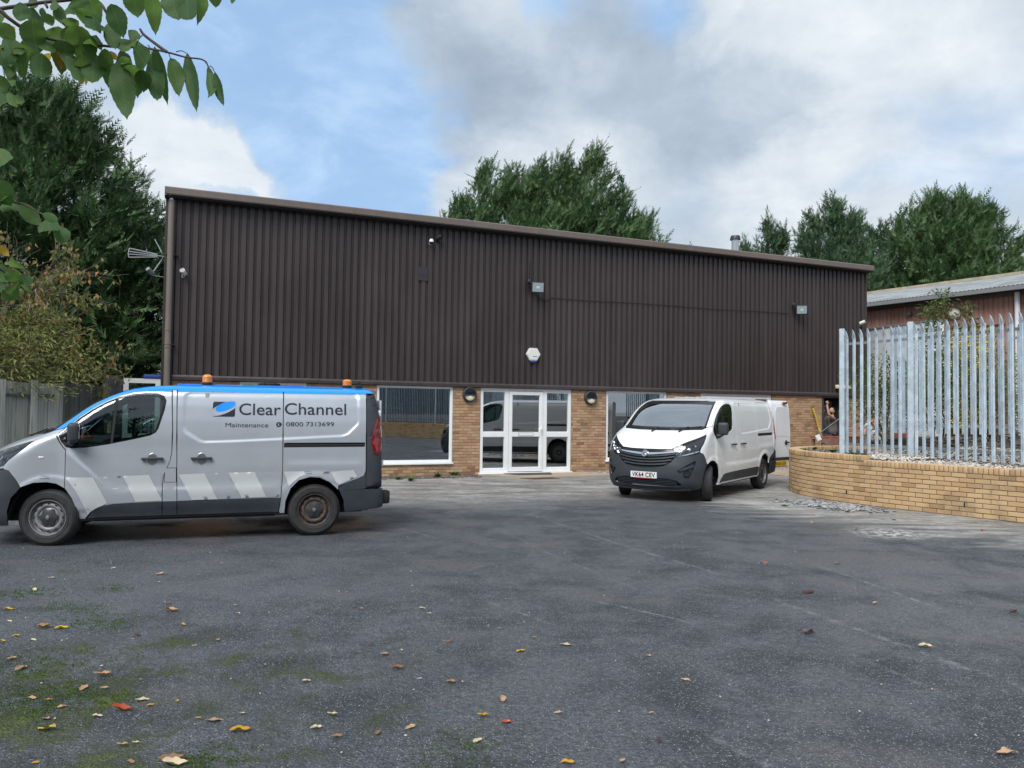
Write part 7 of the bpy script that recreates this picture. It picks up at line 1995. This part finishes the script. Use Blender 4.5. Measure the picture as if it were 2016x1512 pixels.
dl = [v for v in bm.verts if v.co.z > -.045 or v.co.x > .03]; bmesh.ops.delete(bm, geom=dl, context='VERTS')
me = bpy.data.meshes.new('beard'); bm.to_mesh(me); bm.free(); me.materials.append(M['hair']); link_obj('beard', me, hd)
# t-shirt grown over the torso and upper arms
JT = [((.06, 0, .86), (.205, .175)), ((.06, 0, 1.10), (.180, .140)), ((.04, 0, 1.28), (.194, .138)), ((.02, 0, 1.39), (.180, .128)), ((.04, 0, 1.47), .075), ((-.07, -.17, 1.40), .082), ((-.17, -.208, 1.445), .068), ((-.02, .19, 1.42), .078), ((-.14, .215, 1.355), .064)]
skinned('t_shirt', JT, [(0, 1), (1, 2), (2, 3), (3, 4), (3, 5), (5, 6), (3, 7), (7, 8)], M['tshirt'], man)
JP = [((.06, 0, .93), (.185, .155)), ((.05, -.10, .84), (.125, .125)), ((.04, -.11, .48), .080), ((.06, -.11, .10), .064), ((.07, .10, .84), (.112, .112)), ((.05, .12, .48), .080), ((.08, .13, .10), .064)]
skinned('trousers', JP, [(0, 1), (1, 2), (2, 3), (0, 4), (4, 5), (5, 6)], M['trousers'], man)
for y_ in (-.115, .135):
    mb = MB(); mb.box((-.04, y_, .05), (.29, .10, .10), bev=.035); mb.build('shoe', M['matt_black'], man)
def hand(c, fwd, palm, sg, parent):
    """palm plus five short skinned fingers"""
    fwd = Vector(fwd).normalized(); palm = Vector(palm); palm = (palm - fwd * palm.dot(fwd)).normalized(); side = fwd.cross(palm) * sg
    c = Vector(c); J = [(c, (.030, .020)), (c + fwd * .05, (.038, .018))]; E2 = [(0, 1)]
    for i, (o_, L_) in enumerate(((-.03, .070), (-.010, .080), (.011, .075), (.031, .058))):
        b = c + fwd * .075 + side * o_; J.append((b, .0095)); J.append((b + fwd * L_ * .45 + palm * .012, .009)); J.append((b + fwd * L_ * .6 + palm * .045, .008)); n0 = len(J) - 3; E2 += [(1, n0), (n0, n0 + 1), (n0 + 1, n0 + 2)]
    b = c + fwd * .02 - side * .035; J += [(b, .011), (b + fwd * .03 - side * .02 + palm * .02, .010), (b + fwd * .055 - side * .01 + palm * .045, .009)]; n0 = len(J) - 3; E2 += [(0, n0), (n0, n0 + 1), (n0 + 1, n0 + 2)]
    return skinned('hand', [(tuple(a), r) for a, r in J], E2, M['skin'], parent, 1)
hand((-.31, -.14, 1.86), (.25, .25, .9), (.8, .5, -.2), 1, man); hand((-.27, .06, 1.60), (.05, -.1, 1), (-.9, -.2, 0), -1, man)
t = thing('cordless_drill', 'small dark power drill held up in the hand of the man at the doorway', 'drill', bw(19.22 - .36, .04, .14 + 1.70), BANG)
mb = MB(); mb.box((0, 0, 0), (.04, .045, .13), bev=.01); mb.build('handle', M['matt_black'], t)
mb = MB(); mb.box((-.01, 0, .09), (.17, .06, .07), bev=.018); mb.build('body', M['matt_black'], t)
mb = MB(); mb.lathe([(.02, 0), (.012, .05), (.004, .055), (.004, .12)], 12, c=(.07, 0, .09), axis='x'); mb.build('chuck', M['stainless'], t)
mb = MB(); mb.box((0, 0, -.085), (.09, .06, .045), bev=.01); mb.build('battery', M['dark_metal'], t)
# second man, only his white shirt shows between the pales
p2 = bw(20.05, -.9, .0); man2 = thing('person', 'second person in a white shirt mostly hidden behind the fence post', 'person', p2, BANG + .5)
J2 = [((0, 0, .95), (.14, .11)), ((0, 0, 1.2), (.15, .10)), ((0, 0, 1.42), (.15, .10)), ((0, 0, 1.55), .055), ((-.01, 0, 1.62), .07), ((-.02, 0, 1.72), (.085, .075)), ((0, -.2, 1.4), .055), ((-.1, -.25, 1.15), .04), ((-.3, -.22, 1.05), .032), ((0, .2, 1.4), .055), ((-.1, .25, 1.15), .04), ((-.3, .2, 1.05), .032), ((0, -.1, .85), .09), ((0, -.11, .45), .06), ((.02, -.11, .05), .045), ((-.14, -.11, .03), .035), ((0, .1, .85), .09), ((0, .11, .45), .06), ((.02, .11, .05), .045), ((-.14, .11, .03), .035)]
E2 = [(0, 1), (1, 2), (2, 3), (3, 4), (4, 5), (2, 6), (6, 7), (7, 8), (2, 9), (9, 10), (10, 11), (0, 12), (12, 13), (13, 14), (14, 15), (0, 16), (16, 17), (17, 18), (18, 19)]
skinned('body', J2, E2, M['skin'], man2)
skinned('shirt', [((0, 0, .92), (.16, .13)), ((0, 0, 1.2), (.17, .12)), ((0, 0, 1.42), (.17, .12)), ((0, -.2, 1.4), .072), ((-.07, -.235, 1.24), .058), ((0, .2, 1.4), .072), ((-.07, .235, 1.24), .058)], [(0, 1), (1, 2), (2, 3), (3, 4), (2, 5), (5, 6)], M['shirt_white'], man2)
skinned('trousers', [((0, 0, .95), (.15, .12)), ((0, -.1, .85), .105), ((0, -.11, .45), .078), ((.02, -.11, .08), .06), ((0, .1, .85), .105), ((0, .11, .45), .078), ((.02, .11, .08), .06)], [(0, 1), (1, 2), (2, 3), (0, 4), (4, 5), (5, 6)], M['trousers'], man2)
link_obj('head', head_mesh(), man2, (-.02, 0, 1.72)); 

# ================================================================== OVERHANGING CHERRY
def cherry_leaf(seed, bend, serr=True):
    rg = np.random.default_rng(seed); n = 15; vs = []; fs = []
    for i in range(n + 1):
        t = i / n; w = .30 * (math.sin(math.pi * t ** .80) ** .85) * (1 - .15 * t) if 0 < t < 1 else 0.0
        if t > .88: w = .30 * math.sin(math.pi * .88 ** .8) ** .85 * (1 - (t - .88) / .12) ** 1.3 * .8
        z = -bend * (t - .3) ** 2 + .02 * math.sin(t * 9 + seed)
        sr = .014 if (i % 2 and serr and 0 < i < n) else 0.0
        f = .16 + .05 * math.sin(seed)
        for sg, k in ((-1, 1), (-1, .5), (0, 0), (1, .5), (1, 1)):
            ww = w * k + (sr if k == 1 else 0); vs.append((sg * ww, t + (-.01 if k == 1 else 0), z + ww * f * (1 + .3 * math.sin(t * 14 + sg)) ))
    for i in range(n):
        for k in range(4): a = i * 5 + k; fs.append((a, a + 1, a + 6, a + 5))
    me = bpy.data.meshes.new('leaf'); me.from_pydata(vs, [], fs); me.polygons.foreach_set('use_smooth', [True] * len(fs)); me.update(); return me
LM = {}
for k in range(4):
    base = cherry_leaf(k, (.12, .3, .5, .2)[k])
    for mk in ('leaf_green', 'leaf_orange'):
        c = base.copy(); c.materials.append(M[mk]); LM[(k, mk)] = c
cherry = thing('cherry_tree', 'cherry tree at the upper left whose leafy twigs hang into view close to the camera', 'tree', (-3.4, .9, 0))
CO = Vector((-3.4, .9, 0))
mb = MB(); mb.tube([Vector((0, 0, -.1)), Vector((.05, .05, 1.0)), Vector((.1, .1, 1.9)), Vector((.05, .2, 3.0)), Vector((-.1, .3, 4.2))], [.13, .11, .10, .08, .05], 12); mb.build('trunk', M['bark'], cherry)
def z7(a, b): return a / 3.78, b / 3.78
def br(pts, r0, r1, name='branch'):
    pp = [Vector(p) - CO for p in pts]; q_ = [pp[0]]
    for a_, b_ in zip(pp, pp[1:]):
        k_ = int((b_ - a_).length / .18)
        q_ += [a_.lerp(b_, i / (k_ + 1)) for i in range(1, k_ + 1)] + [b_]
    pp = q_; sm_ = catmull3(pp); mb = MB(); n = len(sm_); mb.tube(sm_, [r0 + (r1 - r0) * i / (n - 1) for i in range(n)], 8); return mb.build(name, M['twig'], cherry)
def catmull3(P, n=5):
    out = []
    for i in range(len(P) - 1):
        p0 = P[max(i - 1, 0)]; p1 = P[i]; p2 = P[i + 1]; p3 = P[min(i + 2, len(P) - 1)]
        for k in range(n):
            t = k / n; out.append(.5 * ((2 * p1) + (-p0 + p2) * t + (2 * p0 - 5 * p1 + 4 * p2 - p3) * t * t + (-p0 + 3 * p1 - 3 * p2 + p3) * t ** 3))
    out.append(P[-1]); return out
br([CO + Vector((.08, .15, 2.4))] + [at(*z7(a, b), d) for a, b, d in ((-260, 130, 1.9), (-50, 78, 1.95), (0, 66, 1.97), (200, 36, 2.0), (330, 16, 2.02), (510, 0, 2.05), (800, -40, 2.1), (1250, -110, 2.15))], .0085, .004)
br([at(*z7(a, b), d) for a, b, d in ((-260, 130, 1.9), (-30, 72, 1.92), (60, 132, 1.93), (160, 203, 1.95), (270, 262, 1.97), (430, 300, 1.99), (600, 322, 2.0), (760, 340, 2.0), (880, 350, 2.0), (1060, 355, 2.0), (1230, 385, 2.0), (1380, 425, 2.0), (1510, 445, 2.0), (1555, 505, 2.0))], .0055, .0018)
br([at(*z7(a, b), 2.0) for a, b in ((1240, 386), (1190, 350), (1075, 262), (1042, 215))], .0045, .003)
br([at(*z7(a, b), 2.02) for a, b in ((330, 16), (350, 50), (345, 58))], .004, .003)
br([at(*z7(a, b), 2.05) for a, b in ((640, -15), (740, 20), (790, 90), (800, 110))], .005, .003)
br([CO + Vector((.06, .15, 2.0))] + [at(a / 3.6, 380 + b / 3.6, d) for a, b, d in ((-120, 20, 1.35), (0, 62, 1.45), (140, 72, 1.5), (300, 150, 1.5), (400, 205, 1.5))], .0032, .0016)
br([CO + Vector((.07, .12, 1.8))] + [at(a / 3.6, 380 + b / 3.6, d) for a, b, d in ((-150, 480, 1.35), (0, 540, 1.42), (120, 640, 1.45), (190, 700, 1.45))], .003, .0015)
LV = [(990,-60,1020,135,150),(1130,-50,1158,250,115),(1260,-80,1335,185,170),(1390,-70,1403,210,150),(1500,-90,1500,150,80),(1590,-70,1610,60,95),(1740,-90,1730,45,50),(1130,400,1185,820,125),(1150,350,1250,790,85),(1270,435,1355,735,115),(1395,400,1465,850,95),(1550,500,1590,800,65),(1600,540,1660,820,62),(870,460,960,915,165),(990,480,1025,720,150),(1060,520,1070,690,110),(960,230,1045,370,90),(825,30,925,290,135),(800,180,875,390,110),(650,-40,740,180,130),(560,-10,610,115,150),(715,270,650,385,125),(560,190,620,460,175),(400,200,425,400,150),(240,145,265,400,165),(310,400,300,620,140),(530,400,555,580,95),(700,400,690,640,160),(780,360,805,640,100),(900,380,940,540,100),(1000,350,1130,540,130),(900,290,960,390,105),(350,100,370,200,90),(440,40,450,200,85),(240,-30,255,100,60),(400,0,405,100,55),(320,60,320,150,45),(0,170,110,330,115),(40,280,100,540,105),(110,300,165,440,75),(70,480,100,660,65),(10,640,50,850,85),(70,690,130,820,70),(130,700,165,800,55),(510,60,530,130,65),(30,-30,50,30,60),(720,170,760,260,85),(470,300,500,460,120),(640,250,680,470,120),(820,500,840,620,60),(600,430,640,570,110),(200,280,250,470,110),(500,130,560,240,110),(-60,60,20,220,100),(610,60,640,190,100),(880,560,900,640,50),(160,330,150,560,120),(60,420,85,600,95),(440,300,470,560,130),(250,60,280,230,110),(150,20,170,190,110),(690,100,700,300,110),(770,420,780,560,90),(-30,300,20,520,120),(560,470,600,650,80),(930,420,950,600,90),(1010,300,1060,430,80),(340,250,360,430,120),(0,560,40,700,80),(520,200,500,380,110)]
LO = [(620,560,592,640,32),(475,375,440,510,75),(350,395,360,450,55),(640,560,640,635,26),(925,125,940,185,30),(95,200,105,255,32),(10,350,8,400,36),(820,380,880,460,45)]
LQ = [(-30,-10,70,70,120),(60,60,95,172,120),(150,68,292,258,105),(298,148,432,206,60),(350,185,330,312,120),(386,250,522,368,98),(-20,500,62,640,85),(60,478,132,520,55),(40,560,165,640,85),(160,575,237,682,62),(30,690,132,742,125),(120,635,205,692,50),(-20,640,42,705,85),(-30,560,60,700,90)]
LQo = [(-10,372,62,450,60)]
L5 = [(-40,60,82,250,150),(-60,340,100,560,190),(88,200,152,275,38),(84,240,140,345,50)]
rg = random.Random(12)
def put_leaf(bx, by, tx, ty, w, d, mk):
    b = at(bx, by, d + rg.uniform(-.07, .07)); t_ = at(tx, ty, d + rg.uniform(-.08, .08)); ax = t_ - b; L = ax.length; ax.normalize()
    wd = w / FPX * d
    view = (b - Vector((0, 0, CAM_H))).normalized(); x = ax.cross(view).normalized(); z = x.cross(ax)
    an = rg.uniform(-.6, .6); x2 = x * math.cos(an) + z * math.sin(an); z2 = x2.cross(ax)
    mtx = Matrix((( x2.x, ax.x, z2.x, 0), (x2.y, ax.y, z2.y, 0), (x2.z, ax.z, z2.z, 0), (0, 0, 0, 1)))
    kx = wd / .54 / max(.72, math.cos(an))
    o = link_obj('leaf', LM[(rg.randrange(4), mk)], cherry); o.matrix_local = Matrix.Translation(b - CO) @ mtx @ Matrix.Diagonal((kx, L, (kx + L) / 2, 1))
for (a, b, c, d, w) in LV: put_leaf(*z7(a, b), *z7(c, d), w / 3.78, 2.0, 'leaf_green')
for (a, b, c, d, w) in LO: put_leaf(*z7(a, b), *z7(c, d), w / 3.78, 2.06, 'leaf_orange')
for (a, b, c, d, w) in LQ: put_leaf(a / 3.6, 380 + b / 3.6, c / 3.6, 380 + d / 3.6, w / 3.6, 1.48, 'leaf_green')
for (a, b, c, d, w) in LQo: put_leaf(a / 3.6, 380 + b / 3.6, c / 3.6, 380 + d / 3.6, w / 3.6, 1.5, 'leaf_orange')
for (a, b, c, d, w) in L5: put_leaf(a / 4.445, 280 + b / 4.445, c / 4.445, 280 + d / 4.445, w / 4.445, 1.5, 'leaf_green')
# petioles for the free hanging leaves
for (a0, b0, a1, b1) in ((1060, 262, 1010, 345), (1100, 335, 1130, 400), (1240, 388, 1270, 438), (1310, 385, 1395, 402), (1520, 450, 1555, 505), (1075, 350, 1060, 430), (1560, 490, 1600, 545)):
    br([at(*z7(a0, b0), 2.0), at(*z7((a0 + a1) / 2, (b0 + b1) / 2 - 15), 2.0), at(*z7(a1, b1), 2.0)], .0014, .0011, 'leaf_stalk')

# ================================================================== FALLEN LEAVES
FLM = {}; FL_ = {}
def fallen_mesh(seed, curl):
    n = 9; vs = []; fs = []
    for i in range(n + 1):
        t = i / n; w = .29 * math.sin(math.pi * t ** .85) ** .8 if 0 < t < 1 else .0
        w *= 1 + .12 * math.sin(seed * 3 + i * 1.9)
        for sg, k in ((-1, 1), (-1, .5), (0, 0), (1, .5), (1, 1)):
            x = sg * w * k; z = curl * (x * x * 3.2) + .10 * curl * math.sin(t * 5 + seed) + .04 * math.sin(seed + i * 1.3 + sg * 2) * k + curl * .35 * (t - .5) ** 2; vs.append((x * (1 - .25 * curl), t - .5, z))
    for i in range(n):
        for k in range(4): a = i * 5 + k; fs.append((a, a + 1, a + 6, a + 5))
    b = len(vs); vs += [(-.008, -.5, .0), (.008, -.5, 0), (.03, -.72, .03), (.02, -.72, .03)]; fs.append((b, b + 1, b + 2, b + 3))
    zmin = min(v[2] for v in vs); vs = [(x, y, (z - zmin) * .7) for x, y, z in vs]
    me = bpy.data.meshes.new('fallen_leaf'); me.from_pydata(vs, [], fs); me.polygons.foreach_set('use_smooth', [True] * len(fs)); me.update(); return me
FB = [fallen_mesh(k, (.25, .6, 1.0, .45, .8)[k]) for k in range(5)]
COLN = {'y': ('leaf_yellow', 'yellow'), 'g': ('leaf_gold', 'golden'), 'c': ('leaf_cream', 'pale cream'), 'b': ('leaf_brown', 'brown'), 'r': ('leaf_red', 'rust red'), 't': ('leaf_tan', 'tan'), 'd': ('leaf_dark', 'dark')}
# (x, y, length px, colour, special label) in crops of the photograph
FA = [(128,214,22,'g'),(136,224,26,'c'),(206,176,22,'c'),(446,138,18,'c'),(633,160,32,'t'),(626,192,12,'c'),(665,276,24,'b'),(672,306,74,'t','long tan curled leaf beside a smaller brown one, below the branded van'),(30,302,34,'g'),(38,348,20,'c'),(175,372,58,'b'),(240,377,46,'y','bright yellow leaf lying at the edge of the moss patch'),(62,406,24,'g'),(12,427,20,'g'),(132,422,26,'c'),(264,418,14,'c'),(540,402,30,'d'),(522,417,12,'y'),(706,380,22,'d'),(720,361,24,'g'),(765,446,20,'c'),(858,420,22,'t'),(938,317,20,'c'),(848,22,18,'g'),(872,120,12,'c'),(1424,297,16,'g'),(1663,295,26,'c'),(1690,319,22,'c'),(1964,376,16,'g'),(1765,428,26,'b'),(1517,476,38,'t'),(1566,534,56,'b','curled chestnut brown leaf alone in the middle of the tarmac'),(1207,581,34,'c'),(1652,576,22,'c'),(1780,589,44,'b','crumpled brown leaf near the centre of the foreground'),(80,537,54,'t','tan leaf standing on edge at the left beside the moss'),(404,562,60,'t'),(50,496,30,'t'),(328,612,44,'t'),(413,610,28,'t'),(560,656,44,'c','cream leaf right of the green moss patch'),(592,677,26,'y'),(698,662,22,'g'),(128,652,32,'t'),(190,656,24,'g'),(240,684,32,'t'),(480,696,68,'r','rust red leaf, the reddest on the ground'),(385,722,36,'c'),(184,774,72,'y','large yellow leaf folded over near the bottom left corner'),(180,731,36,'t'),(782,731,24,'t'),(843,738,60,'t'),(957,710,22,'c'),(942,781,78,'g','large golden leaf with a dark rim near the bottom'),(1308,717,42,'c'),(1244,769,46,'c','cream oval leaf in the lower middle'),(1328,804,46,'b'),(1486,789,38,'b'),(1616,766,48,'t'),(1902,722,48,'g'),(1994,744,46,'r','dark red leaf at the bottom centre'),(1980,656,50,'t'),(1880,818,44,'c'),(534,828,26,'c'),(481,838,42,'t'),(140,905,24,'g'),(516,904,36,'b'),(680,898,90,'b','brown leaf of a small pile at the bottom edge'),(690,914,90,'c','pale leaf of a small pile at the bottom edge'),(553,577,14,'t'),(1503,350,12,'b'),(1580,462,16,'c')]
FBb = [(88,514,26,'t'),(36,566,42,'g'),(216,541,54,'c'),(535,583,34,'t'),(684,680,36,'t'),(182,808,34,'t'),(548,810,24,'t'),(434,1002,40,'t'),(222,1006,60,'g','golden curled leaf at the bottom edge left of centre'),(993,217,48,'b','long brown leaf on the right half of the tarmac'),(1281,222,26,'b'),(1168,333,50,'d','dark curled leaf on the right half of the tarmac'),(1429,378,26,'t'),(1167,492,78,'b','thin reddish brown leaf lying flat right of centre'),(1627,547,46,'c'),(1950,972,72,'t','tan leaf in the bottom right corner'),(1975,408,40,'d'),(1182,62,22,'t'),(1850,90,16,'r'),(810,487,12,'c'),(294,462,12,'c'),(580,916,30,'d'),(1504,48,20,'d'),(1355,86,16,'d')]
rg = random.Random(8)
def put_fallen(px, py, L, col, lab):
    p = ground_at(px, py); d = p.y; mk, cn = COLN[col]; base = rg.randrange(5); key = (base, mk)
    if key not in FLM: c = FB[base].copy(); c.materials.append(M[mk]); FLM[key] = c
    ln = min(.13, max(.02, L / FPX * math.hypot(p.x, p.y) * 1.0))
    size = 'large' if L > 29 else ('small' if L > 11 else 'tiny')
    o = link_obj('fallen_leaf', FLM[key], None, (p.x, p.y, .004 - .0), (rg.uniform(-.18, .18), rg.uniform(-.12, .12), rg.uniform(0, 6.28) if rg.random() < .35 else R(90) + rg.uniform(-.6, .6) + (math.pi if rg.random() < .5 else 0)), (ln, ln * 1.05, ln))
    tag(o, lab, 'leaf', 'fallen leaves on the tarmac')
    if not lab: FL_.setdefault((size, cn), []).append((px, o))
for r_ in FA: put_fallen(r_[0] / 2, 1050 + r_[1] / 2, r_[2] / 2, r_[3], r_[4] if len(r_) > 4 else None)
for r_ in FBb: put_fallen(1008 + r_[0] / 2, 1000 + r_[1] / 2, r_[2] / 2, r_[3], r_[4] if len(r_) > 4 else None)

ORD = ['first', 'second', 'third', 'fourth', 'fifth', 'sixth', 'seventh', 'eighth', 'ninth', 'tenth', 'eleventh', 'twelfth', 'thirteenth', 'fourteenth', 'fifteenth', 'sixteenth', 'seventeenth', 'eighteenth', 'nineteenth', 'twentieth']
for (sz_, cn_), lst in FL_.items():
    lst.sort(key=lambda t: t[0])
    for i, (_, o) in enumerate(lst):
        o['label'] = ('%s %s fallen leaf on the dark tarmac' % (sz_, cn_)) if len(lst) == 1 else '%s %s fallen leaf, %s of the %s %s ones from the left' % (sz_, cn_, ORD[i], sz_, cn_)

# ================================================================== WEEDS AND MOSS
def blade_plant(label, base, n, L, W, mt, seed, up=.6, name='weed', cat='weed', group=None, serr=False):
    rg = np.random.default_rng(seed); mb = MB()
    for i in range(n):
        a = rg.uniform(0, 2 * math.pi); l = L * rg.uniform(.55, 1.1); d = Vector((math.cos(a), math.sin(a), 0)); s_ = Vector((-d.y, d.x, 0)); e = up * rg.uniform(.4, 1.4); vs = []; k = 5
        for j in range(k + 1):
            t = j / k; p = d * l * t * .8 + Vector((0, 0, l * e * (t - .62 * t * t))); w = W * (math.sin(math.pi * (.12 + .88 * t)) + .05) * (1.3 if serr and j % 2 else 1)
            vs += [p - s_ * w, p + Vector((0, 0, -w * .3)), p + s_ * w]
        mb.add(vs, [(j * 3 + q, j * 3 + q + 1, j * 3 + q + 4, j * 3 + q + 3) for j in range(k) for q in (0, 1)])
    me = bpy.data.meshes.new(name); me.from_pydata(mb.v, [], mb.f); me.materials.append(mt); me.update(); o = link_obj(name, me, None, base); tag(o, label, cat, group); return o
g_ = ground_at(1697, 988); o = blade_plant('large dandelion rosette growing at the foot of the curved brick wall', (g_.x, g_.y, .0), 30, .30, .022, M['weed'], 1, .9, serr=True)
g_ = ground_at(1562, 966); blade_plant('grass tuft at the left end of the curved brick wall', (g_.x + .02, g_.y, 0), 120, .20, .006, M['weed'], 2, 1.0, 'grass_tuft', 'grass')
g_ = ground_at(1545, 996); blade_plant('small flat grass tuft on the tarmac left of the stone chippings', (g_.x, g_.y, 0), 60, .11, .006, M['weed'], 3, .5, 'grass_tuft', 'grass')
g_ = ground_at(1668, 1008); blade_plant('small green tuft on the pale tarmac before the dandelion', (g_.x, g_.y, 0), 40, .08, .005, M['weed'], 6, .5, 'grass_tuft', 'grass')
for i, (px, py, L, lab) in enumerate(((862, 940, .24, 'taller weed right of centre below the big window'), (893, 936, .20, 'weed nearest the entrance at the foot of the brickwork'), (808, 947, .17, 'low spreading weed below the middle of the big window'), (784, 944, .13, 'smallest weed beside the bumper of the branded van'))):
    g_ = ground_at(px, py); blade_plant(lab, (g_.x, g_.y, 0), 34, L, .02, M['weed'], 10 + i, 1.1, group='weeds under the big window', serr=True)
for i, (px, py, d_, lab) in enumerate(((1682, 872, 15.9, 'green weed at the foot of the end post of the palisade'), (1640, 872, 17.2, 'leafy weed in the planter before the workbench'), (1583, 873, 17.4, 'weed on the far left end of the planter'), (1602, 868, 18.2, 'weed on the planter below the white card'))):
    p = at(px, py, d_); blade_plant(lab, (p.x, p.y, float(bed_z(np.array([p.x]), np.array([p.y]))[0])), 50, .16, .014, M['weed'], 20 + i, 1.0, group='weeds on the planter', serr=True)
# moss cushions: thousands of tiny blades on the tarmac
rg = np.random.default_rng(5); cen = [(p_[0] / 2, 1050 + p_[1] / 2, p_[2]) for p_ in ((330, 350, .20), (440, 365, .12), (270, 520, .22), (40, 540, .2), (350, 650, .16), (440, 650, .08), (170, 660, .22), (90, 640, .2), (230, 290, .13), (450, 215, .12), (150, 235, .15), (830, 890, .14), (900, 860, .10), (790, 900, .10), (1160, 510, .10), (1380, 480, .08), (270, 150, .08), (1830, 860, .18), (1770, 790, .07), (350, 300, .1), (60, 240, .14))]
P = []
for (px, py, r_) in cen:
    g_ = ground_at(px, py); n = int(r_ * r_ * 42000); a = rg.normal(0, r_ * .75, (n, 2)); P.append(np.stack([g_.x + a[:, 0] * 1.3, g_.y + a[:, 1] * 1.1, np.zeros(n)], -1))
P = np.concatenate(P)
h_ = (np.sin(P[:, 0] * 23 + np.sin(P[:, 1] * 31) * 1.5) * np.sin(P[:, 1] * 27 + np.sin(P[:, 0] * 19) * 1.7)); P = P[h_ > -.15 + rg.normal(0, .25, len(P))]
n = len(P); D = rg.normal(0, .8, (n, 3)) + [0, 0, .8]
o = indexed_leaves('moss', P, D, rg.uniform(.005, .013, n), rg.uniform(.004, .009, n), rg, M['moss'], None); tag(o, kind='stuff')
